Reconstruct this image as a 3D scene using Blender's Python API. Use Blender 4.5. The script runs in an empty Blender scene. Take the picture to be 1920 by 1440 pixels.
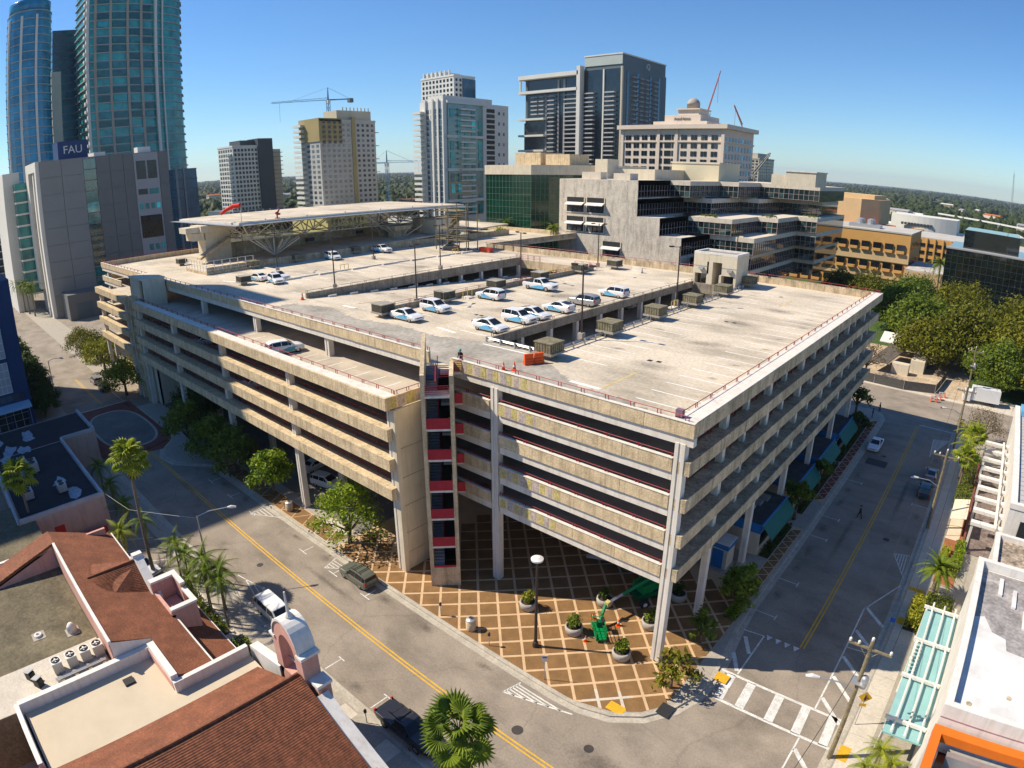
import bpy, math, random
import numpy as np
from mathutils import Matrix, Vector, Euler
R = math.radians
scene = bpy.context.scene
COL = scene.collection

# ------------------------------------------------------------------ camera
cam_d = bpy.data.cameras.new("camera")
cam = bpy.data.objects.new("camera", cam_d)
COL.objects.link(cam)
scene.camera = cam
scene.render.engine = 'CYCLES'
cam.location = (17.68, -38.8, 39.0)
cam.rotation_euler = (R(90 - 19.13), 0, R(41.2))
cam_d.type = 'PANO'                      # the photograph's wide lens bends straight lines
cam_d.sensor_width = 36.0
cam_d.sensor_height = 27.0
cc = cam_d
cc.panorama_type = 'FISHEYE_LENS_POLYNOMIAL'
cc.fisheye_fov = R(180)
cc.fisheye_polynomial_k0 = 0.0
cc.fisheye_polynomial_k1 = -0.04456801293
cc.fisheye_polynomial_k2 = -0.0001517310766
cc.fisheye_polynomial_k3 = 3.489460468e-05
cc.fisheye_polynomial_k4 = -1.041308591e-06
cam_d.clip_start = 0.1
cam_d.clip_end = 20000

# ------------------------------------------------------------------ sky, sun, exposure
SUN_EL = R(46.5)
SUN_TO = Vector((-0.842, -0.539, 0))     # horizontal direction towards the sun
world = bpy.data.worlds.new("World")
scene.world = world
world.use_nodes = True
wn = world.node_tree.nodes
wl = world.node_tree.links
bg = wn["Background"]
sky = wn.new("ShaderNodeTexSky")
sky.sky_type = 'NISHITA'
sky.sun_disc = False
sky.sun_elevation = SUN_EL
sky.sun_rotation = math.atan2(SUN_TO.x, SUN_TO.y) % (2 * math.pi)
sky.altitude = 40
sky.air_density = 1.0
sky.dust_density = 0.0
sky.ozone_density = 3.0
hs = wn.new("ShaderNodeHueSaturation")      # the photograph's deep clear blue
hs.inputs["Saturation"].default_value = 1.12
wl.new(sky.outputs[0], hs.inputs["Color"])
tn = wn.new("ShaderNodeMixRGB"); tn.blend_type = 'MULTIPLY'; tn.inputs[0].default_value = 1.0
tn.inputs[2].default_value = (0.70, 0.90, 1.10, 1)
wl.new(hs.outputs[0], tn.inputs[1])
wl.new(tn.outputs[0], bg.inputs[0])
bg.inputs[1].default_value = 0.10
sd = bpy.data.lights.new("sun", 'SUN')
sd.energy = 5.0
sd.angle = R(0.5)
sd.color = (1.0, 0.90, 0.74)
sun = bpy.data.objects.new("sun", sd)
COL.objects.link(sun)
to = Vector((SUN_TO.x * math.cos(SUN_EL), SUN_TO.y * math.cos(SUN_EL), math.sin(SUN_EL)))
sun.rotation_euler = to.to_track_quat('Z', 'Y').to_euler()
sun.location = (-200, -150, 250)
vs = scene.view_settings
vs.view_transform = 'Standard'
vs.look = 'None'
vs.exposure = 0.38
vs.gamma = 1.0
scene.cycles.use_denoising = True
scene.cycles.max_bounces = 6
scene.cycles.diffuse_bounces = 3
scene.cycles.glossy_bounces = 3
scene.cycles.transmission_bounces = 3
scene.cycles.transparent_max_bounces = 8
scene.cycles.caustics_reflective = False
scene.cycles.caustics_refractive = False

# ------------------------------------------------------------------ materials
MATS = {}
def mat(name, col, rough=0.8, var=0.15, scale=0.6, metal=0.0, bump=0.0, fine=None, streak=0.0, spec=0.4, emit=None, dirt=None, crack=None):
    """procedural paint / concrete / fabric: two octaves of colour noise in world space"""
    if name in MATS:
        return MATS[name]
    m = bpy.data.materials.new(name)
    m.use_nodes = True
    n = m.node_tree.nodes; l = m.node_tree.links
    p = n["Principled BSDF"]
    p.inputs["Roughness"].default_value = rough
    p.inputs["Metallic"].default_value = metal
    p.inputs["Specular IOR Level"].default_value = spec
    c = Vector(col[:3])
    if var <= 0:
        p.inputs["Base Color"].default_value = (*c, 1)
    else:
        g = n.new("ShaderNodeNewGeometry")
        vec = g.outputs["Position"]
        nz = n.new("ShaderNodeTexNoise"); nz.inputs["Scale"].default_value = scale
        nz.inputs["Detail"].default_value = 6; nz.inputs["Roughness"].default_value = 0.62
        l.new(vec, nz.inputs["Vector"])
        rp = n.new("ShaderNodeValToRGB")
        rp.color_ramp.elements[0].position = 0.32; rp.color_ramp.elements[1].position = 0.7
        rp.color_ramp.elements[0].color = (*(c * (1 - var)), 1)
        hi = c * (1 + var * 0.7)
        rp.color_ramp.elements[1].color = (min(hi.x, .95), min(hi.y, .95), min(hi.z, .95), 1)
        l.new(nz.outputs["Fac"], rp.inputs["Fac"])
        out = rp.outputs["Color"]
        if streak > 0:            # rain streaks run down walls: noise stretched along z
            mp = n.new("ShaderNodeMapping"); mp.inputs["Scale"].default_value = (2.2, 2.2, 0.22)
            l.new(vec, mp.inputs["Vector"])
            n2 = n.new("ShaderNodeTexNoise"); n2.inputs["Scale"].default_value = 1.3; n2.inputs["Detail"].default_value = 5
            l.new(mp.outputs[0], n2.inputs["Vector"])
            r2 = n.new("ShaderNodeValToRGB")
            r2.color_ramp.elements[0].position = 0.48; r2.color_ramp.elements[0].color = (1, 1, 1, 1)
            r2.color_ramp.elements[1].position = 0.78; k = 1 - streak
            r2.color_ramp.elements[1].color = (k, k * .97, k * .9, 1)
            l.new(n2.outputs["Fac"], r2.inputs["Fac"])
            mx = n.new("ShaderNodeMixRGB"); mx.blend_type = 'MULTIPLY'; mx.inputs[0].default_value = 1
            l.new(out, mx.inputs[1]); l.new(r2.outputs[0], mx.inputs[2]); out = mx.outputs[0]
        if dirt:                  # (scale, amount, stretch): big stains with a shape of their own
            mp = n.new("ShaderNodeMapping"); mp.inputs["Scale"].default_value = dirt[2]
            l.new(vec, mp.inputs["Vector"])
            n3 = n.new("ShaderNodeTexNoise"); n3.inputs["Scale"].default_value = dirt[0]; n3.inputs["Detail"].default_value = 7
            n3.inputs["Roughness"].default_value = 0.65
            l.new(mp.outputs[0], n3.inputs["Vector"])
            r3 = n.new("ShaderNodeValToRGB")
            r3.color_ramp.elements[0].position = 0.46; r3.color_ramp.elements[0].color = (1, 1, 1, 1)
            r3.color_ramp.elements[1].position = 0.72; k = 1 - dirt[1]
            r3.color_ramp.elements[1].color = (k, k, k * .97, 1)
            l.new(n3.outputs["Fac"], r3.inputs["Fac"])
            mx = n.new("ShaderNodeMixRGB"); mx.blend_type = 'MULTIPLY'; mx.inputs[0].default_value = 1
            l.new(out, mx.inputs[1]); l.new(r3.outputs[0], mx.inputs[2]); out = mx.outputs[0]
        if crack:                 # (scale, width, depth): a net of fine cracks
            nd = n.new("ShaderNodeTexNoise"); nd.inputs["Scale"].default_value = crack[0]*3; nd.inputs["Detail"].default_value = 4
            l.new(vec, nd.inputs["Vector"])
            va = n.new("ShaderNodeVectorMath"); va.operation = 'MULTIPLY_ADD'; va.inputs[1].default_value = (3.5, 3.5, 0)
            l.new(nd.outputs["Color"], va.inputs[0]); l.new(vec, va.inputs[2])
            vo = n.new("ShaderNodeTexVoronoi"); vo.feature = 'DISTANCE_TO_EDGE'; vo.inputs["Scale"].default_value = crack[0]
            l.new(va.outputs[0], vo.inputs["Vector"])
            rc = n.new("ShaderNodeValToRGB"); rc.color_ramp.elements[0].position = 0.0; rc.color_ramp.elements[1].position = crack[1]
            k = 1 - crack[2]; rc.color_ramp.elements[0].color = (k, k, k, 1); rc.color_ramp.elements[1].color = (1, 1, 1, 1)
            l.new(vo.outputs["Distance"], rc.inputs["Fac"])
            mx = n.new("ShaderNodeMixRGB"); mx.blend_type = 'MULTIPLY'; mx.inputs[0].default_value = 1
            l.new(out, mx.inputs[1]); l.new(rc.outputs[0], mx.inputs[2]); out = mx.outputs[0]
        if fine:
            n4 = n.new("ShaderNodeTexNoise"); n4.inputs["Scale"].default_value = fine[0]; n4.inputs["Detail"].default_value = 3
            l.new(vec, n4.inputs["Vector"])
            r4 = n.new("ShaderNodeValToRGB"); r4.color_ramp.elements[0].position = .35; r4.color_ramp.elements[1].position = .65
            a, b = 1 - fine[1], 1 + fine[1] * .5
            r4.color_ramp.elements[0].color = (a, a, a, 1); r4.color_ramp.elements[1].color = (b, b, b, 1)
            l.new(n4.outputs["Fac"], r4.inputs["Fac"])
            mx = n.new("ShaderNodeMixRGB"); mx.blend_type = 'MULTIPLY'; mx.inputs[0].default_value = 1
            l.new(out, mx.inputs[1]); l.new(r4.outputs[0], mx.inputs[2]); out = mx.outputs[0]
        l.new(out, p.inputs["Base Color"])
        if bump > 0:
            bz = n.new("ShaderNodeTexNoise"); bz.inputs["Scale"].default_value = (fine[0] if fine else 14)
            bz.inputs["Detail"].default_value = 4
            l.new(vec, bz.inputs["Vector"])
            bp = n.new("ShaderNodeBump"); bp.inputs["Strength"].default_value = bump; bp.inputs["Distance"].default_value = 0.05
            l.new(bz.outputs["Fac"], bp.inputs["Height"]); l.new(bp.outputs[0], p.inputs["Normal"])
    if emit:
        p.inputs["Emission Color"].default_value = (*emit[0], 1); p.inputs["Emission Strength"].default_value = emit[1]
    MATS[name] = m
    return m

def glass(name, col, rough=0.06, spec=0.8, var=0.25, scale=0.25, blind=0.7):
    """dark reflective window glass with blinds and rooms showing as uneven tint"""
    if name in MATS:
        return MATS[name]
    m = mat(name, col, rough=rough, var=var, scale=scale, spec=spec)
    p = m.node_tree.nodes["Principled BSDF"]
    p.inputs["IOR"].default_value = 1.7
    n = m.node_tree.nodes; l = m.node_tree.links      # each pane differs: blinds down, lights off
    src = p.inputs["Base Color"].links[0].from_socket
    oi = n.new("ShaderNodeObjectInfo"); rp = n.new("ShaderNodeValToRGB")
    rp.color_ramp.interpolation = 'CONSTANT'; e = rp.color_ramp.elements
    e[0].color = (.6, .6, .6, 1); e[1].position = .45; e[1].color = (1.2, 1.2, 1.2, 1)
    x = e.new(.72); x.color = (2.1, 2.05, 2.0, 1); x = e.new(.9); x.color = (4.2, 4.0, 3.7, 1)
    l.new(oi.outputs["Random"], rp.inputs["Fac"])
    mx = n.new("ShaderNodeMixRGB"); mx.blend_type = 'MULTIPLY'; mx.inputs[0].default_value = blind
    l.new(src, mx.inputs[1]); l.new(rp.outputs[0], mx.inputs[2]); l.new(mx.outputs[0], p.inputs["Base Color"])
    return m

def leafmat(name, col, hi):
    if name in MATS:
        return MATS[name]
    m = bpy.data.materials.new(name); m.use_nodes = True
    n = m.node_tree.nodes; l = m.node_tree.links
    p = n["Principled BSDF"]; p.inputs["Roughness"].default_value = 0.6; p.inputs["Specular IOR Level"].default_value = 0.25
    g = n.new("ShaderNodeNewGeometry"); o = n.new("ShaderNodeObjectInfo")
    nz = n.new("ShaderNodeTexNoise"); nz.inputs["Scale"].default_value = 0.9; nz.inputs["Detail"].default_value = 4
    l.new(g.outputs["Position"], nz.inputs["Vector"])
    ad = n.new("ShaderNodeMath"); ad.operation = 'MULTIPLY_ADD'; ad.inputs[1].default_value = 0.25
    l.new(g.outputs["Random Per Island"], ad.inputs[0]); l.new(nz.outputs["Fac"], ad.inputs[2])
    a2 = n.new("ShaderNodeMath"); a2.operation = 'MULTIPLY_ADD'; a2.inputs[1].default_value = 0.2
    l.new(o.outputs["Random"], a2.inputs[0]); l.new(ad.outputs[0], a2.inputs[2])
    rp = n.new("ShaderNodeValToRGB"); rp.color_ramp.elements[0].position = 0.45; rp.color_ramp.elements[1].position = 0.95
    rp.color_ramp.elements[0].color = (*col, 1); rp.color_ramp.elements[1].color = (*hi, 1)
    l.new(a2.outputs[0], rp.inputs["Fac"]); l.new(rp.outputs[0], p.inputs["Base Color"])
    t = n.new("ShaderNodeBsdfTranslucent"); l.new(rp.outputs[0], t.inputs["Color"])
    mx = n.new("ShaderNodeMixShader"); mx.inputs[0].default_value = 0.3
    l.new(p.outputs[0], mx.inputs[1]); l.new(t.outputs[0], mx.inputs[2])
    l.new(mx.outputs[0], n["Material Output"].inputs["Surface"])
    MATS[name] = m
    return m

# ------------------------------------------------------------------ mesh helpers
class MB:
    def __init__(s):
        s.v = []; s.f = []; s.mk = []
    def box(s, x0, y0, z0, x1, y1, z1):
        s.mk.append((len(s.v), len(s.f)))
        if x0 > x1: x0, x1 = x1, x0
        if y0 > y1: y0, y1 = y1, y0
        if z0 > z1: z0, z1 = z1, z0
        b = len(s.v)
        s.v += [(x0, y0, z0), (x1, y0, z0), (x1, y1, z0), (x0, y1, z0), (x0, y0, z1), (x1, y0, z1), (x1, y1, z1), (x0, y1, z1)]
        s.f += [(b, b+3, b+2, b+1), (b+4, b+5, b+6, b+7), (b, b+1, b+5, b+4), (b+1, b+2, b+6, b+5), (b+2, b+3, b+7, b+6), (b+3, b, b+4, b+7)]
        return s
    def rbox(s, cx, cy, cz, lx, ly, lz, rz=0.0, ry=0.0):
        """box centred at c, turned about z (and pitched about its own y)"""
        s.mk.append((len(s.v), len(s.f)))
        m = Matrix.Translation((cx, cy, cz)) @ Matrix.Rotation(rz, 4, 'Z') @ Matrix.Rotation(ry, 4, 'Y')
        b = len(s.v); h = (lx/2, ly/2, lz/2)
        for sx, sy, sz in ((-1,-1,-1),(1,-1,-1),(1,1,-1),(-1,1,-1),(-1,-1,1),(1,-1,1),(1,1,1),(-1,1,1)):
            s.v.append(tuple(m @ Vector((sx*h[0], sy*h[1], sz*h[2]))))
        s.f += [(b, b+3, b+2, b+1), (b+4, b+5, b+6, b+7), (b, b+1, b+5, b+4), (b+1, b+2, b+6, b+5), (b+2, b+3, b+7, b+6), (b+3, b, b+4, b+7)]
        return s
    def quad(s, a, b, c, d):
        k = len(s.v); s.v += [tuple(a), tuple(b), tuple(c), tuple(d)]; s.f.append((k, k+1, k+2, k+3)); return s
    def poly(s, pts):
        k = len(s.v); s.v += [tuple(p) for p in pts]; s.f.append(tuple(range(k, k+len(pts)))); return s
    def prism(s, pts, z0, z1):
        """vertical prism over a counter-clockwise outline"""
        s.mk.append((len(s.v), len(s.f)))
        k = len(s.v); n = len(pts)
        s.v += [(p[0], p[1], z0) for p in pts] + [(p[0], p[1], z1) for p in pts]
        s.f.append(tuple(range(k+n-1, k-1, -1))); s.f.append(tuple(range(k+n, k+2*n)))
        for i in range(n):
            j = (i+1) % n; s.f.append((k+i, k+j, k+n+j, k+n+i))
        return s
    def slab(s, p, q, r, t, th):
        """thick sheet: corners p q r t (ccw from above), thickness th downwards"""
        s.mk.append((len(s.v), len(s.f)))
        k = len(s.v)
        for c in (p, q, r, t): s.v.append((c[0], c[1], c[2]-th))
        for c in (p, q, r, t): s.v.append(tuple(c))
        s.f += [(k+3, k+2, k+1, k), (k+4, k+5, k+6, k+7), (k, k+1, k+5, k+4), (k+1, k+2, k+6, k+5), (k+2, k+3, k+7, k+6), (k+3, k, k+4, k+7)]
        return s
    def tube(s, pts, rad, n=8, cap=True):
        s.mk.append((len(s.v), len(s.f)))
        pts = [Vector(p) for p in pts]
        if not hasattr(rad, '__len__'): rad = [rad]*len(pts)
        k = len(s.v); up = None
        for i, p in enumerate(pts):
            d = (pts[min(i+1, len(pts)-1)] - pts[max(i-1, 0)]).normalized()
            if up is None or abs(up.dot(d)) > .95:
                up = Vector((0, 0, 1)) if abs(d.z) < .9 else Vector((1, 0, 0))
            a = d.cross(up).normalized(); b2 = d.cross(a)
            for j in range(n):
                t = 2*math.pi*j/n
                s.v.append(tuple(p + (a*math.cos(t) + b2*math.sin(t))*rad[i]))
        for i in range(len(pts)-1):
            for j in range(n):
                j2 = (j+1) % n
                s.f.append((k+i*n+j, k+(i+1)*n+j, k+(i+1)*n+j2, k+i*n+j2))
        if cap:
            s.f.append(tuple(k+j for j in range(n))); s.f.append(tuple(k+(len(pts)-1)*n+j for j in range(n-1, -1, -1)))
        return s
    def lathe(s, prof, cx=0, cy=0, cz=0, n=16):
        s.mk.append((len(s.v), len(s.f)))
        k = len(s.v)
        for r, z in prof:
            for j in range(n):
                t = 2*math.pi*j/n; s.v.append((cx+r*math.cos(t), cy+r*math.sin(t), cz+z))
        for i in range(len(prof)-1):
            for j in range(n):
                j2 = (j+1) % n; s.f.append((k+i*n+j, k+i*n+j2, k+(i+1)*n+j2, k+(i+1)*n+j))
        s.f.append(tuple(k+j for j in range(n-1, -1, -1))); s.f.append(tuple(k+(len(prof)-1)*n+j for j in range(n)))
        return s
    def mesh(s, name, mats, smooth=False):
        me = bpy.data.meshes.new(name)
        me.from_pydata(s.v, [], s.f)
        for m in (mats if isinstance(mats, (list, tuple)) else [mats]): me.materials.append(m)
        if smooth: me.polygons.foreach_set("use_smooth", [True]*len(me.polygons))
        me.update()
        return me

def put(name, me, parent=None, loc=(0, 0, 0), rot=(0, 0, 0), sc=(1, 1, 1), world=True, m=None):
    """link a mesh as one object; with world=True loc is a world position even under a parent empty"""
    o = bpy.data.objects.new(name, me); COL.objects.link(o)
    o.location = loc; o.rotation_euler = rot; o.scale = sc
    if parent is not None:
        o.parent = parent
        if world:
            o.matrix_parent_inverse = PINV.get(parent.name, Matrix())
    if m is not None and me is not None:
        o.material_slots[0].link = 'OBJECT'; o.material_slots[0].material = m
    return o
PINV = {}
SPLIT = {"face", "wing", "wall_conduit", "skid", "roof_plant", "leg", "board", "stripe", "post_pair", "trim_pair", "wall_lamp_pair", "pipe_pair", "lit_wall", "roof_house_wall", "cross_beam_pair", "barrier_foot", "fan_pair", "roof_tanks", "loading_annex", "curb_strip", "lamp_pair", "window_frame", "buttress_pair", "edge_fin", "pavilion_pair"}
def O(name, mb, mats, parent=None, smooth=False, loc=(0, 0, 0), rot=(0, 0, 0), world=True):
    if name in SPLIT and parent is not None and len(mb.mk) > 1:       # separate pieces become separate parts
        for i, (v0, f0) in enumerate(mb.mk):
            v1, f1 = mb.mk[i+1] if i+1 < len(mb.mk) else (len(mb.v), len(mb.f)); q = MB(); q.v = mb.v[v0:v1]; q.f = [tuple(k-v0 for k in f) for f in mb.f[f0:f1]]
            o = put(name, q.mesh(name, mats, smooth), parent, loc, rot, world=world)
        return o
    return put(name, mb.mesh(name, mats, smooth), parent, loc, rot, world=world)
LABELS = {}
def tag(o, label, cat, group=None):
    if label in LABELS and not group: print("DUP LABEL", label)
    LABELS[label] = 1
    o["label"] = label; o["category"] = cat
    if group: o["group"] = group
    return o
def thing(name, label, cat, loc=(0, 0, 0), rz=0.0, group=None):
    o = bpy.data.objects.new(name, None); COL.objects.link(o)
    o.empty_display_size = 0.3
    o.location = loc; o.rotation_euler = (0, 0, rz)
    PINV[o.name] = (Matrix.Translation(loc) @ Matrix.Rotation(rz, 4, 'Z')).inverted()
    return tag(o, label, cat, group)
def struct(o):
    o["kind"] = "structure"; return o
def stuff(o):
    o["kind"] = "stuff"; return o
def copy_tree(o, loc, rz, label, cat=None, group=None, sc=None):
    r = o.copy(); COL.objects.link(r); r.location = loc; r.rotation_euler = (0, 0, rz)
    if sc: r.scale = (sc, sc, sc)
    tag(r, label, cat or o["category"], group or o.get("group"))
    for ch in o.children:
        c = ch.copy(); COL.objects.link(c); c.parent = r
        for g in ch.children:
            d = g.copy(); COL.objects.link(d); d.parent = c
    return r
UNIT = {}
def unit_box(m):
    """shared 1x1x1 box centred on the origin, one mesh per material"""
    if m.name not in UNIT:
        UNIT[m.name] = MB().box(-.5, -.5, -.5, .5, .5, .5).mesh("unit_" + m.name, m)
    return UNIT[m.name]
def boxes(name, parent, m, lst, limit=300):
    """alike pieces (x0,y0,z0,x1,y1,z1): each its own object on shared mesh data; past the limit one joined stuff part"""
    me = unit_box(m); out = []
    for b in lst[:limit]:
        out.append(put(name, me, parent, ((b[0]+b[3])/2, (b[1]+b[4])/2, (b[2]+b[5])/2), (0, 0, 0), (abs(b[3]-b[0]), abs(b[4]-b[1]), abs(b[5]-b[2]))))
    if len(lst) > limit:
        mb = MB()
        for b in lst[limit:]: mb.box(*b)
        stuff(O(name + "_rows", mb, m, parent))
    return out
def cyl_between(name, parent, me, a, b, r):
    a = Vector(a); b = Vector(b); d = b - a
    o = put(name, me, parent, tuple((a+b)/2)); o.rotation_euler = d.to_track_quat('Z', 'Y').to_euler(); o.scale = (r, r, d.length)
    return o
# ------------------------------------------------------------------ palette
m_deck = mat("deck_concrete", (.64, .545, .415), .9, .16, .12, fine=(3.0, .14), dirt=(.2, .42, (.4, 1, 1)), bump=.1)
m_deckgrey = mat("worn_deck_concrete", (.40, .36, .30), .9, .25, .25, fine=(2.0, .15), dirt=(.3, .35, (1, 1, 1)))
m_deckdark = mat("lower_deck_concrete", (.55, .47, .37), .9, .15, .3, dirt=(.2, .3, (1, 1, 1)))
m_tan = mat("tan_precast", (.68, .53, .33), .9, .22, .9, fine=(9, .22), streak=.42, bump=.35)
m_tan2 = mat("weathered_tan_precast", (.62, .49, .32), .9, .3, .7, fine=(7, .25), streak=.5, bump=.35, dirt=(.5, .4, (1, 1, .4)))
m_yel = mat("faded_yellow_paint", (.58, .48, .18), .9, .3, 2.0, fine=(6, .3))
m_lil = mat("faded_lilac_paint", (.52, .43, .38), .9, .3, 2.0, fine=(6, .3))
m_white = mat("white_painted_concrete", (.72, .66, .58), .8, .1, .7, streak=.2)
m_cream = mat("cream_render", (.66, .58, .44), .85, .1, .5, streak=.15)
m_red = mat("red_painted_metal", (.34, .02, .035), .5, .15, 2)
m_redp = mat("red_panel_metal", (.52, .02, .04), .55, .2, 1.5)
m_dark = mat("dark_interior", (.03, .03, .03), .9, .2, 1)
m_black = mat("black_rubber", (.025, .025, .027), .8, .1, 3)
m_asph = mat("sun_bleached_asphalt", (.315, .262, .205), .92, .2, .25, fine=(6, .12), dirt=(.25, .36, (.55, 1, 1)), bump=.12, crack=(.07, .006, .16))
m_asph2 = mat("bluish_asphalt", (.22, .20, .18), .92, .2, .3, fine=(6, .12), dirt=(.2, .3, (1, 1, 1)))
m_side = mat("pavement_concrete", (.42, .37, .30), .9, .2, .5, fine=(5, .12), dirt=(.5, .25, (1, 1, 1)))
m_kerb = mat("kerb_concrete", (.47, .42, .34), .9, .2, .8, fine=(5, .15))
m_walkw = mat("pale_pavement", (.60, .53, .43), .9, .12, .5, fine=(5, .1))
m_paintw = mat("white_road_paint", (.70, .68, .63), .8, .25, 1.5, fine=(8, .2))
m_paintf = mat("faded_white_paint", (.84, .82, .76), .85, .12, .6, fine=(5, .12))
m_painty = mat("yellow_road_paint", (.72, .40, .02), .8, .15, 1.5, fine=(8, .15))
m_paintyf = mat("faded_yellow_line", (.62, .48, .24), .85, .2, .6, fine=(5, .2))
m_pave = mat("brown_brick_paver", (.25, .135, .05), .9, .22, .8, fine=(14, .28), bump=.2)
m_band = mat("peach_concrete_band", (.62, .42, .24), .9, .12, .8, fine=(8, .1))
m_brickred = mat("red_brick_paving", (.22, .07, .05), .9, .25, 1, fine=(12, .25))
m_terra = mat("terracotta_shingle", (.24, .085, .04), .85, .3, .7, fine=(7, .3), bump=.3)
m_terra2 = mat("terracotta_tile", (.23, .078, .034), .8, .35, 1.6, fine=(5, .3), bump=.3)
m_pink = mat("pink_stucco", (.62, .34, .27), .9, .12, .8, fine=(9, .1), streak=.12)
m_trim = mat("white_stucco_trim", (.74, .70, .64), .85, .1, .7, streak=.15)
m_soil = mat("planting_soil", (.06, .045, .03), .95, .3, 2)
m_ground = mat("far_ground", (.10, .10, .05), .95, .4, .02, fine=(.12, .3))
m_metal = mat("galvanised_metal", (.48, .48, .48), .45, .12, 2, metal=.6)
m_pole = mat("bronze_pole_metal", (.06, .045, .04), .5, .1, 2, metal=.3)
m_wood = mat("weathered_pole_wood", (.27, .22, .13), .9, .3, 3, fine=(10, .3), streak=.3)
m_car_glass = glass("car_glass", (.012, .014, .016), .08, .3, .1, .25, 0.0)
m_tyre = m_black
m_rim = mat("alloy_rim", (.42, .42, .43), .35, .05, 3, metal=.8)
m_lamp = mat("headlamp_lens", (.75, .75, .72), .15, .05, 3)
m_tail = mat("tail_lamp_lens", (.45, .02, .02), .2, .05, 3)
m_grille = mat("black_grille", (.02, .02, .02), .5, .1, 5)

# ------------------------------------------------------------------ ground, roads, pavements
def sheet(name, m, x0, y0, x1, y1, z):
    return struct(O(name, MB().quad((x0, y0, z), (x1, y0, z), (x1, y1, z), (x0, y1, z)), m))
sheet("ground", m_ground, -9000, -2000, 6000, 12000, -.08)
sheet("road", m_asph, -330, -75, 130, 100, 0)

def arc(cx, cy, r, a0, a1, n=8):
    return [(cx + r*math.cos(R(a0+(a1-a0)*i/n)), cy + r*math.sin(R(a0+(a1-a0)*i/n))) for i in range(n+1)]
kerb_line = [(-99, -8.6), (-82, -8.6), (-79, -9.4), (-76.5, -11.6), (-73.5, -12.9), (-70, -12.4), (-67.5, -10.6), (-65, -8.8), (-60, -8.6), (-4.5, -8.6), (-2.0, -8.45), (.4, -7.7), (2.4, -6.2), (3.9, -4.0), (4.7, -1.6), (4.95, .9), (4.6, 4.0), (4.0, 8.0), (3.7, 12), (3.6, 74), (2.6, 76.5), (0, 77.4)]
def offset(pts, d):
    out = []
    for i, p in enumerate(pts):
        a = Vector(pts[max(i-1, 0)]); b = Vector(pts[min(i+1, len(pts)-1)])
        t = (b-a).normalized(); nrm = Vector((-t.y, t.x)); q = Vector(p) + nrm*d; out.append((q.x, q.y))
    return out
def kerbstrip(name, pts, w=.32, h=.15, m=None, side=1):
    inn = offset(pts, w*side); mb = MB()
    for i in range(len(pts)-1):
        quad = [pts[i], pts[i+1], inn[i+1], inn[i]]
        if side < 0: quad = quad[::-1]
        mb.prism(quad, -.02, h)
    # gutter pan in front of the kerb
    gut = offset(pts, -.55*side)
    for i in range(len(pts)-1):
        q = [(*gut[i], .004), (*gut[i+1], .004), (*pts[i+1], .004), (*pts[i], .004)]
        mb.poly(q if side > 0 else q[::-1])
    return struct(O(name, mb, m or m_kerb))
kerbstrip("kerb", kerb_line)
inner = offset(kerb_line, .32)
struct(O("pavement", MB().prism(inner + [(-20, 77.4), (-99, 77.4)], -.02, .13), m_side))
# near side of the left street
kerbstrip("kerb_near", [(-78, -20), (20, -20)], side=-1)
kb = MB().prism([(-42, -30), (40, -30), (40, -20.32), (-42, -20.32)], -.02, .13)
kb.prism([(-78, -22.0), (-42, -22.0), (-42, -20.32), (-78, -20.32)], -.02, .13)
struct(O("pavement_near", kb, m_side))
# right side of the right street
kerbstrip("kerb_right", [(16.0, -14), (16.0, 76)], side=-1)
struct(O("pavement_right", MB().prism([(16.32, -20), (60, -20), (60, 76), (16.32, 76)], -.02, .13), m_side))
wk = MB()
for i in range(34):                                   # pavement flags on the right, near pavement flags on the left
    y = -14 + i*2.6
    wk.box(16.45, y, .1, 18.35, y+2.56, .134 + .002*(i % 2))
struct(O("pavement_flags", wk, m_walkw))
for i in range(24):
    x = -20 + i*1.7
    put("pavement_flag", unit_box(m_side if i % 3 else m_walkw), bpy.data.objects["pavement_near"], (x, -21.4, .11), sc=(1.66, 1.9, .06))
struct(O("path", MB().box(-40, -24.2, .1, 30, -22.5, .145), m_walkw))
# far side of the cross street and the park beyond
struct(O("pavement_far", MB().prism([(-70, 93), (120, 93), (120, 101), (-70, 101)], -.02, .13), m_walkw))
sheet("park_lawn", mat("lawn", (.06, .11, .02), .95, .3, .2, fine=(3, .3)), -60, 101, 140, 215, .02)
sheet("worksite_sand", mat("sandy_ground", (.52, .40, .27), .95, .25, .3, fine=(2, .2)), -40, 94.5, 16, 128, .14)
struct(O("pavement_west", MB().prism([(-330, -8.6), (-118, -8.6), (-118, -2), (-330, -2)], -.02, .13).prism([(-330, -30), (-101, -30), (-98, -26), (-95, -21.5), (-99, -20), (-330, -20)], -.02, .13), m_side))
# brick ring and asphalt oval at the left junction
ring = MB(); oval = []
for i in range(48):
    t = 2*math.pi*i/48
    oval.append((-90.6 + 10.2*math.copysign(abs(math.cos(t))**.75, math.cos(t)), -13.9 + 4.6*math.copysign(abs(math.sin(t))**.75, math.sin(t))))
struct(O("brick_road", MB().poly([(-104, -20.2, .006), (-79, -20.2, .006), (-76.5, -11.5, .006), (-79.2, -8.7, .006), (-104, -8.5, .006)]), m_brickred))
struct(O("road_oval_kerb", MB().poly([(x, y, .010) for x, y in oval]), m_kerb))
struct(O("road_oval", MB().poly([(-90.6+(x+90.6)*.955, -13.9+(y+13.9)*.91, .014) for x, y in oval]), m_asph2))

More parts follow.
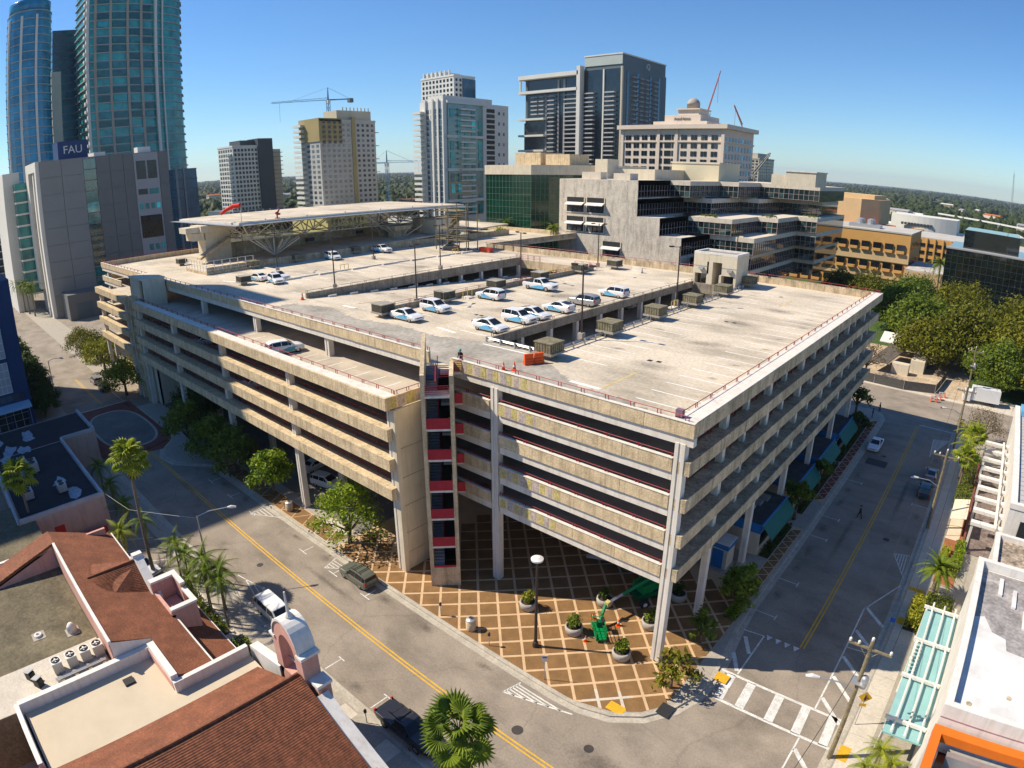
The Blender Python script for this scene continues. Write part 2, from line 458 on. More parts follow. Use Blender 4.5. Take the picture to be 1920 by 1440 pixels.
# ------------------------------------------------------------------ road markings
def strip(mb, a, b, w, z=.006):
    a = Vector(a); b = Vector(b); t = (b-a).normalized(); nn = Vector((-t.y, t.x))*(w/2)
    mb.quad((*(a-nn), z), (*(b-nn), z), (*(b+nn), z), (*(a+nn), z)); return mb
yl = MB()
for d in (-.16, .16):
    strip(yl, (-77.5, -13.6+d), (14, -14.5+d), .13)
    strip(yl, (9.75+d, 9.1), (9.65+d, 74.5), .13)
    strip(yl, (-128, -13.2+d), (-106, -13.2+d), .13)
struct(O("road_lines_yellow", yl, m_painty))
wm = MB()
for x in (-60.5, -54.6, -48.6, -36.9+0, -31.1, -25.9+.2, -42.8):            # T marks between parallel bays, garage side
    if x > -38 or x < -44:
        strip(wm, (x, -10.9), (x, -9.6), .1); strip(wm, (x-.75, -10.95), (x+.75, -10.95), .1)
for x in (-26.3, -20.2, -14.0):                                            # near side
    strip(wm, (x, -17.6), (x, -19.3), .1); strip(wm, (x-.4, -17.6), (x+.4, -17.6), .1)
for y in (11.8, 18.2, 28.6, 34.0, 46):                                     # right street, garage side
    strip(wm, (4.2, y), (6.2, y), .1); strip(wm, (6.2, y-.4), (6.2, y+.4), .1)
for y in (44.2, 51, 57.5):
    strip(wm, (13.4, y), (15.6, y), .1); strip(wm, (13.4, y-.4), (13.4, y+.4), .1)
# hatch in front of the grey car, on the corner, and on the near side
def hatch(a, b, c, n, w=.1):
    a, b, c = Vector(a), Vector(b), Vector(c)
    strip(wm, a, b, w); strip(wm, b, c, w)
    for i in range(1, n+1):
        p = b.lerp(a, i/(n+1)); q = b.lerp(c, i/(n+1)); strip(wm, p, q, w)
hatch((-33.2, -9.2), (-32.6, -11.0), (-30.4, -9.1), 4)
hatch((-7.2, -9.3), (-7.6, -11.0), (-2.0, -9.3), 5, .13)
hatch((-38.0, -18.2), (-33.0, -17.2), (-30.2, -19.8), 3)
hatch((-49.2, -9.0), (-48.6, -11.2), (-45.2, -9.0), 4)
hatch((15.4, 31), (13.6, 30.5), (15.6, 26), 5)
hatch((15.6, 71), (12.9, 70), (13.3, 62), 9)
# crosswalk ladder
strip(wm, (5.0, 2.45), (15.6, 2.55), .26); strip(wm, (6.0, -.85), (15.6, -.8), .26)
for x in (5.6, 7.4, 9.9, 12.2, 14.5): strip(wm, (x+.35, 2.4), (x+.55, -.75), .75)
# buffer lanes with diagonal bars along the right kerb, bay by the corner
strip(wm, (13.2, 2.6), (13.15, 18.2), .14); strip(wm, (13.15, 18.2), (15.6, 24.5), .14); strip(wm, (13.2, -.9), (13.3, -13), .14)
for y in (3.2, 6.2, 9.2, 13.5, 17.6): strip(wm, (15.5, y-1.2), (13.3, y+1.0), .36)
strip(wm, (13.2, 11.6), (15.6, 11.9), .12)
for y in (-2.2, -5.2, -8.5): strip(wm, (13.3, y), (15.6, y-2.2), .36)
strip(wm, (4.4, 8.4), (6.3, 8.65), .12); strip(wm, (6.3, 8.65), (6.3, 2.7), .14)
for y in (4.0, 6.6): strip(wm, (4.9, y+1.0), (6.1, y-1), .36)
strip(wm, (9.8, 75.4), (15.4, 75.4), .25); strip(wm, (-79.5, -8.9), (-78.3, -14.2), .2); strip(wm, (-104.5, -20), (-104.5, -9), .2)
strip(wm, (-118, -9.4), (-100, -9.4), .12)
for k, x in enumerate((6.75, 7.6, 8.45, 9.3)): wm.poly([(x-.3, 8.95, .006), (x, 8.25, .006), (x+.3, 8.95, .006)])
for x in (-61, -58, -55, -52, -49, -46): strip(wm, (x, -22.3), (x-2.6, -26.5), .1)
struct(O("road_lines_white", wm, m_paintw))
mh = MB()
for x, y, r in ((-4.2, -13.2, .45), (.9, -11.2, .38), (12.2, 33, .4), (7.0, 57.5, .35), (-38, -15.6, .35), (13.5, 53.3, .3)): mh.lathe([(r, .002), (r, .012), (r*.6, .012)], x, y, 0, 16)
mh.box(5.0, 53.2, .002, 8.0, 55.6, .008)
struct(O("road_covers", mh, mat("cast_iron", (.06, .05, .045), .7, .2, 4)))
tp = MB()
for x0, y0, x1, y1 in ((4.8, .9, 6.0, 1.9), (-.4, -7.2, 1.0, -6.3), (15.9, -1.6, 17.2, .0), (16.5, 17.6, 18.2, 18.8), (16.5, 24.0, 18.2, 24.7), (-97.4, -20.6, -96, -19.6)):
    tp.box(x0, y0, .1, x1, y1, .148)
    for i in range(6):
        for j in range(4): tp.box(x0+.1+(x1-x0-.2)*i/6, y0+.1+(y1-y0-.2)*j/4, .148, x0+.18+(x1-x0-.2)*i/6, y0+.18+(y1-y0-.2)*j/4, .16)
struct(O("pavement_tactile", tp, m_painty))
struct(O("pavement_ramp", MB().prism([(-2.2, -7.9), (-.2, -7.3), (1.6, -5.9), (.4, -4.6), (-2.6, -6.4)], .1, .146), m_walkw))
struct(O("kerb_drain", MB().box(2.9, -5.2, .1, 4.0, -3.9, .155), m_black))

# ------------------------------------------------------------------ diagonal plaza paving: cream bands, brown panels one by one
def clip(poly, half):
    for (a, b, c) in half:                       # keep a*x+b*y <= c
        out = []
        for i in range(len(poly)):
            p, q = poly[i], poly[(i+1) % len(poly)]
            dp, dq = a*p[0]+b*p[1]-c, a*q[0]+b*q[1]-c
            if dp <= 0: out.append(p)
            if (dp < 0) != (dq < 0):
                t = dp/(dp-dq); out.append((p[0]+(q[0]-p[0])*t, p[1]+(q[1]-p[1])*t))
        poly = out
        if len(poly) < 3: return []
    return poly
half = [(0, -1, 8.2), (1, 0, 3.2)]
cap_ = offset(kerb_line, .5)
for i in range(10, 16):
    a, b = cap_[i], cap_[i+1]; nx, ny = b[1]-a[1], -(b[0]-a[0]); half.append((nx, ny, nx*a[0]+ny*a[1]))
plaza = struct(O("plaza_pavement", MB().poly([(p[0], p[1], .134) for p in clip([(-35, -20), (20, -20), (20, 40), (-35, 40)], half + [(0, 1, 15)])]), m_band))
pit = 1.82; s2 = math.sqrt(.5); bw = .25
for i in range(-40, 41):
    for j in range(-40, 41):
        cx = -9.01 + (i+.5)*pit*s2 + (j+.5)*pit*s2; cy = -4.32 + (i+.5)*pit*s2 - (j+.5)*pit*s2
        if not (-34 < cx < 4.5 and -9.5 < cy < 13): continue
        if cx < -27.5 and cy > -4: continue
        h = pit*s2 - bw*s2*1.0
        pl = clip([(cx-h, cy), (cx, cy-h), (cx+h, cy), (cx, cy+h)], half)
        if len(pl) < 3: continue
        ar = abs(sum(pl[k][0]*pl[(k+1) % len(pl)][1]-pl[(k+1) % len(pl)][0]*pl[k][1] for k in range(len(pl))))/2
        if ar < .15: continue
        hh = .150 + random.Random(i*97+j).uniform(-.003, .003)
        O("paver_panel", MB().prism(pl, .12, hh), m_pave, plaza)
# red pavers with a pale zigzag beside the right street, and dark pavers by the left street
def zigzag(name, x0, x1, y0, y1, step, vert, m1, m2):
    base = struct(O(name, MB().box(x0, y0, .12, x1, y1, .140), m2)); L = (y1-y0) if vert else (x1-x0); n = int(L/step)
    for i in range(n):
        for k in (0, 1):
            if vert:
                a = y0+i*step; t = [(x0+.12, a+.1), (x0+.12, a+step-.1), (x1-.2, a+step/2)] if k else [(x1-.12, a+step/2+.1), (x1-.12, a+step*1.5-.1), (x0+.2, a+step)]
                if k: t = [t[0], t[2], t[1]]
            else:
                a = x0+i*step; t = [(a+.1, y0+.12), (a+step-.1, y0+.12), (a+step/2, y1-.2)] if k else [(a+step/2+.1, y1-.12), (a+step, y0+.2), (a+step*1.5-.1, y1-.12)]
            O("paver_triangle", MB().prism(t, .13, .152), m1, base)
zigzag("pavement_zigzag", 2.0, 3.25, 12.5, 29, 1.55, True, m_pave, m_band)
zigzag("pavement_zigzag_far", 2.0, 3.25, 37, 72, 2.0, True, m_brickred, m_band)
zigzag("pavement_zigzag_left", -64, -36, -8.2, -5.9, 2.5, False, m_pave, m_band)
# ------------------------------------------------------------------ the parking garage
T = [9.80, 12.92, 16.02, 19.08]          # parapet tops of the lower levels
TR = 22.1; ZR = 21.0                     # roof parapet top, roof deck
DK = [8.72, 11.84, 14.94, 18.0]          # lower decks
G = thing("parking_garage", "large tan concrete parking garage with open decks and a rooftop car park", "garage", (-60, 30, 0))
rg = random.Random(5)
def part(name, mb, m, parent=None, smooth=False): return O(name, mb, m, parent or G, smooth)
# decks
for k, z in enumerate(DK):
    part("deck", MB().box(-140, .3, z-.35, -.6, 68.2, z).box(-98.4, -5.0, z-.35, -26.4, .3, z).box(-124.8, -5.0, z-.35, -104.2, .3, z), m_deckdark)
rp = MB()
for x0, y0, x1, y1 in ((-141, -.08, -.62, 9.3), (-19.6, 9.3, -.62, 68.4), (-47.3, 9.3, -27.2, 58), (-101.5, 9.3, -64.8, 58), (-101.5, 58, -19.6, 68.4), (-141, 9.3, -121, 105), (-101.5, 68.4, -84, 105), (-121, 96, -101.5, 105)):
    rp.box(x0, y0, ZR-.4, x1, y1, ZR)
part("roof_deck", rp, m_deck)
part("ramp", MB().slab((-64.6, 9.3, ZR-.01), (-47.5, 9.3, ZR-.01), (-47.5, 58, 18.1), (-64.6, 58, 18.1), .35), m_deck)
part("ramp", MB().slab((-120.8, 9.3, ZR-.01), (-101.7, 9.3, ZR-.01), (-101.7, 96, 24.0), (-120.8, 96, 24.0), .35), m_deck)
# worn, darker traffic lane across the front of the roof: a thin topping with uneven ends
wl_ = MB(); pts = [(-64, .5), (-24, .5), (-2.2, .5), (-2.2, 1.8), (-6, 3.2), (-12, 3.6), (-17, 6.6), (-20, 8.2), (-27, 8.8), (-34, 6.9), (-41, 7.5), (-48, 6.2), (-56, 7.8), (-63, 6.0)]
rj = random.Random(2); jag = []
for i in range(len(pts)):
    a, b = Vector(pts[i]), Vector(pts[(i+1) % len(pts)]); n_ = max(1, int((b-a).length/.35)) if i > 1 else 1
    for j in range(n_):
        p = a.lerp(b, j/n_); w_ = .0 if n_ == 1 else .35; jag.append((p.x+rj.uniform(-w_, w_), p.y+rj.uniform(-w_, w_), ZR+.004))
wl_.poly(jag)
part("worn_lane", wl_, m_deckgrey)
# front parapets, beams and painted blocks
def front_band(x0, x1, top, hb=1.1, beam=True, m=m_tan):
    n_ = max(1, round((x1-x0)/4.3))
    for i_ in range(n_):
        a_, b_ = x0+(x1-x0)*i_/n_, x0+(x1-x0)*(i_+1)/n_; d_ = rg.uniform(-.012, .012)
        part("parapet_panel", MB().box(a_+(.012 if i_ else 0), -.36+d_, top-hb, b_-(.012 if i_ < n_-1 else 0), -.1, top), m)
    part("parapet_cap", MB().box(x0, -.40, top, x1, -.06, top+.05), m_white)
    if beam: part("edge_beam", MB().box(x0, -.21, top-hb-.72, x1, .3, top-hb-.02), m_white)
for k in range(4):
    front_band(-17.6, -.55, T[k]); front_band(-24.6, -18.7, T[k])
    front_band(-140.6, -126.0, T[k])
front_band(-23.4, .92, TR)
front_band(-141.2, -26.6, TR)
def blocks(x0, top, n, w0, hb=1.1, fade=True):
    x = x0
    for i in range(n):
        w = w0*rg.uniform(.75, 1.15)
        f = rg.uniform(.55, .98)
        zc = top - hb + .06
        part("painted_block", MB().box(x, -.366, zc + (0 if i % 2 else .05), x+w*f, -.356, zc+1.0-(.0 if i % 3 else .12)), m_yel if i % 2 == 0 else m_lil)
        x += w
blocks(-22.6, TR, 11, .75)
for k in range(4): blocks(-17.4, T[k], 9-k//2, .78)
# columns
def column(x, y, z0, z1, w=.8, d=.66):
    mb = MB().box(x-w/2, y-d/2, z0, x-w*.14, y+d/2, z1).box(x+w*.14, y-d/2, z0, x+w/2, y+d/2, z1).box(x-w*.14, y-d/2+.07, z0, x+w*.14, y+d/2-.07, z1)
    part("column", mb, m_white)
column(-.05, .02, 0, 20.4, .82, .7)
column(-18.15, .05, 0, 20.4, .8, .7)
for i in range(1, 13):
    y = i*5.22 + 2.75 if i > 0 else 0
    if i % 2 == 1 and y < 66: column(-.15, y, 0, 20.7, .6, .62)
    elif y < 66: column(-.3, y, DK[0], 20.7, .45, .5)
for x in (-26.4, -45.0, -63.0, -81.0, -98.0): column(x, -5.35, 0, 17.8, .75, .7)
for x in (-45.2, -63.4, -81.6, -100.5, -118.5, -137.5): column(x, .35, 0 if x > -100 else DK[0], 20.3, .85, .7)
for x in (-105.5, -124): column(x, -5.35, 0, 17.8, .7, .7)
for i, x in enumerate((-36, -54, -72)): column(x, 12, 0, 20.4, .8, .8)
for x in (-18, -36, -54, -72, -90):
    for y in (22, 44): column(x, y, 0, 20.4, .8, .8)
# right-hand side: deep ledges, level by level, and the roof ledge
for k in range(4):
    part("ledge", MB().box(-.62, -.27, T[k]-1.1, .70, 68.6, T[k]-.12).box(.2, -.28, T[k]-.12, .70, -.1, T[k]-.01), m_tan2)
    for i_ in range(11):
        a_ = -.28+i_*6.26; part("ledge_panel", MB().box(.702, a_+.015, T[k]-1.12, .85+rg.uniform(-.02, .02), a_+6.245, T[k]+rg.uniform(-.01, .01)), m_tan2)
part("ledge", MB().box(-.60, -.1, TR-1.15, .92, 68.9, TR), m_tan2)
part("ledge_flashing", MB().box(-.58, 0, TR, .88, 68.9, TR+.05), m_white)
# left wing ledges
for k in range(4):
    top = T[k] + .03
    part("ledge", MB().box(-98.7, -6.15, top-1.18, -26.2, -4.9, top-.08), m_tan)
    for i_ in range(12):
        a_ = -98.7+i_*6.04; d_ = rg.uniform(-.02, .02)
        part("ledge_panel", MB().box(a_+.015, -6.38+d_, top-1.2, a_+6.025, -6.155, top+rg.uniform(-.01, .01)), m_tan)
    part("ledge_flashing", MB().box(-98.6, -6.14, top-.08, -26.3, -4.95, top-.03), m_white if k == 3 else m_tan)
    part("ledge", MB().box(-124.9, -6.3, top-1.2, -104.1, -4.9, top), m_tan)
    part("ledge_end", MB().box(-26.2, -6.4, top-1.2, -25.98, -4.9 if k < 3 else -.45, top+.01), m_tan)
for i in range(5): part('painted_block', MB().box(-25.985, -5.9+i*1.05, 18.0, -25.965, -5.9+i*1.05+.8, 19.0), m_yel if i % 2 == 0 else m_lil)
# end wall of the left wing: stacked panels between two ribs
zz = 0.0
for h in (2.2, 2.3, 3.1, 3.1, 3.1, 4.0):
    part("wall_panel", MB().box(-26.2, -5.2, zz+.03, -25.78, -.4, min(zz+h-.03, 17.8)), m_cream); zz += h
part("wall_rib", MB().box(-26.22, -5.75, 0, -25.6, -5.2, 17.8), m_cream)
# right end of deck seen behind the stairs
part("rear_wall", MB().box(-26.2, -.35, 0, -25.9, .2, 20.3), m_white)
# left core between the two wings, with dark openings and a roof house
core = MB().box(-104.0, -5.6, 0, -103.0, -.6, 19.2).box(-100.6, -5.6, 0, -99.4, -.6, 19.2).box(-103, -1.2, 0, -100.6, -.6, 19.2)
for z in (3.5, 6.6, 9.7, 12.8, 15.9, 18.6): core.box(-103, -5.4, z, -100.6, -1.2, z+.9)
part("stair_core", core, m_tan)
part("roof_house", MB().box(-104.2, -4.6, 19.2, -103.8, -.6, 22.6).box(-104.2, -4.6, 19.2, -98.5, -4.2, 22.6).box(-96.6, -4.6, 18, -96.2, -.6, 22.6).box(-104.3, -4.7, 22.62, -96.1, -.5, 22.85), m_cream)
part("roof_house_door", MB().box(-98.4, -2.2, 18.0, -98.3, -1.0, 20.2), mat("mustard_door", (.45, .30, .04), .6, .2, 2))
# west end and the far left block
part("parapet", MB().box(-141.3, -.36, TR-1.1, -141.0, 105, TR), m_tan)
part("parapet", MB().box(-141, 104.8, TR-1.1, -84, 105.2, TR), m_tan)
for k in range(4): part("parapet", MB().box(-141.3, -.36, T[k]-1.1, -140.7, 105, T[k]), m_tan)
# back parapet of the roof
part("parapet", MB().box(-84, 68.4, TR-1.3, .6, 68.75, TR+.05), m_tan2)
for k in range(4): part("parapet", MB().box(-140, 68.2, T[k]-1.2, -.6, 68.5, T[k]), m_tan2)
part("parapet", MB().box(-84.3, 68.7, TR-1.1, -84, 105, TR), m_tan2)
# beams round the light wells
m_wellb = mat("stained_beam_concrete", (.34, .29, .22), .9, .3, .6, fine=(6, .25), streak=.5)
part("well_beam", MB().box(-27.45, 9.4, 20.5, -27.1, 57.8, 21.55), m_wellb)
part("well_beam", MB().box(-64.85, 9.2, 20.25, -64.55, 58, 21.8), m_wellb)
part("well_beam", MB().box(-64.5, 57.85, 19.7, -47.5, 58.3, 21.3), m_tan2)
part("well_beam", MB().box(-27.05, 57.85, 19.7, -20.0, 58.3, 21.3), m_wellb)
part("well_wall", MB().box(-47.55, 9.4, 18.4, -47.15, 58, 21.75), m_wellb)
part("well_wall", MB().box(-19.95, 9.4, 18.4, -19.65, 57.8, 21.04), m_wellb)
part("well_wall", MB().box(-101.7, 9.4, 20, -101.4, 96, 22.4), m_tan2)
part("well_wall", MB().box(-121.1, 20, 20, -120.8, 96, 24.6), m_tan2)
part("divider", MB().box(-82.8, 12, 21, -82.4, 66, 21.22), m_white)
for i in range(8): column(-27.4, 14.2+i*5.35, 18, 20.5, .6, .5)
for i in range(6): column(-64.75, 30.5+i*5.35, 18, 20.25, .6, .5)
for i in range(7):
    for dx in (0, 5): part("wheel_stop", MB().box(-82.0 - .25, 15.2+i*7.2, ZR, -82.0+.25, 18.6+i*7.2, ZR+.32), m_white) if dx == 0 else None
for i in range(12): part("wheel_stop", MB().box(-63.9, 12.5+i*3.9, ZR-.2-i*.232, -63.6, 13.9+i*3.9, ZR+.0-i*.232+.05), m_white)
# steel guard rails: posts, rails
def rail_run(name, a, b, z, step, h=.42, m=m_red, rails=(.4,), r=.035):
    a = Vector(a); b = Vector(b); L = (b-a).length; n = max(1, round(L/step)); mb = MB()
    for q in rails:
        mb.tube([(a.x, a.y, z+q), (b.x, b.y, z+q)], r, 5)
    for i in range(n+1):
        p = a.lerp(b, i/n); d = (b-a).normalized()*.14
        for s in (-1, 1): mb.box(p.x+d.x*s-.025, p.y+d.y*s-.025, z, p.x+d.x*s+.025, p.y+d.y*s+.025, z+h)
    return stuff(part(name, mb, m))
rail_run("guard_rail", (-22.4, -.12), (.2, -.12), TR, 2.32)
rail_run("guard_rail", (-.5, .2), (-.5, 68), TR, 2.6)
rail_run("guard_rail", (-141, -.15), (-26.8, -.15), TR, 2.32)
rail_run("guard_rail", (-84, 68.3), (.4, 68.3), TR+.05, 2.6)
rail_run("guard_rail", (-98, -4.95), (-26.6, -4.95), T[3], 2.32)
rail_run("guard_rail", (-26.2, -4.9), (-26.2, -.6), T[3], 1.5)
rail_run("guard_rail", (-141.1, 0), (-141.1, 104), TR, 2.6)
for k in range(4): rail_run("guard_rail", (-17.5, -.12), (-.6, -.12), T[k], 2.9, .36, rails=(.3,), r=.028)
for k in range(4): rail_run("guard_rail", (-24.5, -.12), (-18.8, -.12), T[k], 2.9, .36, rails=(.3,), r=.028)
for k in range(4): rail_run("guard_rail", (-.45, .6), (-.45, 68), T[k]-.1, 5.2, .5, rails=(.46,), r=.03)
for k in range(3): rail_run("guard_rail", (-98, -4.85), (-26.8, -4.85), T[k], 3.1, .5, rails=(.34,), r=.03)
rail_run("guard_rail", (-27.3, 9.4), (-27.3, 57.5), 21.62, 2.6, .3, m_pole, rails=(.28,), r=.025)
rail_run("guard_rail", (-47.35, 9.4), (-47.35, 57.5), 21.75, 2.6, .5, m_red, rails=(.22, .48), r=.025)
rail_run("guard_rail", (-64.7, 9.4), (-64.7, 57.5), 21.85, 2.6, .3, m_pole, rails=(.28,), r=.025)
for x0, x1, y in ((-66, -60, 58.2), (-51.5, -46.5, 58.2)): rail_run("gate_rail", (x0, y), (x1, y), 21.3, 1.5, 1.0, m_red, rails=(.3, .65, 1.0), r=.04)
# W-beam barriers beside the wells
def wbeam(a, b, z):
    a = Vector(a); b = Vector(b); n = max(2, int((b-a).length/2)); d = (b-a).normalized(); nn = Vector((-d.y, d.x))
    mb = MB(); prof = [(0, .34), (.05, .40), (0, .47), (.05, .54), (0, .62)]
    for i in range(len(prof)-1):
        p, q = prof[i], prof[i+1]
        for s in (1, -1):
            mb.quad(*((*(c + nn*(pp[0]+.015*s)), z+pp[1]) for c, pp in ((a, p), (b, p), (b, q), (a, q))))
    part("crash_barrier", mb, m_metal)
    pm = MB()
    for i in range(n+1):
        p = a.lerp(b, i/n) + nn*(-.12); pm.box(p.x-.08, p.y-.08, z, p.x+.08, p.y+.08, z+.6)
    stuff(part("barrier_post", pm, m_metal))
wbeam((-19.4, 9.0), (-19.4, 66), ZR); wbeam((-27.6, 8.9), (-19.6, 8.9), ZR)
# roof markings
rm = MB()
for i in range(24):
    y = 4.4 + i*2.62
    if y < 66: strip(rm, (-1.2, y), (-6.6, y), .15, ZR+.006)
for i in range(20):
    y = 10.2 + i*2.62
    if y < 60: strip(rm, (-13.2, y), (-19.0, y), .15, ZR+.006)
for i in range(18):
    y = 10.6 + i*2.62
    strip(rm, (-28.0, y), (-33.4, y), .15, ZR+.006); strip(rm, (-46.6, y), (-41.2, y), .15, ZR+.006)
    strip(rm, (-65.6, y), (-71, y), .15, ZR+.006); strip(rm, (-82, y), (-77, y), .15, ZR+.006)
    strip(rm, (-83.2, y), (-88, y), .15, ZR+.006); strip(rm, (-101, y), (-96, y), .15, ZR+.006)
for i in range(8): strip(rm, (-124-i*2.1, 2), (-124-i*2.1, 7), .15, ZR+.006)
for i in range(26): strip(rm, (-28.6-i*2.62, -4.4), (-28.6-i*2.62, -.2), .12, 18.006)
strip(rm, (-27.4, 8.0), (-19.6, 8.2), .25, ZR+.008); strip(rm, (-13.2, 4.2), (-10.0, 4.2), .45, ZR+.008); strip(rm, (-36.5, 9.8), (-33.0, 9.3), .45, ZR+.008)
strip(rm, (-56, 9.8), (-53, 9.8), .6, ZR+.008); strip(rm, (-92, 8.4), (-89, 9.4), .6, ZR+.008)
stuff(part("bay_lines", rm, m_paintf))
ry = MB()
strip(ry, (-10.0, 4.6), (-10.0, 10.2), .3, ZR+.006); strip(ry, (-10.0, 50), (-10.0, 56), .3, ZR+.006); strip(ry, (-37.4, 9.6), (-37.4, 15), .22, ZR+.006); strip(ry, (-37.4, 48), (-37.4, 54), .3, ZR+.006); strip(ry, (-56, 12), (-56, 16), .2, ZR-.17)
stuff(part("yellow_lane_lines", ry, m_paintyf))
dr = MB()
for x, y in ((-11.2, 14.2), (-10.3, 14.4), (-12.2, 35.5), (-11.2, 35.6), (-37.8, 17.2), (-37, 17.3), (-38, 33.2), (-12.5, 57.5), (-37.6, 56)): dr.box(x, y, ZR, x+.5, y+.5, ZR+.012)
stuff(part("roof_drain", dr, m_grille))

# ---- stair tower, set diagonally in the notch
ST_c = Vector((-21.02, -4.46)); u = Vector((.697, .717)); v = Vector((-.717, .697))
def SP(a, b): p = ST_c + u*a + v*b; return (p.x, p.y)
def sbox(mb, a0, b0, z0, a1, b1, z1): return mb.prism([SP(a0, b0), SP(a1, b0), SP(a1, b1), SP(a0, b1)], z0, z1)
stt = part("stair_tower", sbox(sbox(MB(), -1.42, 0, 0, -1.06, 5.2, 21.6), 1.1, 0, 0, 1.46, 5.2, 21.9), m_tan)
sm = MB()
for a0 in (-1.42,):                                   # raking top of the left fin
    b = len(sm.v); q = [SP(a0, 0), SP(a0+.36, 0), SP(a0+.36, 5.2), SP(a0, 5.2)]
    sm.v += [(*q[0], 21.6), (*q[1], 21.6), (*q[2], 21.6), (*q[3], 21.6), (*q[0], 22.0), (*q[1], 22.0), (*q[2], 24.4), (*q[3], 24.4)]
    sm.f += [(b, b+1, b+5, b+4), (b+1, b+2, b+6, b+5), (b+2, b+3, b+7, b+6), (b+3, b, b+4, b+7), (b+4, b+5, b+6, b+7)]
O("fin_top", sm, m_tan, G)
O("tower_base", sbox(MB(), -1.06, 0, 0, 1.1, .35, 2.3), m_tan, G)
ztop = [5.75, 8.84, 11.81, 14.97, 17.96, 21.07]
m_tread = mat("stair_tread_concrete", (.26, .26, .28), .9, .2, 2)
for i, zt in enumerate(ztop):
    zb = zt - 1.0
    O("landing", sbox(MB(), -1.06, .05, zb-.22, 1.1, 1.5, zb-.02), m_white, G)
    if i == len(ztop)-1:
        pm = MB()
        for j in range(5): sbox(pm, -1.04, .06, zb+.15+j*.18, 1.08, .1, zb+.20+j*.18)
        O("landing_guard", pm, m_red, G)
    else:
        O("landing_guard", sbox(MB(), -1.05, .04, zb, 1.09, .10, zt), m_redp, G)
        gm = MB()
        for j in range(7): sbox(gm, -1.04, .02, zb+.08+j*.13, 1.08, .04, zb+.11+j*.13)
        stuff(O("guard_slat", gm, m_red, G))
    fl = MB()
    for j in range(9):                                 # flight rising to the back on the left side
        sbox(fl, -1.02, 1.5+j*.3, zb-.02+j*.17, -.05, 1.8+j*.3, zb+.15+j*.17)
    O("stair_flight", fl, m_tread, G)
    O("stringer", sbox(MB(), -.05, 1.5, zb, .02, 4.2, zb+.35).tube([(*SP(0, 1.5), zb+.9), (*SP(0, 4.2), zb+2.4)], .04, 6), m_red, G)
fl = MB()
for j in range(9): sbox(fl, -1.02, .4+j*.3, 2.3+j*.17, -.05, .7+j*.3, 2.47+j*.17)
O("stair_flight", fl, m_tread, G)
O("sill_guard", sbox(MB(), -1.04, .05, 2.3, 1.08, .12, 2.5), m_redp, G)
O("stair_back_wall", sbox(MB(), -1.06, 5.0, 0, 1.1, 5.2, 20.9), m_dark, G)
for k in range(5):
    zf = (DK + [ZR])[k]
    O("bridge", sbox(MB(), .2, 3.8, zf-.25, 4.6, 5.0, zf), m_white, G)
    if k < 4: O("bridge_guard", sbox(MB(), 1.5, 3.6, zf, 2.9, 3.66, zf+1.0), m_redp, G)
tg = MB()
for j in range(7): sbox(tg, -.1, 2.0, 21.15+j*.17, 1.06, 2.05, 21.2+j*.17)
sbox(tg, -.12, 2.0, 21.0, -.07, 2.06, 22.5); tg.tube([(*SP(-.1, 2.0), 22.4), (*SP(-.1, .4), 21.3)], .05, 6)
for j in range(7): sbox(tg, 1.5, 3.6, 21.15+j*.17, 2.4, 3.66, 21.2+j*.17)
stuff(O("stair_railing", tg, m_red, G))
O("roof_mat", sbox(MB(), -.9, 2.2, 20.9, .1, 5.0, 21.03), mat("blue_mat", (.05, .12, .22), .8, .2, 2), G)

# ---- lift tower rising from the light well
EX0, EX1, EY0, EY1 = -27.6, -20.1, 58.4, 63.5
O("lift_tower", MB().box(EX0, EY0, 0, -25.0, EY0+.3, 18.3).box(EX0, EY0, 22.9, -24.9, EY1, 26.1).box(-22.6, EY0, 22.9, EX1, EY1, 26.1).box(-24.9, EY0+.02, 24.9, -22.6, EY1, 26.05).box(EX0, EY0, 18, EX0+.35, EY1, 22.9).box(-25.2, EY0, 14, -24.2, EY0+4.2, 24.9).box(-23.0, EY0, 20.9, -22.6, EY1, 22.9).box(EX1-.4, EY0, 20.9, EX1, EY1, 22.9).box(EX0+.35, EY1-.3, 18, EX1-.4, EY1, 22.9).box(EX0+.36, EY0+.2, 19.7, -25.2, EY0+3, 20.6), m_cream, G)
O("lift_parapet", MB().box(EX0, EY0, 26.1, EX1, EY0+.35, 26.45).box(EX0, EY1-.35, 26.1, EX1, EY1, 26.45).box(EX0, EY0+.35, 26.1, EX0+.35, EY1-.35, 26.45).box(EX1-.35, EY0+.35, 26.1, EX1, EY1-.35, 26.45), m_trim, G)
O("lift_roof", MB().box(EX0+.35, EY0+.35, 26.1, EX1-.35, EY1-.35, 26.16), mat("grey_membrane", (.26, .24, .22), .9, .2, 1), G)
O("lift_opening", MB().box(EX0+.36, EY0+1.2, 20.6, -25.2, EY0+1.3, 22.9), glass("smoked_glass", (.03, .035, .04), .1), G)
O("lift_opening", MB().box(-22.6, EY0+1.2, 20.9, EX1-.4, EY0+1.3, 22.9), glass("smoked_glass", (.03, .035, .04)), G)
for x in (-26.6, -21.6): O("wall_lamp", MB().box(x, EY0-.35, 23.7, x+.9, EY0, 23.95).box(x+.1, EY0-.45, 23.55, x+.8, EY0-.05, 23.7), m_metal, G)
O("wall_conduit", MB().box(EX0, EY0-.04, 24.1, -25.0, EY0, 24.16).box(-22.6, EY0-.04, 24.1, EX1, EY0, 24.16), m_metal, G)

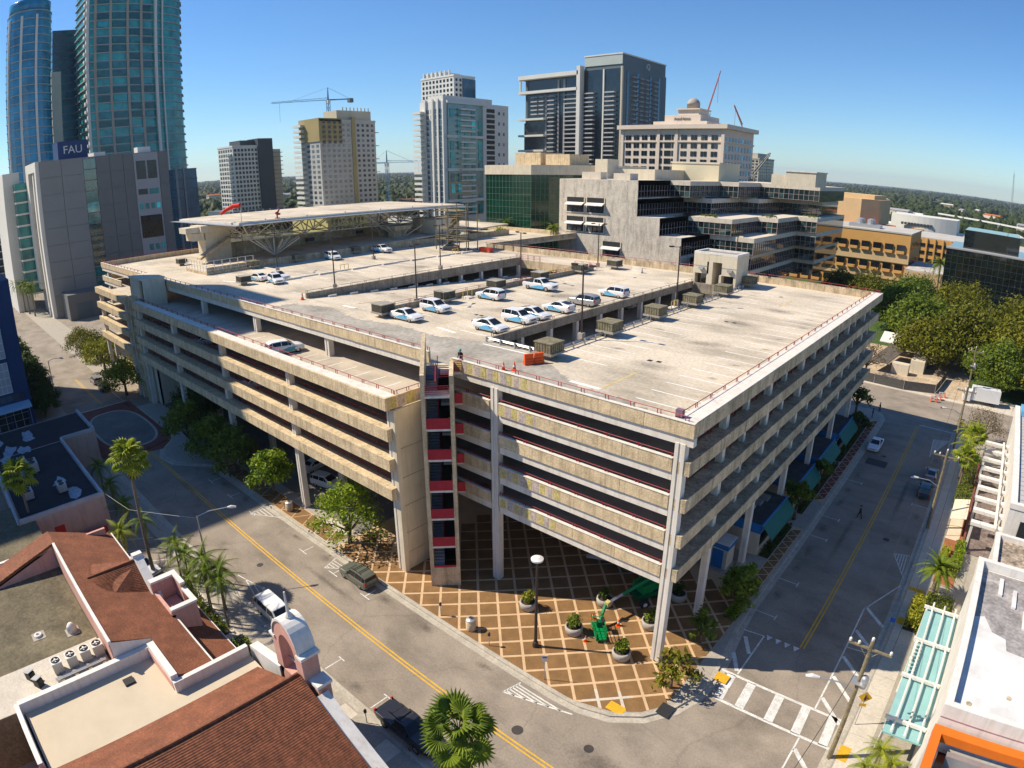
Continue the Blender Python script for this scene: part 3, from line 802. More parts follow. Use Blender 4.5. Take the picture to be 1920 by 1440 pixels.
# ---- street-level shops under the right side
m_bluef = mat("blue_fascia_paint", (.02, .16, .42), .6, .12, 1)
m_awn = mat("green_awning_canvas", (.008, .14, .11), .7, .15, 1.5)
shopg = glass("shop_glass", (.04, .05, .05), .08)
for i, (y0, y1) in enumerate(((20.4, 28.6), (32.6, 39.4), (41.0, 49.4), (51.4, 60.2))):
    s = thing("shop_unit", ["shop with green awning and stacked boxes on its roof nearest the plaza", "shop unit with teal awning, second from the plaza", "shop unit with green awning, third from the plaza", "shop unit with teal awning farthest from the plaza under the garage"][i], "shop", (-2, y0, 0), 0, "awning shops under the garage")
    O("wall", MB().box(-6, y0, .1, .75, y0+.2, 3.6).box(-6, y1-.2, .1, .75, y1, 3.6).box(-6, y0+.2, .1, -5.8, y1-.2, 3.6).box(.55, y0+.2, .1, .75, y1-.2, .9).box(.55, y0+.2, 2.8, .75, y1-.2, 3.6), m_cream, s)
    O("roof", MB().box(-6.05, y0-.05, 3.6, .8, y1+.05, 3.75), mat("dark_roof_felt", (.10, .085, .075), .95, .3, 1), s)
    O("fascia", MB().box(-6.1, y0-.14, 2.9, .85, y0-.02, 4.0).box(.76, y0-.14, 3.3, .9, y1+.1, 4.0), m_bluef, s)
    aw = MB().slab((.9, y0+.2, 3.75), (2.0, y0+.2, 2.55), (2.0, y1-.2, 2.55), (.9, y1-.2, 3.75), .05)
    aw.quad((2.0, y0+.2, 2.5), (2.0, y1-.2, 2.5), (2.0, y1-.2, 2.2), (2.0, y0+.2, 2.2))
    O("awning", aw, m_awn, s)
    n = int((y1-y0)/1.6); w = (y1-y0-.6)/n
    for j in range(n): O("pane", MB().box(.62, y0+.3+j*w, .9, .66, y0+.3+(j+1)*w-.1, 2.8), shopg, s)
    if i == 0:
        for j in range(4): O("roof_box", MB().box(-3.4+.3*j, y0+1.2+1.5*j, 3.75, -1.6+.3*j, y0+2.3+1.5*j, 4.1), m_metal, s)
k = thing("kiosk", "small cream kiosk with a blue door and blue fascia beside the garage columns", "kiosk", (-1.8, 16.6, .1))
O("wall", MB().box(-3.0, 15.8, .1, -.9, 17.8, 3.0), m_cream, k)
O("fascia", MB().box(-3.1, 15.7, 2.5, -.8, 17.9, 3.1), m_bluef, k)
O("door", MB().box(-2.5, 15.72, .15, -1.3, 15.8, 2.3), m_bluef, k)
O("roof", MB().box(-3.15, 15.65, 3.1, -.75, 17.95, 3.2), m_trim, k)
# ribbed wall and plinths behind the plaza
rw = MB().box(-17.5, 13.0, .1, -6.0, 13.4, 6.5)
for i in range(34): rw.box(-17.4+i*.335, 12.86, .1, -17.25+i*.335, 13.0, 6.5)
part("ribbed_wall", rw, m_tan)
part("ramp_wall", MB().box(-6.0, 9.0, .1, -5.6, 14, 4.0).slab((-13, 8.0, 1.0), (-6.2, 8.0, 3.0), (-6.2, 10.5, 3.0), (-13, 10.5, 1.0), .4), m_deckdark)
part("ground_slab", MB().box(-98, 15, .1, -6.2, 68, .16).box(-98, -4.6, .1, -35.2, 15, .15), m_asph2)
part("driveway", MB().box(-40.5, -8.2, .1, -36.2, -4.6, .145), m_walkw)
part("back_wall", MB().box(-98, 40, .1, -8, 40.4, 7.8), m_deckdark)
part("left_base_wall", MB().box(-104, -4.5, .1, -96, -4.2, 8.0).box(-96.3, -4.5, .1, -96, 2, 8.0).box(-124, -4.4, .1, -106, -4.0, 8.2), m_cream)
# ------------------------------------------------------------------ vehicles
m_pw = mat("white_car_paint", (.74, .74, .73), .25, .03, 1, spec=.6)
m_pblue = mat("blue_wave_livery", (.12, .42, .66), .3, .1, 1, spec=.5)
m_pteal = mat("teal_wave_livery", (.02, .30, .38), .3, .1, 1, spec=.5)
m_psil = mat("silver_car_paint", (.42, .42, .42), .3, .05, 1, metal=.5)
m_pgreen = mat("grey_green_car_paint", (.20, .21, .17), .3, .05, 1, metal=.5)
m_pblk = mat("black_car_paint", (.025, .025, .03), .25, .05, 1, spec=.7)
m_pnavy = mat("dark_teal_car_paint", (.02, .06, .08), .25, .05, 1, spec=.7)
PROF = {
 'suv': [(-2.24, .82, .42, .92, .76, 1.05), (-2.1, .89, .30, 1.02, .68, 1.50), (-1.7, .91, .26, 1.03, .67, 1.64), (-.6, .92, .25, 1.01, .67, 1.68), (.25, .92, .25, .99, .66, 1.62), (1.08, .91, .25, .98, .80, 1.06), (1.8, .89, .27, .92, .76, 1.0), (2.2, .82, .34, .78, .70, .86)],
 'sedan': [(-2.38, .80, .42, .84, .72, .96), (-2.1, .88, .28, .94, .76, 1.05), (-1.6, .90, .24, .95, .74, 1.1), (-.85, .91, .23, .94, .60, 1.43), (.15, .91, .23, .92, .60, 1.46), (1.1, .90, .24, .90, .76, .97), (1.9, .87, .28, .82, .72, .88), (2.36, .78, .34, .64, .66, .72)],
 'hatch': [(-2.2, .80, .42, .95, .72, 1.12), (-1.95, .87, .28, .98, .64, 1.24), (-.7, .88, .24, .95, .58, 1.49), (.1, .88, .24, .92, .60, 1.48), (1.2, .87, .24, .87, .76, .95), (1.85, .85, .28, .78, .72, .85), (2.2, .76, .34, .62, .64, .70)],
 'van': [(-2.5, .86, .45, 1.0, .80, 1.15), (-2.42, .93, .32, 1.05, .76, 1.70), (-1.9, .95, .28, 1.06, .76, 1.76), (.0, .95, .27, 1.04, .76, 1.78), (.85, .95, .27, 1.02, .72, 1.70), (1.6, .94, .28, 1.0, .82, 1.12), (2.2, .90, .30, .90, .78, 1.0), (2.5, .82, .36, .76, .7, .84)],
 'pickup': [(-2.85, .93, .58, 1.12, .91, 1.14), (-2.6, .96, .45, 1.14, .93, 1.16), (-.75, .96, .42, 1.14, .93, 1.17), (-.55, .96, .42, 1.14, .74, 1.80), (.1, .96, .42, 1.13, .74, 1.86), (.5, .96, .42, 1.12, .73, 1.82), (1.25, .95, .42, 1.14, .86, 1.24), (2.3, .93, .45, 1.10, .84, 1.18), (2.8, .88, .5, .98, .8, 1.05)],
}
GH = {'suv': (1, 4), 'sedan': (3, 4), 'hatch': (2, 3), 'van': (1, 4), 'pickup': (3, 5)}   # roof stations
WHEEL = {'suv': (1.35, -1.3, .36), 'sedan': (1.42, -1.4, .33), 'hatch': (1.35, -1.3, .32), 'van': (1.5, -1.5, .35), 'pickup': (1.75, -1.8, .40)}
CARM = {}
def car_mesh(kind):
    if kind in CARM: return CARM[kind]
    S = PROF[kind]; b = MB(); n = 10
    for (x, w, z0, zb, wr, zr) in S:
        zm = (z0+zb)/2
        b.v += [(x, -w*.94, z0), (x, -w, zm), (x, -w*.98, zb-.04), (x, -w*.94, zb), (x, -wr, zr-.03), (x, wr, zr-.03), (x, w*.94, zb), (x, w*.98, zb-.04), (x, w, zm), (x, w*.94, z0)]
        # crown of the roof / bonnet
    for i in range(len(S)-1):
        for j in range(n-1):
            b.f.append((i*n+j, i*n+j+1, (i+1)*n+j+1, (i+1)*n+j))
        b.f.append((i*n+n-1, i*n, (i+1)*n, (i+1)*n+n-1))
    b.f.append(tuple(range(n-1, -1, -1))); k = (len(S)-1)*n; b.f.append(tuple(range(k, k+n)))
    # bumper lips and mirrors
    x0, x1 = S[0][0], S[-1][0]
    b.box(x0-.07, -.72, .42, x0+.1, .72, .62); b.box(x1-.1, -.66, .38, x1+.06, .66, .56)
    g0, g1 = GH[kind]
    for s in (-1, 1): b.rbox(S[g1][0]+.35, s*1.0, S[g1][3]+.06, .12, .18, .13)
    body = b
    gl = MB()
    def lerp(p, q, t): return tuple(p[c]+(q[c]-p[c])*t for c in range(3))
    def off(pts, d): return [(p[0]+d[0], p[1]+d[1], p[2]+d[2]) for p in pts]
    for s in (-1, 1):                                     # side glass
        lo = [(S[i][0], s*S[i][1]*.94, S[i][3]) for i in range(len(S))]; hi = [(S[i][0], s*S[i][4], S[i][5]-.03) for i in range(len(S))]
        segs = list(range(g0-1 if kind in ('sedan', 'hatch') else g0, g1+1))
        for i in segs:
            if i+1 >= len(S): continue
            t0, t1 = .12, .86
            if i == g1:    a = [lerp(lo[i], hi[i], t0), lerp(lo[i+1], lo[i], .25), lerp(lo[i], hi[i], t1)]
            elif i < g0:   a = [lerp(lo[i], lo[i+1], .3), lerp(lo[i+1], hi[i+1], t0), lerp(lo[i+1], hi[i+1], t1)]
            else:
                e = .05
                A, Bq, Cq, Dq = lerp(lo[i], hi[i], t0), lerp(lo[i+1], hi[i+1], t0), lerp(lo[i+1], hi[i+1], t1), lerp(lo[i], hi[i], t1)
                a = [lerp(A, Bq, e), lerp(Bq, A, e), lerp(Cq, Dq, e), lerp(Dq, Cq, e)]
            a = off(a, (0, s*.02, .012)); gl.poly(a if s < 0 else a[::-1])
    def sheet_(i0, i1, t0, t1, d):
        A = S[i0]; C_ = S[i1]
        p = [(A[0], -A[4]*.9, A[5]-.03), (A[0], A[4]*.9, A[5]-.03), (C_[0], C_[4]*.9, C_[5]-.03), (C_[0], -C_[4]*.9, C_[5]-.03)]
        q = [lerp(p[0], p[3], t0), lerp(p[1], p[2], t0), lerp(p[1], p[2], t1), lerp(p[0], p[3], t1)]
        gl.poly(off(q[::-1], d))
    sheet_(g1, g1+1, .08, .92, (.02, 0, .025))                                    # windscreen
    if kind == 'pickup': sheet_(g0-1, g0, .1, .85, (-.03, 0, .0))
    elif kind in ('suv', 'van'): sheet_(0, 1, .15, .85, (-.03, 0, .01))
    else: sheet_(g0-1, g0, .08, .92, (-.02, 0, .025))
    CARM[kind] = (body, gl, {})
    return CARM[kind]
wh = MB().lathe([(.55, -.11), (.95, -.11), (1.0, -.07), (1.0, .07), (.95, .11), (.55, .11)], n=18)
wheel_me = wh.mesh("tyre", m_tyre, True)
rim_me = MB().lathe([(.18, -.03), (.62, -.06), (.62, .06), (.5, .118), (.12, .112)], n=14).mesh("rim", m_rim)
def car(kind, paint, x, y, z, deg, label, group=None, wave=None, cat="car", sc=1.0, rack=False):
    t = thing("parked_" + ("pickup" if kind == 'pickup' else "van" if kind == 'van' else "car"), label, cat, (x, y, z), R(deg), group)
    t.scale = (sc, sc, sc)
    body, gl, cache = car_mesh(kind); S = PROF[kind]
    if "b" not in cache:
        cache["b"] = body.mesh(kind + "_body", m_pw, True); cache["g"] = gl.mesh(kind + "_glass", m_car_glass)
        for p in cache["b"].polygons:
            p.use_smooth = False
    put("body", cache["b"], t, world=False, m=paint); put("windows", cache["g"], t, world=False)
    wf, wr_, rr = WHEEL[kind]
    for wx in (wf, wr_):
        for s in (-1, 1):
            w = put("wheel", wheel_me, t, (wx, s*(S[2][1]-.07), rr), (R(90), 0, 0), (rr, rr, rr*1.05), world=False)
            put("rim", rim_me, w, (0, 0, -.03*s), (0, 0, 0) if s < 0 else (R(180), 0, 0), (1, 1, 1), world=False)
    if "h" not in cache:
        e = S[-1]; r0 = S[0]
        cache["h"] = MB().rbox(0, 0, 0, .22, .34, .16, 0, 0).mesh("lamp", m_lamp); cache["t"] = MB().rbox(0, 0, 0, .12, .2, .3).mesh("lamp", m_tail)
        cache["q"] = MB().box(-.03, -.42, -.1, .03, .42, .1).mesh("grille", m_grille)
    e = S[-1]; r0 = S[0]
    for s in (-1, 1):
        put("headlight", cache["h"], t, (e[0]-.08, s*.62, (e[2]+e[3])/2+.14), world=False)
        put("tail_light", cache["t"], t, (r0[0]+.03, s*(r0[1]-.1), r0[3]-.02), world=False)
    put("grille", cache["q"], t, (e[0]+.01, 0, (e[2]+e[3])/2+.04), world=False)
    if rack:
        O("roof_rack", MB().box(-1.4, -.6, S[3][5], .1, -.55, S[3][5]+.06).box(-1.4, .55, S[3][5], .1, .6, S[3][5]+.06).box(-1.1, -.6, S[3][5]+.05, -1.02, .6, S[3][5]+.09).box(-.3, -.6, S[3][5]+.05, -.22, .6, S[3][5]+.09), m_grille, t, world=False)
    if kind == 'pickup' and wave is not None and not rack:
        O("bed", MB().box(-2.6, -.78, 1.17, -.8, .78, 1.185), m_grille, t, world=False)
    if wave is not None:
        w = S[3][1]
        for s in (-1, 1):
            wm_ = MB()
            xs = [-1.75 + i*.25 for i in range(14)]
            for i in range(13):
                def top(x): return .62 + .20*math.sin(1.5*x+.6) + (.05 if s < 0 else 0)
                a = (xs[i], s*(w+.008), .34); b_ = (xs[i+1], s*(w+.008), .34); c_ = (xs[i+1], s*(w+.008), top(xs[i+1])); d_ = (xs[i], s*(w+.008), top(xs[i]))
                if any(abs(xs[i]+.12-q) < rr+.05 for q in (wf, wr_)): a = (a[0], a[1], min(.75, d_[2])); b_ = (b_[0], b_[1], min(.75, c_[2]))
                wm_.quad(*((a, b_, c_, d_) if s < 0 else (d_, c_, b_, a)))
            O("wave_stripe", wm_, wave, t, world=False)
    return t
FL = "white company cars with a blue wave on the roof"
car('sedan', m_pw, -42.2, 9.9, ZR, 0, "white sedan with blue wave parked beside the big planter box nearest the ramp", FL, m_pblue)
car('suv', m_pw, -43.0, 15.4, ZR, 0, "white SUV with blue wave behind the sedan on the left roof row", FL, m_pblue)
car('suv', m_pw, -43.0, 25.9, ZR, 180, "white SUV showing its tail, next to the pickup on the roof", FL, m_pblue)
car('pickup', m_pw, -42.2, 36.2, ZR, 0, "white pickup truck with blue wave on the garage roof", FL, m_pblue, cat="pickup")
car('hatch', m_pw, -30.6, 12.6, ZR, 0, "white hatchback nearest the corner of the light well", FL, m_pblue)
car('suv', m_pw, -30.8, 17.9, ZR, 0, "white SUV facing the light well beside the front hatchback", FL, m_pblue)
car('hatch', m_pw, -30.8, 20.7, ZR, 0, "white car close behind the SUV facing the light well", FL, m_pblue)
car('hatch', m_pw, -30.9, 25.8, ZR, 180, "white hatchback parked tail first between two gaps on the well side", FL, m_pblue)
car('suv', m_psil, -30.8, 31.4, ZR, 180, "silver SUV parked along the light well without a wave stripe", None, None)
car('suv', m_pw, -31.0, 39.3, ZR, 180, "white SUV farthest back along the light well", FL, m_pblue)
car('sedan', m_pw, -86.2, 12.4, ZR, 190, "white sedan, left one of three cars by the fenced pier", FL, m_pblue)
car('sedan', m_pw, -84.6, 15.6, ZR, 10, "white sedan, rear one of three cars by the fenced pier", FL, m_pblue)
car('suv', m_pw, -81.0, 13.2, ZR, -12, "white SUV, front one of three cars by the fenced pier", FL, m_pblue)
car('suv', m_pw, -50.6, -2.6, DK[3], 78, "white SUV with teal wave alone on the lower left roof", None, m_pteal)
car('van', m_pw, -97.6, 35.6, ZR, -10, "white passenger van in the shade below the helipad", None, m_pblue, cat="van")
car('pickup', m_pw, -98.2, 49.0, ZR, 0, "white pickup in the shade beside the helipad stair house", None, m_pblue, cat="pickup")
car('hatch', m_pblk, -88.2, 60.6, ZR, 200, "black car with red tail light beside the scaffold stair")
car('sedan', m_pw, -74.0, -2.8, DK[2], 80, "white car seen inside the third deck on the left wing")
car('sedan', m_pw, -58.6, -2.9, DK[1], 80, "white car seen inside the second deck on the left wing")
car('suv', m_pw, -47.6, -.6, .12, 15, "white SUV parked under the first deck behind the columns")
car('sedan', m_pw, -53.2, 1.2, .12, 100, "pale car under the deck beside the bright green tree")
car('sedan', m_pw, -33.4, 45.5, DK[3], 180, "white car in the shade below the roof of the light well")
car('suv', m_pgreen, -28.3, -9.75, 0, 180, "grey green SUV parked at the kerb beside the plaza", rack=True)
car('van', m_pw, -29.0, -18.75, 0, 0, "white minivan parked by the palms on the near kerb", cat="van")
car('pickup', m_pblk, -9.9, -18.9, 0, 0, "black pickup with bed cover parked on the near kerb", rack=True, cat="pickup")
car('sedan', m_pw, -46.0, -25.6, 0, 15, "white car beside the tall palm in the small car park")
car('suv', m_psil, -63.2, -37.6, 0, -8, "silver SUV in the lot behind the dark roofed building")
car('sedan', m_pw, -57.0, -38.2, 0, -8, "beige sedan in the lot nearest the terracotta gable", None)
car('suv', m_psil, -121.6, -10.2, 0, 180, "silver car parked in the sun near the brick junction")
car('suv', m_pblk, -115.0, -10.2, 0, 180, "dark SUV parked under the street tree by the brick junction")
car('sedan', m_pw, 5.1, 60.0, 0, 270, "white sedan parked in the shade on the garage side of the right street")
car('hatch', m_psil, 14.5, 54.2, 0, 90, "pale hatchback parked beside the utility pole on the right street")
car('suv', m_pnavy, 14.4, 48.4, 0, 90, "dark teal SUV parked in front of the pale hatchback")

# ------------------------------------------------------------------ roof furniture
pb = None
m_plb = mat("mossy_exposed_aggregate", (.24, .21, .13), .95, .35, 1.2, fine=(9, .35), streak=.3, bump=.4)
m_plb2 = mat("dark_slatted_planter", (.10, .09, .065), .95, .35, 1.2, fine=(9, .3))
def roof_planter(x, y, label, dark=False, s=1.0, z=ZR):
    t = thing("roof_planter", label, "planter", (x, y, z), 0, "planter boxes on the garage roof")
    O("foot", MB().box(-.45*s, -.45*s, 0, .45*s, .45*s, .55*s), m_deckgrey, t, world=False)
    O("tray", MB().box(-1.15*s, -1.15*s, .5*s, 1.15*s, 1.15*s, .72*s), m_deckgrey, t, world=False)
    O("box", MB().box(-1.05*s, -1.05*s, .72*s, 1.05*s, 1.05*s, 1.65*s), m_plb2 if dark else m_plb, t, world=False)
    for k in range(4):
        q = MB()
        for j in range(7):
            a = -1.0*s + j*2.0*s/6
            q.box(a-.02, -1.075*s, .75*s, a+.02, -1.05*s, 1.6*s) if k == 0 else q.box(1.05*s, a-.02, .75*s, 1.075*s, a+.02, 1.6*s) if k == 1 else None
        if k < 2: stuff(O("rib", q, m_plb2, t, world=False))
    O("rim", MB().box(-1.1*s, -1.1*s, 1.65*s, 1.1*s, 1.1*s, 1.75*s), m_plb if not dark else m_deckgrey, t, world=False)
    return t
for i, (x, y) in enumerate(((-19.0, 8.6), (-19.2, 19.9), (-19.3, 30.6), (-19.2, 41.0), (-19.2, 51.5), (-19.2, 62.0))):
    roof_planter(x, y, ["mossy planter box at the near corner of the light well by the orange barrier", "mossy planter box on the barrier line, second from the front corner", "mossy planter box beside the yellow rails on the barrier line", "mossy planter box on the barrier line just short of the lift tower", "mossy planter box in front of the lift tower doors", "mossy planter box behind the lift tower at the end of the barrier"][i])
for i, (x, y) in enumerate(((-46.0, 9.2), (-46.2, 20.0), (-46.6, 31.0), (-46.6, 41.5), (-46.8, 53.0), (-45.2, 62))):
    roof_planter(x, y, ["dark planter box at the front end of the wall beside the sedan", "dark planter box behind the second SUV on the left row", "dark planter box beside the SUV showing its tail", "dark planter box behind the white pickup", "dark planter box at the back end of the ramp wall", "dark planter box standing alone near the back parapet"][i], True)
for i, (x, y, z) in enumerate(((-101, 19, ZR), (-101.2, 29, ZR), (-101.4, 44, ZR), (-120.6, 44, 22.1), (-121.0, 59, 22.6), (-121, 73, 23.1), (-121, 12, ZR), (-84.6, 9.0, ZR))):
    roof_planter(x, y, ["weathered planter beside the fenced pier", "weathered planter left of the white van", "weathered planter right of the white van", "planter on the bright ramp below the truss, nearest", "planter on the bright ramp below the truss, middle", "planter on the bright ramp below the truss, farthest", "planter at the corner of the far left roof", "pale concrete block in front of the three cars"][i], i > 2, .9, z)
cylm = MB().lathe([(1, -.5), (1, .5)], n=10).mesh("tube", m_pole)
def roof_lamp(x, y, h, label, z=ZR, rz=0):
    t = thing("roof_light_pole", label, "light pole", (x, y, z), rz, "light poles on the garage roof")
    O("plinth", MB().box(-.3, -.3, 0, .3, .3, .75), m_deckgrey, t, world=False)
    O("pole", MB().tube([(0, 0, .7), (0, 0, h)], [.11, .08], 8), m_pole, t, world=False)
    O("arm", MB().tube([(-1.0, 0, h-.12), (1.0, 0, h-.12)], .04, 6), m_pole, t, world=False)
    for s in (-1, 1): O("lamp_head", MB().rbox(s*1.15, 0, h-.05, .7, .34, .16).rbox(s*1.15, 0, h-.14, .5, .26, .05), m_pole, t, world=False)
for i, (x, y) in enumerate(((-20.6, 16.4), (-21.2, 40.0), (-23.4, 66.2), (-48.6, 17.0), (-48.2, 38.6), (-48.8, 61.8), (-68.0, 16.5), (-68.8, 40.0), (-92.8, 20.0), (-90.5, 41.0), (-92, 62), (-128, 30), (-126, 60))):
    roof_lamp(x, y, 8.2, ["tall roof light pole in front of the parked hatchbacks by the light well", "tall roof light pole beside the yellow rails left of the lift tower", "roof light pole behind the lift tower", "tall roof light pole beside the second planter of the left row", "roof light pole behind the white pickup", "roof light pole near the back parapet by the stone building", "roof light pole on the ramp edge above the orange cone", "roof light pole at the middle of the ramp edge", "roof light pole behind the three cars", "roof light pole in front of the shaded van", "roof light pole by the scaffold stair", "roof light pole at the far left roof beside the pier", "roof light pole far left below the truss"][i], rz=R(40*i))
m_yb = mat("yellow_bollard_paint", (.62, .42, .02), .6, .15, 2)
for i, (x, y) in enumerate(((-20.6, 37.4), (-48.4, 46.6), (-83.2, 27.8), (-83.0, 56.5), (-46.2, 23.6))):
    t = thing("yellow_guard_rail", ["yellow tube rails on the barrier line below the tall pole", "yellow tube rails at the back of the ramp wall", "yellow tube rails beside the shaded lane", "yellow tube rails near the scaffold stair", "yellow post beside the second dark planter"][i], "railing", (x, y, ZR), 0, "yellow tube rails on the roof")
    for s in (0, 1, 2): O("post", MB().tube([(0, s*.9, 0), (0, s*.9, 1.1)], .06, 8), m_yb, t, world=False)
    O("rail", MB().tube([(0, 0, 1.05), (0, 1.8, 1.05)], .05, 8), m_yb, t, world=False)
    O("kerb_block", MB().box(-.6, .2, 0, .9, 1.4, .2), m_white, t, world=False)
m_or = mat("orange_plastic", (.82, .10, .01), .5, .12, 2)
def cone(x, y, z, label, s=1.0):
    t = thing("traffic_cone", label, "cone", (x, y, z), 0, "orange traffic cones"); t.scale = (s, s, s)
    O("base", MB().box(-.2, -.2, 0, .2, .2, .04), m_or, t, world=False)
    O("body", MB().lathe([(.15, .04), (.03, .72), (.02, .72)], n=12), m_or, t, True, world=False)
    O("collar", MB().lathe([(.112, .3), (.084, .45), (.08, .45)], n=12), m_paintw, t, world=False)
cone(-64.2, 8.3, ZR, "orange cone at the end of the ramp wall on the roof", 1.5)
cone(-19.6, 2.6, ZR, "orange cone by the front parapet, left of a pair", 1.2); cone(-18.8, 3.2, ZR, "orange cone by the front parapet, right of a pair", 1.25)
b = thing("water_barrier", "orange plastic water barrier at the corner of the light well", "barrier", (-18.8, 6.0, ZR), R(62))
q = MB()
for x0 in (-1.0, .02):
    q.prism([(x0, -.28), (x0+.98, -.28), (x0+.98, .28), (x0, .28)], .08, .3)
    q.v += []; q.box(x0+.02, -.2, .3, x0+.96, .2, .55); q.box(x0+.04, -.12, .55, x0+.94, .12, 1.05)
O("shell", q, m_or, b, world=False)
for x0 in (-.75, .25): O("foot", MB().box(x0, -.3, 0, x0+.4, .3, .09), m_or, b, world=False)
t = thing("meter_box", "small purple box on the rail at the near corner of the roof", "box", (-.55, .25, TR))
O("case", MB().box(-.3, -.2, .1, .25, .2, .65), mat("purple_grey_box", (.22, .13, .17), .7, .15, 2), t, world=False); O("bracket", MB().box(-.35, -.1, 0, .3, .1, .1), m_red, t, world=False)
t = thing("jersey_block", "short white concrete block near the back parapet", "barrier", (-40, 61.5, ZR)); O("block", MB().prism([(-1, -.35), (1, -.35), (1, .35), (-1, .35)], 0, .3).box(-1, -.2, .3, 1, .2, .9), m_white, t, world=False)
t = thing("orange_tub", "red orange plastic tub on the roof by the scaffold stair", "bin", (-79.5, 63.5, ZR)); O("tub", MB().box(-1.6, -.6, .1, 1.6, .6, .95).box(-1.7, -.7, .95, 1.7, .7, 1.05), mat("red_plastic", (.55, .06, .02), .5, .15, 2), t, world=False); O("skid", MB().box(-1.2, -.5, 0, -1, .5, .1).box(1, -.5, 0, 1.2, .5, .1), m_metal, t, world=False)

# ------------------------------------------------------------------ helipad on its steel truss
H = thing("helipad", "elevated concrete helipad on a white steel space truss over the garage roof", "helipad", (-120, 50, ZR))
HX0, HX1, HY0, HY1, HZ = -138, -106, 19.5, 82, 29.9
O("pad", MB().box(HX0, HY0, HZ-.35, HX1, HY1, HZ), m_deck, H)
O("pad_edge", MB().box(HX0-.5, HY0-.5, HZ-.75, HX1+.5, HY0, HZ-.1).box(HX1, HY0, HZ-.75, HX1+.5, HY1+.5, HZ-.1).box(HX0-.5, HY0, HZ-.75, HX0, HY1+.5, HZ-.1), m_trim, H)
O("safety_net", MB().box(HX1+.5, HY0-1, HZ-.55, HX1+2.2, HY1+1, HZ-.5).box(HX0-2, HY0-2.2, HZ-.55, HX1+2.2, HY0-.5, HZ-.5), m_metal, H)
m_truss = mat("cream_steel", (.58, .52, .42), .6, .1, 2)
tm = MB().lathe([(1, -.5), (1, .5)], n=7).mesh("truss_tube", m_truss)
mem = []
zt, zb_ = HZ-.8, HZ-4.2
nx, ny = 4, 9
def top(i, j): return (HX0+1+(HX1-HX0-2)*i/nx, HY0+1+(HY1-HY0-2)*j/ny, zt)
def bot(i, j): return (HX0+1+(HX1-HX0-2)*(i+.5)/nx, HY0+1+(HY1-HY0-2)*(j+.5)/ny, zb_)
for j in range(ny+1):
    if j < ny:
        mem.append((top(nx, j), top(nx, j+1))); mem.append((top(nx-1, j), top(nx-1, j+1)))
for i in range(nx): mem.append((top(i, 0), top(i+1, 0)))
for i in range(nx):
    for j in range(ny):
        if i < nx-2 and 1 < j < ny-1: continue
        for a in ((i, j), (i+1, j), (i, j+1), (i+1, j+1)): mem.append((bot(i, j), top(*a)))
        if j < ny-1: mem.append((bot(i, j), bot(i, j+1)))
        if i < nx-1: mem.append((bot(i, j), bot(i+1, j)))
foot = (-108.5, 27, 21.6)
for (fx, fy) in ((-107.5, 27.5), (-112, 30), (-107.5, 62), (-113, 62)):
    for a in ((0, 0), (4, 0), (-4, 0), (0, 4), (0, -4), (4, 4), (-3, -4)):
        mem.append(((fx, fy, 22.2), (fx+a[0], fy+a[1], zb_)))
for a, b in mem[:290]: cyl_between("truss_member", H, tm, a, b, .13)
jm = MB().lathe([(.05, -.28), (.28, -.1), (.28, .1), (.05, .28)], n=8).mesh("joint", m_truss)
for i in range(nx):
    for j in range(ny): put("truss_joint", jm, H, bot(i, j))
# hammerhead pier with flared top, and its base fence
pr = MB().box(-122.6, 16.8, ZR, -118.6, 22.8, 27.6)
pr.prism([(-123.6, 15.8), (-117.6, 15.8), (-117.6, 23.8), (-123.6, 23.8)], 27.6, 29.1)
pr.slab((-122.6, 12.8, 28.9), (-118.6, 12.8, 28.9), (-118.6, 17, 28.9), (-122.6, 17, 28.9), 1.2).slab((-122.6, 14.2, 27.6), (-118.6, 14.2, 27.6), (-118.6, 17, 27.6), (-122.6, 17, 27.6), 1.6)
O("pier", pr, m_cream, H)
O("pier_stair", MB().slab((-118.4, 14.5, 22.6), (-116.2, 14.5, 22.6), (-116.2, 22, 26.4), (-118.4, 22, 26.4), .5), m_tan2, H)
O("pier", MB().box(-114, 60, ZR, -111.8, 64, 24.6).box(-109.6, 60, ZR, -107.4, 64, 24.6).box(-115.4, 59.4, 24.6, -106.2, 64.6, 25.6), m_tan2, H)
O("stair_house", MB().box(-108.0, 70, ZR, -103.2, 78, 26.6), m_cream, H); O("stair_house_side_block", MB().box(-110.6, 69, ZR, -108.0, 78, 26.8), m_tan2, H)  # second, slightly taller block in weathered tan precast
cg = MB()
for i in range(8):
    x = -111.5 + i*1.45; cg.tube([(x, 9.4, ZR), (x, 9.4, ZR+2.6)], .06, 5)
for z in (.1, .9, 1.75, 2.6): cg.tube([(-111.5, 9.4, ZR+z), (-101.2, 9.4, ZR+z)], .05, 5); cg.tube([(-101.2, 9.4, ZR+z), (-101.2, 19.4, ZR+z)], .05, 5)
for i in range(7):
    y = 9.4 + i*1.65; cg.tube([(-101.2, y, ZR), (-101.2, y, ZR+2.6)], .06, 5)
stuff(O("fence", cg, m_trim, H)); O("fence_plinth", MB().box(-111.5, 9.3, ZR, -101.1, 9.5, ZR+.5).box(-101.3, 9.5, ZR, -101.1, 19.4, ZR+.5), m_tan2, H)
for i in range(6):
    for j in (0,): O("pad_lamp", MB().lathe([(.2, 0), (.2, .25), (.1, .3)], HX1-.6, HY0+6+i*10, HZ, 8), m_trim, H)
w = thing("windsock", "red windsock on a thin mast at the near edge of the helipad", "windsock", (-107.5, 20.6, HZ))
O("mast", MB().tube([(0, 0, 0), (0, 0, 3.4)], .06, 6), m_trim, w, world=False)
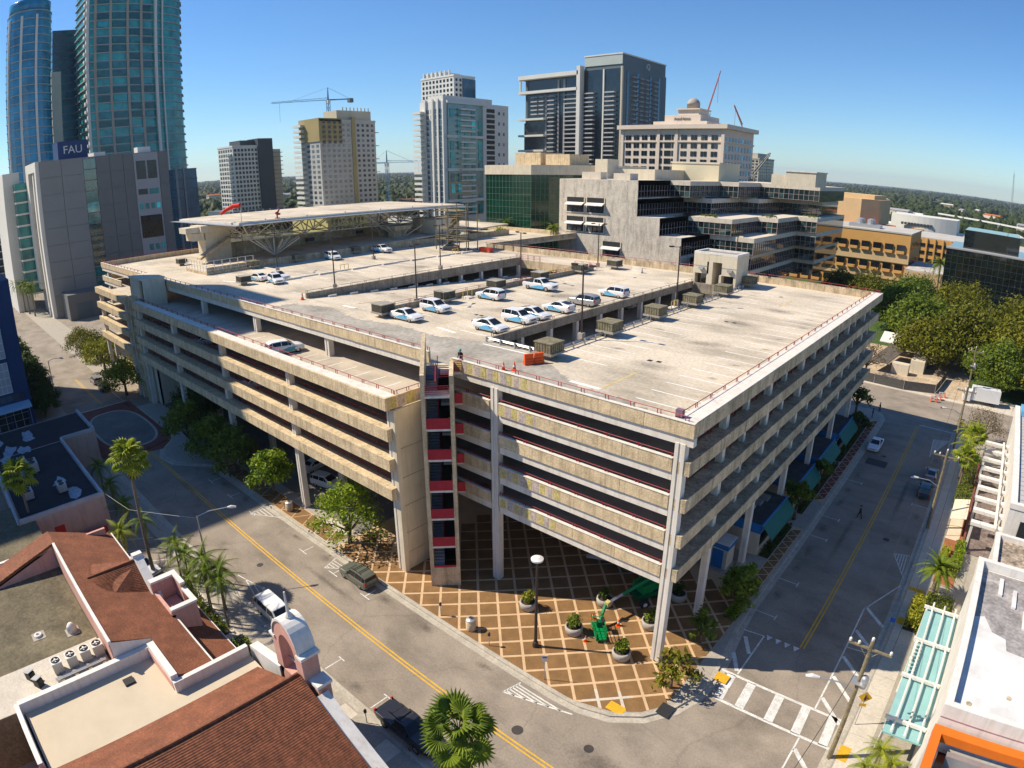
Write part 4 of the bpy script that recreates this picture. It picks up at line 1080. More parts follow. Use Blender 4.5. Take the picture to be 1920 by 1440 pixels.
O("sock", MB().tube([(0, 0, 3.3), (-1.3, -.9, 3.2), (-2.6, -2.2, 2.4), (-3.2, -3.0, 1.7)], [.5, .45, .36, .26], 10, False), mat("red_fabric", (.80, .03, .01), .7, .1, 2), w, world=False)
w = thing("foam_monitor", "red foam nozzle standing on the helipad deck", "nozzle", (-106.9, 28.5, HZ))
O("stand", MB().tube([(0, 0, 0), (0, 0, 1.1)], .16, 8).box(-.4, -.4, 0, .4, .4, .15), m_red, w, world=False); O("nozzle", MB().tube([(0, -.3, 1.0), (0, .2, 1.3), (.1, .6, 2.0)], [.3, .22, .16], 8).lathe([(.4, -.3), (.4, .1)], .1, .3, 1.0, 10), m_red, w, world=False)
# scaffold stair at the back of the pad
s = thing("scaffold_stair", "tall steel scaffold stair at the right end of the helipad", "scaffold", (-87, 62, ZR))
sc_ = MB()
for x in (-92.5, -88.5, -85.5, -82.6):
    for y in (60.5, 64): O("post", MB().tube([(x, y, ZR), (x, y, 30.6 if x < -86 else 31.5)], .12, 6), m_wood, s)
for k, z in enumerate((23.4, 25.8, 28.2, 29.8)):
    O("platform", MB().box(-92.5, 60.5, z, -85.5 if k > 1 else -82.6, 64, z+.12), m_wood, s); O("rail", MB().tube([(-92.5, 60.5, z+1), (-83, 60.5, z+1)], .05, 5).tube([(-92.5, 60.5, z+.5), (-83, 60.5, z+.5)], .05, 5), m_wood, s)
    O("flight", MB().slab((-91+k, 60.7, z-2.4), (-88+k, 60.7, z), (-88+k, 62, z), (-91+k, 62, z-2.4), .2), m_wood, s)
# ------------------------------------------------------------------ the city behind
def grid_y(x0, x1, z0, z1, nx, nz, y, fx=.6, fz=.6, d=.15):
    """windows on a wall facing -y"""
    w = (x1-x0)/nx; h = (z1-z0)/nz
    return [(x0+w*(i+.5-fx/2), y-d, z0+h*(j+.5-fz/2), x0+w*(i+.5+fx/2), y+d, z0+h*(j+.5+fz/2)) for j in range(nz) for i in range(nx)]
def grid_x(y0, y1, z0, z1, ny, nz, x, fy=.6, fz=.6, d=.15):
    w = (y1-y0)/ny; h = (z1-z0)/nz
    return [(x-d, y0+w*(i+.5-fy/2), z0+h*(j+.5-fz/2), x+d, y0+w*(i+.5+fy/2), z0+h*(j+.5+fz/2)) for j in range(nz) for i in range(ny)]
m_bwhite = mat("tower_white_paint", (.66, .64, .58), .8, .06, .1)
m_bbeige = mat("tower_beige_paint", (.52, .46, .35), .85, .08, .1)
m_bgrey = mat("tower_grey_paint", (.30, .30, .30), .8, .08, .1)
m_bdark = mat("tower_charcoal", (.055, .06, .065), .7, .1, .1)
m_bsteel = mat("tower_slate_panel", (.10, .13, .145), .6, .12, .08)
m_byel = mat("tower_ochre_paint", (.36, .28, .12), .85, .1, .1)
gl_teal = glass("teal_curtain_glass", (.008, .26, .26), .2, .35, .5, .22)
gl_blue = glass("blue_curtain_glass", (.004, .13, .24), .2, .35, .5, .15)
gl_dark = glass("dark_window_glass", (.012, .015, .018), .15, .3, .5, .3)
gl_mid = glass("grey_window_glass", (.05, .065, .08), .1, .7, .5, .2)
gl_green = glass("green_curtain_glass", (.002, .06, .03), .08, .5, .55, .12)
gl_pale = glass("pale_green_glass", (.15, .30, .26), .12, .6, .4, .2)

# --- FAU slab building
F = thing("university_building", "grey panelled slab building with a tall glass strip and blue rooftop sign", "building", (-215, 20, 0))
m_fau = mat("grey_metal_panel", (.155, .16, .155), .6, .07, .12)
m_fau2 = mat("light_grey_panel", (.24, .245, .235), .6, .06, .12)
O("wall", MB().box(-228, -1.2, 0, -206.3, 42, 49.2), m_bgrey, F)
O("lit_wall", MB().box(-228, -2.4, 8, -222.5, -1.2, 49.4).box(-209.0, -2.4, 0, -206.3, -1.2, 49.4).box(-222.5, -2.4, 46.4, -209, -1.2, 49.4).box(-216.5, -2.0, 0, -214.5, -1.2, 46.4), m_bwhite, F)
O("recess", MB().box(-214.5, -1.3, 4, -209, -1.25, 46.4), mat("tan_recess", (.34, .27, .18), .85, .1, .3), F)
for i, z in enumerate((12, 17, 24, 28, 33, 42)): O("window", MB().box(-221.5, -1.4, z, -218.5, -1.2, z+2.4), gl_dark, F)
panels = []
ybreaks = [-1.2, 6, 13.2]; ybr2 = [17.4, 22, 26.5, 30.0]
for z in range(9):
    for a, b in zip(ybreaks[:-1], ybreaks[1:]): panels.append((a, b, z, m_fau2))
    for a, b in zip(ybr2[:-1], ybr2[1:]): panels.append((a, b, z, m_fau))
    panels.append((38.6, 41.9, z, m_fau))
for a, b, z, m in panels: put("panel", unit_box(m), F, (-206.15, (a+b)/2, 2+z*5.25+2.6), sc=(.4, b-a-.12, 5.15))
for z in range(13): O("pane", MB().box(-206.3, 13.3, 4+z*3.45, -206.05, 17.3, 4+z*3.45+3.1), glass("strip_glass", (.02, .12, .12), .08, .9, .7, .5), F)
O("bay_wall", MB().box(-206.3, 30.1, 2, -206.0, 38.5, 49.0), mat("pale_bay_panel", (.33, .33, .34), .6, .05, .2), F)
for y0, y1, z0, z1, g in ((30.8, 34.0, 40.5, 46.5, gl_dark), (34.6, 37.8, 40.5, 46.5, gl_dark), (30.8, 34.0, 35.4, 37.2, gl_dark), (34.6, 37.8, 35.4, 37.2, gl_teal), (30.8, 32.0, 30.6, 32.4, gl_teal), (32.8, 34.0, 30.6, 32.4, gl_teal), (34.8, 36.0, 30.6, 32.4, gl_teal), (36.7, 37.9, 30.6, 32.4, gl_teal), (30.6, 38.0, 21, 28.4, gl_dark), (32.6, 33.9, 16.8, 18.8, gl_teal), (34.7, 36.0, 16.8, 18.8, gl_teal), (36.7, 38.0, 16.8, 18.8, gl_teal), (30.6, 33.9, 12, 14.2, gl_dark), (34.7, 38, 12, 14.2, gl_dark)):
    O("window", MB().box(-206.1, y0, z0, -205.9, y1, z1), g, F)
O("sign_box", MB().box(-221, 6.5, 49.2, -212, 16.5, 55.2), mat("royal_blue_panel", (.01, .035, .13), .5, .1, .3), F)
O("roof_plant", MB().box(-214, 33, 49.2, -210, 37.5, 51.2).box(-226, 20, 49.2, -218, 24, 51), m_bwhite, F)
def text(name, body, parent, loc, size, m, rot, ext=.02):
    c = bpy.data.curves.new(name, 'FONT'); c.body = body; c.size = size; c.extrude = ext; c.align_x = 'CENTER'
    o = bpy.data.objects.new(name, c); COL.objects.link(o); dg = bpy.context.evaluated_depsgraph_get()
    me = bpy.data.meshes.new_from_object(o.evaluated_get(dg)); bpy.data.objects.remove(o)
    me.materials.clear(); me.materials.append(m)
    return put(name, me, parent, loc, rot)
text("sign_letters", "FAU", F, (-211.9, 11.5, 51.2), 3.6, m_bwhite, (R(90), 0, R(90)))
O("loading_annex", MB().box(-206, 1, 0, -196, 24, 8.0).box(-206, 24, 0, -194, 36, 10), m_fau, F)
for y in (3.5, 11.5, 19): O("shutter", MB().box(-196.1, y, .3, -195.9, y+5, 5.2), m_bsteel, F)
# --- glass annex to the left of it
A = thing("glass_annex", "slim white and glass office wing at the left edge behind the grey slab", "building", (-232, -6, 0))
O("wall", MB().box(-262, -10, 0, -234, -4, 48), m_bwhite, A)
O("glazing", MB().box(-236, -6.5, 6, -228.5, 2, 44), gl_teal, A)
for k in range(10): O("floor_band", MB().box(-236.2, -6.8, 6+k*3.9, -228.2, 2, 6.6+k*3.9), m_bwhite, A)
O("column", MB().box(-238, -8.2, 0, -236, -6.6, 47.5), m_bwhite, A)

# --- teal curved tower
def tower(name, label, outline, z0, z1, floors, mslab, mglass, proud=.9, slab_h=.45, inset=.0, cat="tower"):
    xs = [p[0] for p in outline]; ys = [p[1] for p in outline]; cx, cy = sum(xs)/len(xs), sum(ys)/len(ys)
    t = thing(name, label, cat, (cx, cy, 0))
    O("glazing", MB().prism(outline, z0, z1), mglass, t)
    out = [(cx+(x-cx)*(1+proud/20), cy+(y-cy)*(1+proud/24)) for x, y in outline]
    me = MB().prism([(x-cx, y-cy) for x, y in out], -slab_h/2, slab_h/2).mesh("slab", mslab)
    for k in range(floors+1): put("floor_slab", me, t, (cx, cy, z0+(z1-z0)*k/floors))
    return t
ol = [(-287, 33.4), (-274, 33.4), (-272.2, 39), (-271.2, 46), (-271.2, 53), (-272.4, 61), (-273.8, 66.5), (-275.5, 72), (-279.5, 77.2), (-286, 80), (-298, 80), (-300, 34)]
m_tslab = mat("tower_slab_edge", (.34, .35, .35), .7, .08, .2)
TT = tower("teal_tower", "tall teal glass apartment tower with curved balconies rising out of frame", ol, 0, 176, 50, m_tslab, gl_teal, .7)
for (x, y) in ((-272.9, 36.2), (-271.6, 42.6), (-270.9, 50.0), (-271.2, 56.2)): O("pier", MB().box(x-.5, y-.55, 0, x+.35, y+.55, 176), mat("tan_pier", (.38, .34, .28), .8, .1, .2), TT)
O("edge_fin", MB().box(-275.2, 32.4, 0, -273.6, 33.6, 176), m_bwhite, TT); O("edge_fin", MB().box(-272.9, 62.4, 0, -271.3, 63.6, 176).box(-273.8, 66.3, 0, -272.8, 66.9, 176), m_bwhite, TT)
bal = []
for k in range(12, 50):
    z = k*3.52; bal.append((-277, 31.8, z-.15, -274.6, 33.4, z+1.0))
boxes("balcony", TT, m_bwhite, bal)
dk = []
for k in range(12, 50):
    for (ya, yb, x) in ((37.0, 41.8, -271.6), (43.4, 49.2, -270.9), (51.0, 55.6, -270.9), (57, 60.8, -271.6)):
        if (k*7+int(ya)) % 3: dk.append((x-.25, ya, k*3.52+.5, x+.12, yb, k*3.52+2.9))
boxes("window", TT, glass("deep_teal_glass", (.004, .11, .13), .2, .3, .4, .5), dk)
tl = tower("teal_podium", "lower teal glass wing standing in front of the curved teal tower", [(-236, 52), (-226, 52), (-226, 60), (-236, 60)], 0, 43, 12, m_bsteel, gl_blue, .5)
O("corner_frame", MB().box(-226.1, 51.6, 0, -225.6, 52.3, 44).box(-226.1, 54.6, 0, -225.6, 55.1, 44), m_bgrey, tl)
# --- round blue tower and its neighbours
cyl = [(-288 + 12.5*math.cos(2*math.pi*i/28), 9.5 + 10*math.sin(2*math.pi*i/28)) for i in range(28)]
CT = tower("round_blue_tower", "round dark blue glass tower at the left with white rings", cyl, 0, 116, 33, m_tslab, gl_blue, .5, .4)
O("crown", MB().lathe([(9.6, 0), (9.6, 5.5), (8.6, 6.2), (2, 6.6)], -288, 9.5, 116, 28), gl_blue, CT, True)
for a in (-70, -30, 8): O("pier", MB().box(-.5, -.5, 0, .5, .5, 114), m_bwhite, CT, loc=(-288+12.6*math.cos(R(a)), 9.5+10.1*math.sin(R(a)), 0))
t2 = tower("blue_slab_tower", "dark blue glass slab tower between the round and the curved towers", [(-330, 24), (-306, 24), (-306, 44), (-330, 44)], 0, 113, 32, m_bsteel, gl_blue, .25, .3)
t3 = tower("white_core_tower", "narrow white core beside the round blue tower", [(-300, 21.5), (-296, 21.5), (-296, 26), (-300, 26)], 0, 92, 12, m_bwhite, m_bwhite, .05, .3)
t4 = tower("grey_edge_tower", "pale grey balcony tower cut by the left edge of the picture", [(-340, -20), (-318, -20), (-318, -3), (-340, -3)], 0, 86, 26, m_bwhite, gl_mid, .9, .5)

# --- dark and white tower far left of centre
def banded(name, label, x0, x1, y0, y1, z, floors, nx, ny, mw, mwin, roofm=None, fz=.6, fx=.62):
    t = thing(name, label, "tower", ((x0+x1)/2, (y0+y1)/2, 0))
    O("wall", MB().box(x0, y0, 0, x1, y1, z), mw, t)
    lst = grid_x(y0+.6, y1-.6, z-floors*(z-4)/max(floors, 1), z-.6, ny, floors, x1, fx, fz) + grid_y(x0+.6, x1-.6, 4, z-.6, nx, floors, y0, fx, fz)
    boxes("window", t, mwin, lst)
    O("roof_parapet", MB().box(x0-.3, y0-.3, z, x1+.3, y1+.3, z+1.2), roofm or mw, t)
    return t
d = banded("white_grid_tower", "white grid apartment tower with a charcoal corner far left of centre", -462, -436, 174, 200, 60, 17, 6, 9, m_bwhite, gl_dark)
O("charcoal_corner", MB().box(-452, 194, 0, -434.5, 206, 66), m_bdark, d); O("charcoal_top", MB().box(-458, 182, 60, -440, 202, 65), m_bdark, d)
O("tan_flank", MB().box(-452, 206, 0, -436, 213, 58), m_bbeige, d)
bl = [(-436, 206.5, 4+k*3.2, -433.5, 213.5, 4.5+k*3.2) for k in range(17)] + [(-445, 172, 6+k*3.2, -437, 174, 6.5+k*3.2) for k in range(16)]
boxes("balcony", d, m_bgrey, bl)
O("podium", MB().box(-470, 165, 0, -430, 215, 14), m_bsteel, d)
for i in range(8): O("podium_frame", MB().box(-429.9, 167+i*6, 0, -429.4, 167.8+i*6, 14.5), m_bwhite, d)
# --- beige tower with ochre crown
d = banded("beige_tower", "beige and grey tower with an ochre painted crown behind the helipad", -378, -354, 197, 242, 72, 20, 4, 11, mat("tower_pale_grey", (.44, .43, .40), .8, .06, .1), gl_mid, m_bbeige, .5, .5)
O("ochre_panel", MB().box(-379, 196.4, 59, -353.7, 214, 74), m_byel, d); O("ochre_strip", MB().box(-354, 222, 6, -353.4, 225, 75), m_byel, d)
boxes("upper_window", d, gl_dark, grid_x(198, 215, 57, 73, 4, 5, -353.6, .5, .6))
O("roof_house", MB().box(-372, 212, 72, -356, 240, 79.5), m_bbeige, d)
for i in range(8): O("roof_fin", MB().box(-355.8, 216+i*3, 79.5, -355.2, 217+i*3, 81.5), m_bwhite, d)
boxes("balcony", d, m_bwhite, [(-382, 193.5, 8+k*3.4, -372, 197.2, 9.6+k*3.4) for k in range(19)])
boxes("construction_deck", d, mat("red_oxide_steel", (.35, .08, .05), .7, .2, 1), [(-360, 242, 20+k*9, -354, 245, 20.4+k*9) for k in range(6)])
# --- white twin towers in the centre
m_tw = mat("bright_white_tower", (.68, .66, .60), .75, .05, .1)
d = thing("white_glass_tower", "white balcony tower with pale green glass bays left of centre", "tower", (-268, 245, 0))
O("wall", MB().box(-281, 220, 0, -261, 276, 78).box(-275, 221, 78, -262, 262, 81), m_tw, d)
O("green_bay", MB().box(-261.3, 223, 12, -260.2, 252, 77), gl_pale, d)
boxes("glass_strip", d, gl_teal, [(-260.4, 224.5+5.8*(k % 5), 13+(k//5)*6.2, -259.9, 227.5+5.8*(k % 5), 18+(k//5)*6.2) for k in range(50) if (k*3) % 7 > 1])
boxes("balcony", d, m_tw, [(-261, 231, 10+k*3.15, -257.6, 243, 10.9+k*3.15) for k in range(21)])
boxes("floor_band", d, m_tw, [(-261.2, 222, z, -259.4, 254, z+1.6) for z in (76.5, 57, 38, 20)])
boxes("dark_recess", d, gl_dark, [(-261.1, 256, 10+k*3.15, -260.7, 263, 12.2+k*3.15) for k in range(21)])
boxes("balcony_left", d, m_tw, [(-283, 216, 8+k*3.15, -276, 220, 9.4+k*3.15) for k in range(21)])
boxes("window_left", d, gl_mid, [(-275 + 3.6*(k % 4), 219.8, 8+(k//4)*3.15, -273.2 + 3.6*(k % 4), 220.3, 10.4+(k//4)*3.15) for k in range(84)])
boxes("window_right", d, gl_mid, [(-261.2, 266.5+4.4*(k % 2), 9+(k//2)*6.3, -260.9, 268+4.4*(k % 2), 11+(k//2)*6.3) for k in range(22)])
for x in (-276.5, -270, -265.5): O("pier", MB().box(x, 219, 0, x+1.4, 220.1, 79), m_tw, d)
d = banded("white_grid_block", "taller white gridded tower behind the white balcony tower", -340, -307, 273, 293, 101, 29, 9, 5, m_tw, gl_dark, None, .55, .5)
O("blue_flank", MB().box(-307.2, 281, 40, -306.4, 293.2, 100), gl_blue, d); O("roof_house", MB().box(-338, 274, 101, -318, 290, 105), m_tw, d)
for i in range(7): O("roof_fin", MB().box(-338+4.3*i, 273, 101, -337+4.3*i, 274, 105.6), m_tw, d)
# --- slate tower with white frame
d = thing("slate_tower", "dark slate tower with white roof frame and stacked balconies, tallest in the centre", "tower", (-238, 340, 0))
O("wall", MB().box(-277, 312, 0, -200, 368, 102).box(-228, 312.2, 102, -200.2, 367, 109.5), m_bsteel, d)
O("front_glass", MB().box(-275, 311.6, 20, -201.5, 312.1, 101), glass("slate_glass", (.015, .028, .036), .15, .4, .5, .12), d)
O("crown_panel", MB().box(-228, 311.7, 103.5, -200.1, 312.2, 109.5), mat("pale_crown_panel", (.42, .46, .42), .6, .08, .1), d)
O("crown_rail", MB().box(-228.3, 311.4, 109.5, -199.7, 367.3, 110.3), m_bwhite, d)
O("roof_frame", MB().box(-279.5, 307, 98.6, -230, 330, 101.2), m_bwhite, d); O("roof_frame", MB().box(-279.5, 307, 89, -230.5, 311.8, 90.8), m_bwhite, d)
for x in (-278.6,): O("frame_post", MB().box(x, 307.4, 90, x+1, 308.4, 98.6), m_bwhite, d)
O("white_fin", MB().box(-231, 307, 18, -228.3, 312, 104), m_bwhite, d); O("white_fin", MB().box(-213.6, 310.8, 18, -212.6, 312, 101), m_bwhite, d); O("white_fin", MB().box(-200.8, 311, 18, -199.6, 312.4, 102), m_bbeige, d)
for x in (-248.8, -244, -259): O("grey_pier", MB().box(x, 310.8, 18, x+1.2, 312, 97 if x > -250 else 88), m_bgrey, d)
for z in (71.5, 60.6, 50.6): O("terrace_slab", MB().box(-279.5, 307, z, -257.5, 312, z+1.3), m_bwhite, d)
O("terrace_void", MB().box(-277.3, 311, 52, -258.5, 311.7, 70), gl_dark, d)
bl = []
for k in range(28):
    z = 20+k*2.75+.2
    if z > 88: continue
    for (a, b) in ((-242.5, -232), (-256, -250.5), (-227, -219.5), (-211, -204)): bl.append((a, 309.0, z, b, 311.8, z+.75))
    for (a, b) in ((-270.5, -265), (-263.5, -259.5)):
        if not 48 < z < 73: bl.append((a, 309.4, z, b, 311.8, z+.75))
boxes("balcony", d, mat("balcony_pale_grey", (.40, .40, .40), .7, .08, .3), bl, 300)
bl = []
for k in range(27):
    z = 22+k*2.85
    for (a, b) in ((322.5, 327.5), (331, 335), (338, 342), (349, 354)): bl.append((-200, a, z, -198, b, z+.9))
boxes("side_balcony", d, m_bgrey, bl, 300)
for y in (317, 329, 345.5, 357): O("side_glass", MB().box(-200.1, y, 18, -199.7, y+2.2, 100), gl_blue, d)
text("tower_sign", "iQ", d, (-199.9, 343, 104.0), 5.2, m_bwhite, (R(90), 0, R(90)))
O("side_terrace", MB().box(-200, 356, 62, -196, 372, 63.2), m_bsteel, d)
# --- classical office building with dome
d = thing("domed_office", "pale classical office block with paired windows and a small roof dome", "building", (-140, 283, 0))
m_an = mat("cream_stone", (.68, .57, .46), .85, .06, .15)
O("wall", MB().box(-169, 263, 0, -111, 302, 60.2), m_an, d)
O("cornice", MB().box(-171, 261, 60.2, -109, 304, 62.3), m_an, d); O("string_course", MB().box(-169.6, 262.5, 53.6, -110.5, 302.4, 54.4), m_an, d)
for x in (-169.3, -147.6, -137.4, -112.4): O("pilaster", MB().box(x, 262.4, 10, x+1.6, 263.1, 60.2), m_an, d)
wl2 = []
for j in range(11):
    z = 15.2 + j*3.95
    for i in range(4):
        for q in (0, 1.75): wl2.append((-166.4+4.85*i+q, 262.8, z, -165.0+4.85*i+q, 263.2, z+2.4))
    for a, b in ((-146.0, -144.6), (-143.4, -139.8), (-139.3, -138.4)): wl2.append((a, 262.8, z, b, 263.2, z+2.6))
    for i in range(4):
        for q in (0, 1.8): wl2.append((-134.2+5.5*i+q, 262.8, z, -132.75+5.5*i+q, 263.2, z+2.4))
wl2 = wl2[::-1]
boxes("window", d, gl_dark, wl2)
boxes("side_window", d, gl_blue, grid_x(264, 301, 13.5, 57, 9, 11, -111, .5, .62)[::-1])
O("attic", MB().box(-152, 266, 62.3, -122, 296, 64.2).box(-146, 267, 64.2, -126, 290, 67.4), m_an, d); O("lantern_base", MB().box(-139, 268, 67.4, -127.5, 280, 70.0).box(-140, 267, 70.0, -126.6, 281, 70.6), m_an, d)
text("office_sign", "AutoNation", d, (-136, 266.8, 64.9), 1.9, mat("sign_grey", (.16, .14, .12), .7, .1, 1), (R(90), 0, 0), .1)
dome = MB()
dome.lathe([(3.3, 0), (3.3, 2.4)] + [(3.4*math.cos(R(a)), 2.4+3.4*math.sin(R(a))) for a in range(0, 86, 10)], -133.5, 274, 70.6, 16)
O("dome", dome, mat("grey_stone_dome", (.36, .32, .28), .7, .1, .4), d, True)
# --- pale block beside and far tower
d = thing("cream_plant_block", "blank cream roof block in front of the classical office", "building", (-62, 150, 0)); O("wall", MB().box(-76, 142, 0, -60.5, 158, 41.5), mat("pale_yellow_render", (.66, .58, .40), .85, .05, .2), d); O("roof_edge", MB().box(-76.2, 141.8, 41.5, -60.3, 158.2, 42), m_cream, d)
d = thing("cream_roof_house", "small cream roof house on the right end of the stepped building", "building", (-28, 128, 0)); O("wall", MB().box(-34, 122, 36.8, -26.5, 132, 40.2).box(-38, 123, 36.8, -34.2, 131, 39.4), m_cream, d); O("roof_edge", MB().box(-34.2, 121.8, 40.2, -26.3, 132.2, 40.5), m_white, d)
d = banded("far_stepped_tower", "small far tower with stepped top right of the domed office", -248, -223, 619, 665, 55, 16, 6, 8, m_bbeige, gl_mid); O("stepped_top", MB().box(-242, 622, 55, -226, 655, 61), m_bbeige, d)

# --- green mirrored building with cream parapet
d = thing("green_glass_building", "green mirrored glass office with a cream parapet behind the roof", "building", (-110, 118, 0))
O("glazing", MB().prism([(-121, 107.5), (-103, 107.5), (-89.6, 121), (-89.6, 150), (-121, 150)], 0, 37.4), gl_green, d)
O("parapet", MB().prism([(-121.3, 107.2), (-102.8, 107.2), (-89.2, 120.8), (-89.2, 150), (-121.3, 150)], 37.4, 40.2), m_cream, d)
O("roof_house", MB().box(-118, 118, 40.2, -108, 130, 44).box(-106, 118, 40.2, -97, 128, 43.4), m_tan, d)
O("rear_wing", MB().box(-90, 124, 0, -72, 150, 36.5), gl_green, d); O("rear_parapet", MB().box(-90.3, 123.6, 36.5, -71.6, 150, 39.4).box(-88.6, 119, 36.5, -84.4, 125, 42), m_cream, d)
mu = MB()
for i in range(14): mu.box(-121+1.38*i-.05, 107.42, 0, -121+1.38*i+.05, 107.5, 37.4)
dv = Vector((13.4, 13.5)).normalized()
for i in range(14):
    p = Vector((-103, 107.5)) + dv*1.36*i; mu.prism([(p.x, p.y-.12), (p.x+.09, p.y-.03), (p.x, p.y+.06), (p.x-.09, p.y-.03)], 0, 37.4)
for k in range(20):
    z = 37.3-k*1.9; mu.box(-121, 107.40, z-.04, -103, 107.5, z+.04)
    p, q = Vector((-103, 107.5)), Vector((-89.6, 121)); n2 = Vector((.05, -.05)); mu.prism([tuple(p), tuple(p+n2), tuple(q+n2), tuple(q)][::-1], z-.04, z+.04)
stuff(O("mullions", mu, mat("green_bronze_mullion", (.10, .16, .12), .5, .1, 1), d))

# --- stone wall and terraced glass building
S = thing("terraced_building", "rough stone and dark glass office stepping down in planted terraces", "building", (-45, 115, 0))
m_stone = mat("lichen_stone", (.68, .60, .49), .95, .14, .8, fine=(3.0, .16), dirt=(1.1, .42, (1, 1, .22)), bump=.4)
m_fas = mat("pale_terrace_fascia", (.66, .58, .47), .85, .1, .4, streak=.2)
gl_ter = glass("terrace_glass", (.012, .02, .022), .05, .9, .6, .3)
YS = 104.0
O("stone_wall", MB().box(-90, YS, 0, -65.4, 135, 36.5).box(-65.4, YS, 0, -58.8, 112, 27.6).box(-58.8, YS, 0, -52.6, 112, 23.2), m_stone, S)
for x0, x1, z in ((-87.6, -81.4, 28.5), (-81.0, -75.0, 28.5), (-87.6, -81.4, 23.4), (-81.0, -75.0, 23.4), (-75.6, -69.6, 17.4)):
    O("window_recess", MB().box(x0, YS-.06, z-1.0, x1, YS+.0, z+3.2), m_dark, S)
    O("window_frame", MB().box(x0, YS-.16, z-1.0, x0+.3, YS-.06, z+3.2).box(x1-.3, YS-.16, z-1, x1, YS-.06, z+3.2).box(x0+.3, YS-.16, z-1.0, x1-.3, YS-.06, z-.7), m_cream, S)
    O("window_hood", MB().slab((x0+.2, YS-1.3, z+1.3), (x1-.2, YS-1.3, z+1.3), (x1-.2, YS-.1, z+1.9), (x0+.2, YS-.1, z+1.9), .15), m_trim, S)
    for q in range(3): O("pane", MB().box(x0+.9+1.5*q, YS-.14, z-.5, x0+2.1+1.5*q, YS-.07, z+1.0), gl_mid, S)
CHAIN = [(36.6, [(-65.4, 104.0), (-65.4, 121.3), (-59.5, 121.3), (-59.5, 140.7), (-53.6, 140.7), (-53.6, 158.3), (-35.0, 158.3)]), (31.9, [(-65.4, 104.0), (-65.4, 129.8), (-56.8, 129.8), (-56.8, 150.5), (-50.8, 150.5), (-50.8, 169.3), (-36.8, 169.3)]), (27.5, [(-58.8, 104.0), (-58.8, 119.9), (-46.4, 119.9), (-46.4, 138.3), (-40.4, 138.3), (-40.4, 156.0), (-34.3, 156.0)]), (23.1, [(-52.6, 104.0), (-52.6, 120.7), (-40.4, 120.7), (-40.4, 156.7), (-34.4, 156.7)]), (18.7, [(-50.0, 104.0), (-50.0, 123.7), (-41.8, 123.7), (-41.8, 161.3), (-35.5, 161.3)]), (14.3, [(-50.0, 104.0), (-50.0, 124.4), (-42.1, 124.4), (-42.1, 162.5), (-35.8, 162.5)])]
npane = 0; paneL = []; mull = MB()
for lv, (zt_, pts) in enumerate(CHAIN):
    zb2 = zt_ - 4.35
    poly = [tuple(p) for p in pts] + [(pts[-1][0], 190), (pts[0][0], 190)]
    # close up to a prism: fascia, glass body, terrace top
    O("glass_storey", MB().prism(poly, zb2-.05, zt_-1.2), gl_ter, S)
    off2 = []
    O("fascia", MB().prism([(x+.15, y-.2) for x, y in poly], zt_-1.2, zt_), m_fas, S)
    for i in range(len(pts)-1):
        a, b = Vector(pts[i]), Vector(pts[i+1]); L = (b-a).length; n = max(1, round(L/1.55)); isx = abs(b.x-a.x) > abs(b.y-a.y)
        for j in range(n+1):
            p = a.lerp(b, j/n)
            if isx: mull.box(p.x-.06, p.y-.1, zb2, p.x+.06, p.y, zt_-1.2)
            else: mull.box(p.x, p.y-.06, zb2, p.x+.1, p.y+.06, zt_-1.2)
        for z in (zb2+.1, zb2+1.65, ):
            if isx: mull.box(a.x, a.y-.09, z-.05, b.x, a.y, z+.05)
            else: mull.box(a.x, a.y, z-.05, a.x+.09, b.y, z+.05)
        if isx:
            for j in range(n):
                p, q = a.lerp(b, j/n), a.lerp(b, (j+1)/n)
                for z0, z1 in ((zb2+.15, zb2+1.6), (zb2+1.7, zt_-1.25)): paneL.append((p.x+.08, p.y-.03, z0, q.x-.08, p.y+.02, z1))
    # planter greenery along the terrace edges is added with the plants
boxes("pane", S, glass("terrace_pane", (.015, .035, .035), .04, .95, .7, .6), paneL)
stuff(O("mullions", mull, mat("rosy_mullion", (.34, .27, .25), .6, .1, 1), S))
O("roof_plant", MB().box(-84, 106, 36.5, -78, 109, 38.4).box(-74, 106, 36.5, -69, 110, 38.2), m_fas, S)

# --- ochre offices and garage to the right
m_och = mat("ochre_stucco", (.60, .33, .10), .9, .08, .2); m_och2 = mat("pale_ochre_stucco", (.60, .42, .22), .9, .08, .2)
d = thing("ochre_office", "ochre three storey office with deep window bays", "building", (-30, 232, 0))
O("wall", MB().box(-75, 219, 0, -15, 250, 21.4), m_och, d); O("roof", MB().box(-75.2, 218.8, 21.4, -14.8, 250.2, 21.9), mat("pale_roof", (.48, .45, .40), .9, .15, .2), d)
O("band", MB().box(-75, 218.6, 10.6, -14.9, 219, 14.2).box(-75, 218.6, 4.2, -14.9, 219, 7.2), m_och2, d)
wb = []
for z in (15.2, 8.0, 1.2): wb += [(-72.6+4.4*i, 218.4, z, -69.6+4.4*i, 219.1, z+2.2) for i in range(13)]
boxes("window", d, gl_dark, wb); boxes("sloped_sill", d, m_och, [(a, 217.7, c-1.0, e, 218.7, c) for a, b_, c, e, f, g in wb])
boxes("side_window", d, gl_dark, grid_x(222, 248, 2, 20, 6, 3, -15, .5, .4))
O("roof_tanks", MB().lathe([(1.6, 0), (1.6, 3), (.6, 3.4)], -36, 228, 21.9, 12).lathe([(1.6, 0), (1.6, 3), (.6, 3.4)], -32, 228, 21.9, 12).box(-40, 225, 21.9, -28, 231, 23.2), m_metal, d)
d = thing("tan_wing", "low tan wing with a pale roof right of the ochre office", "building", (-5, 215, 0)); O("wall", MB().box(-14.6, 208, 0, 5, 240, 9.8), m_och2, d); O("roof", MB().box(-14.6, 208.2, 9.8, 5, 240, 10.2), mat("patched_roof", (.50, .47, .43), .9, .4, .3), d)
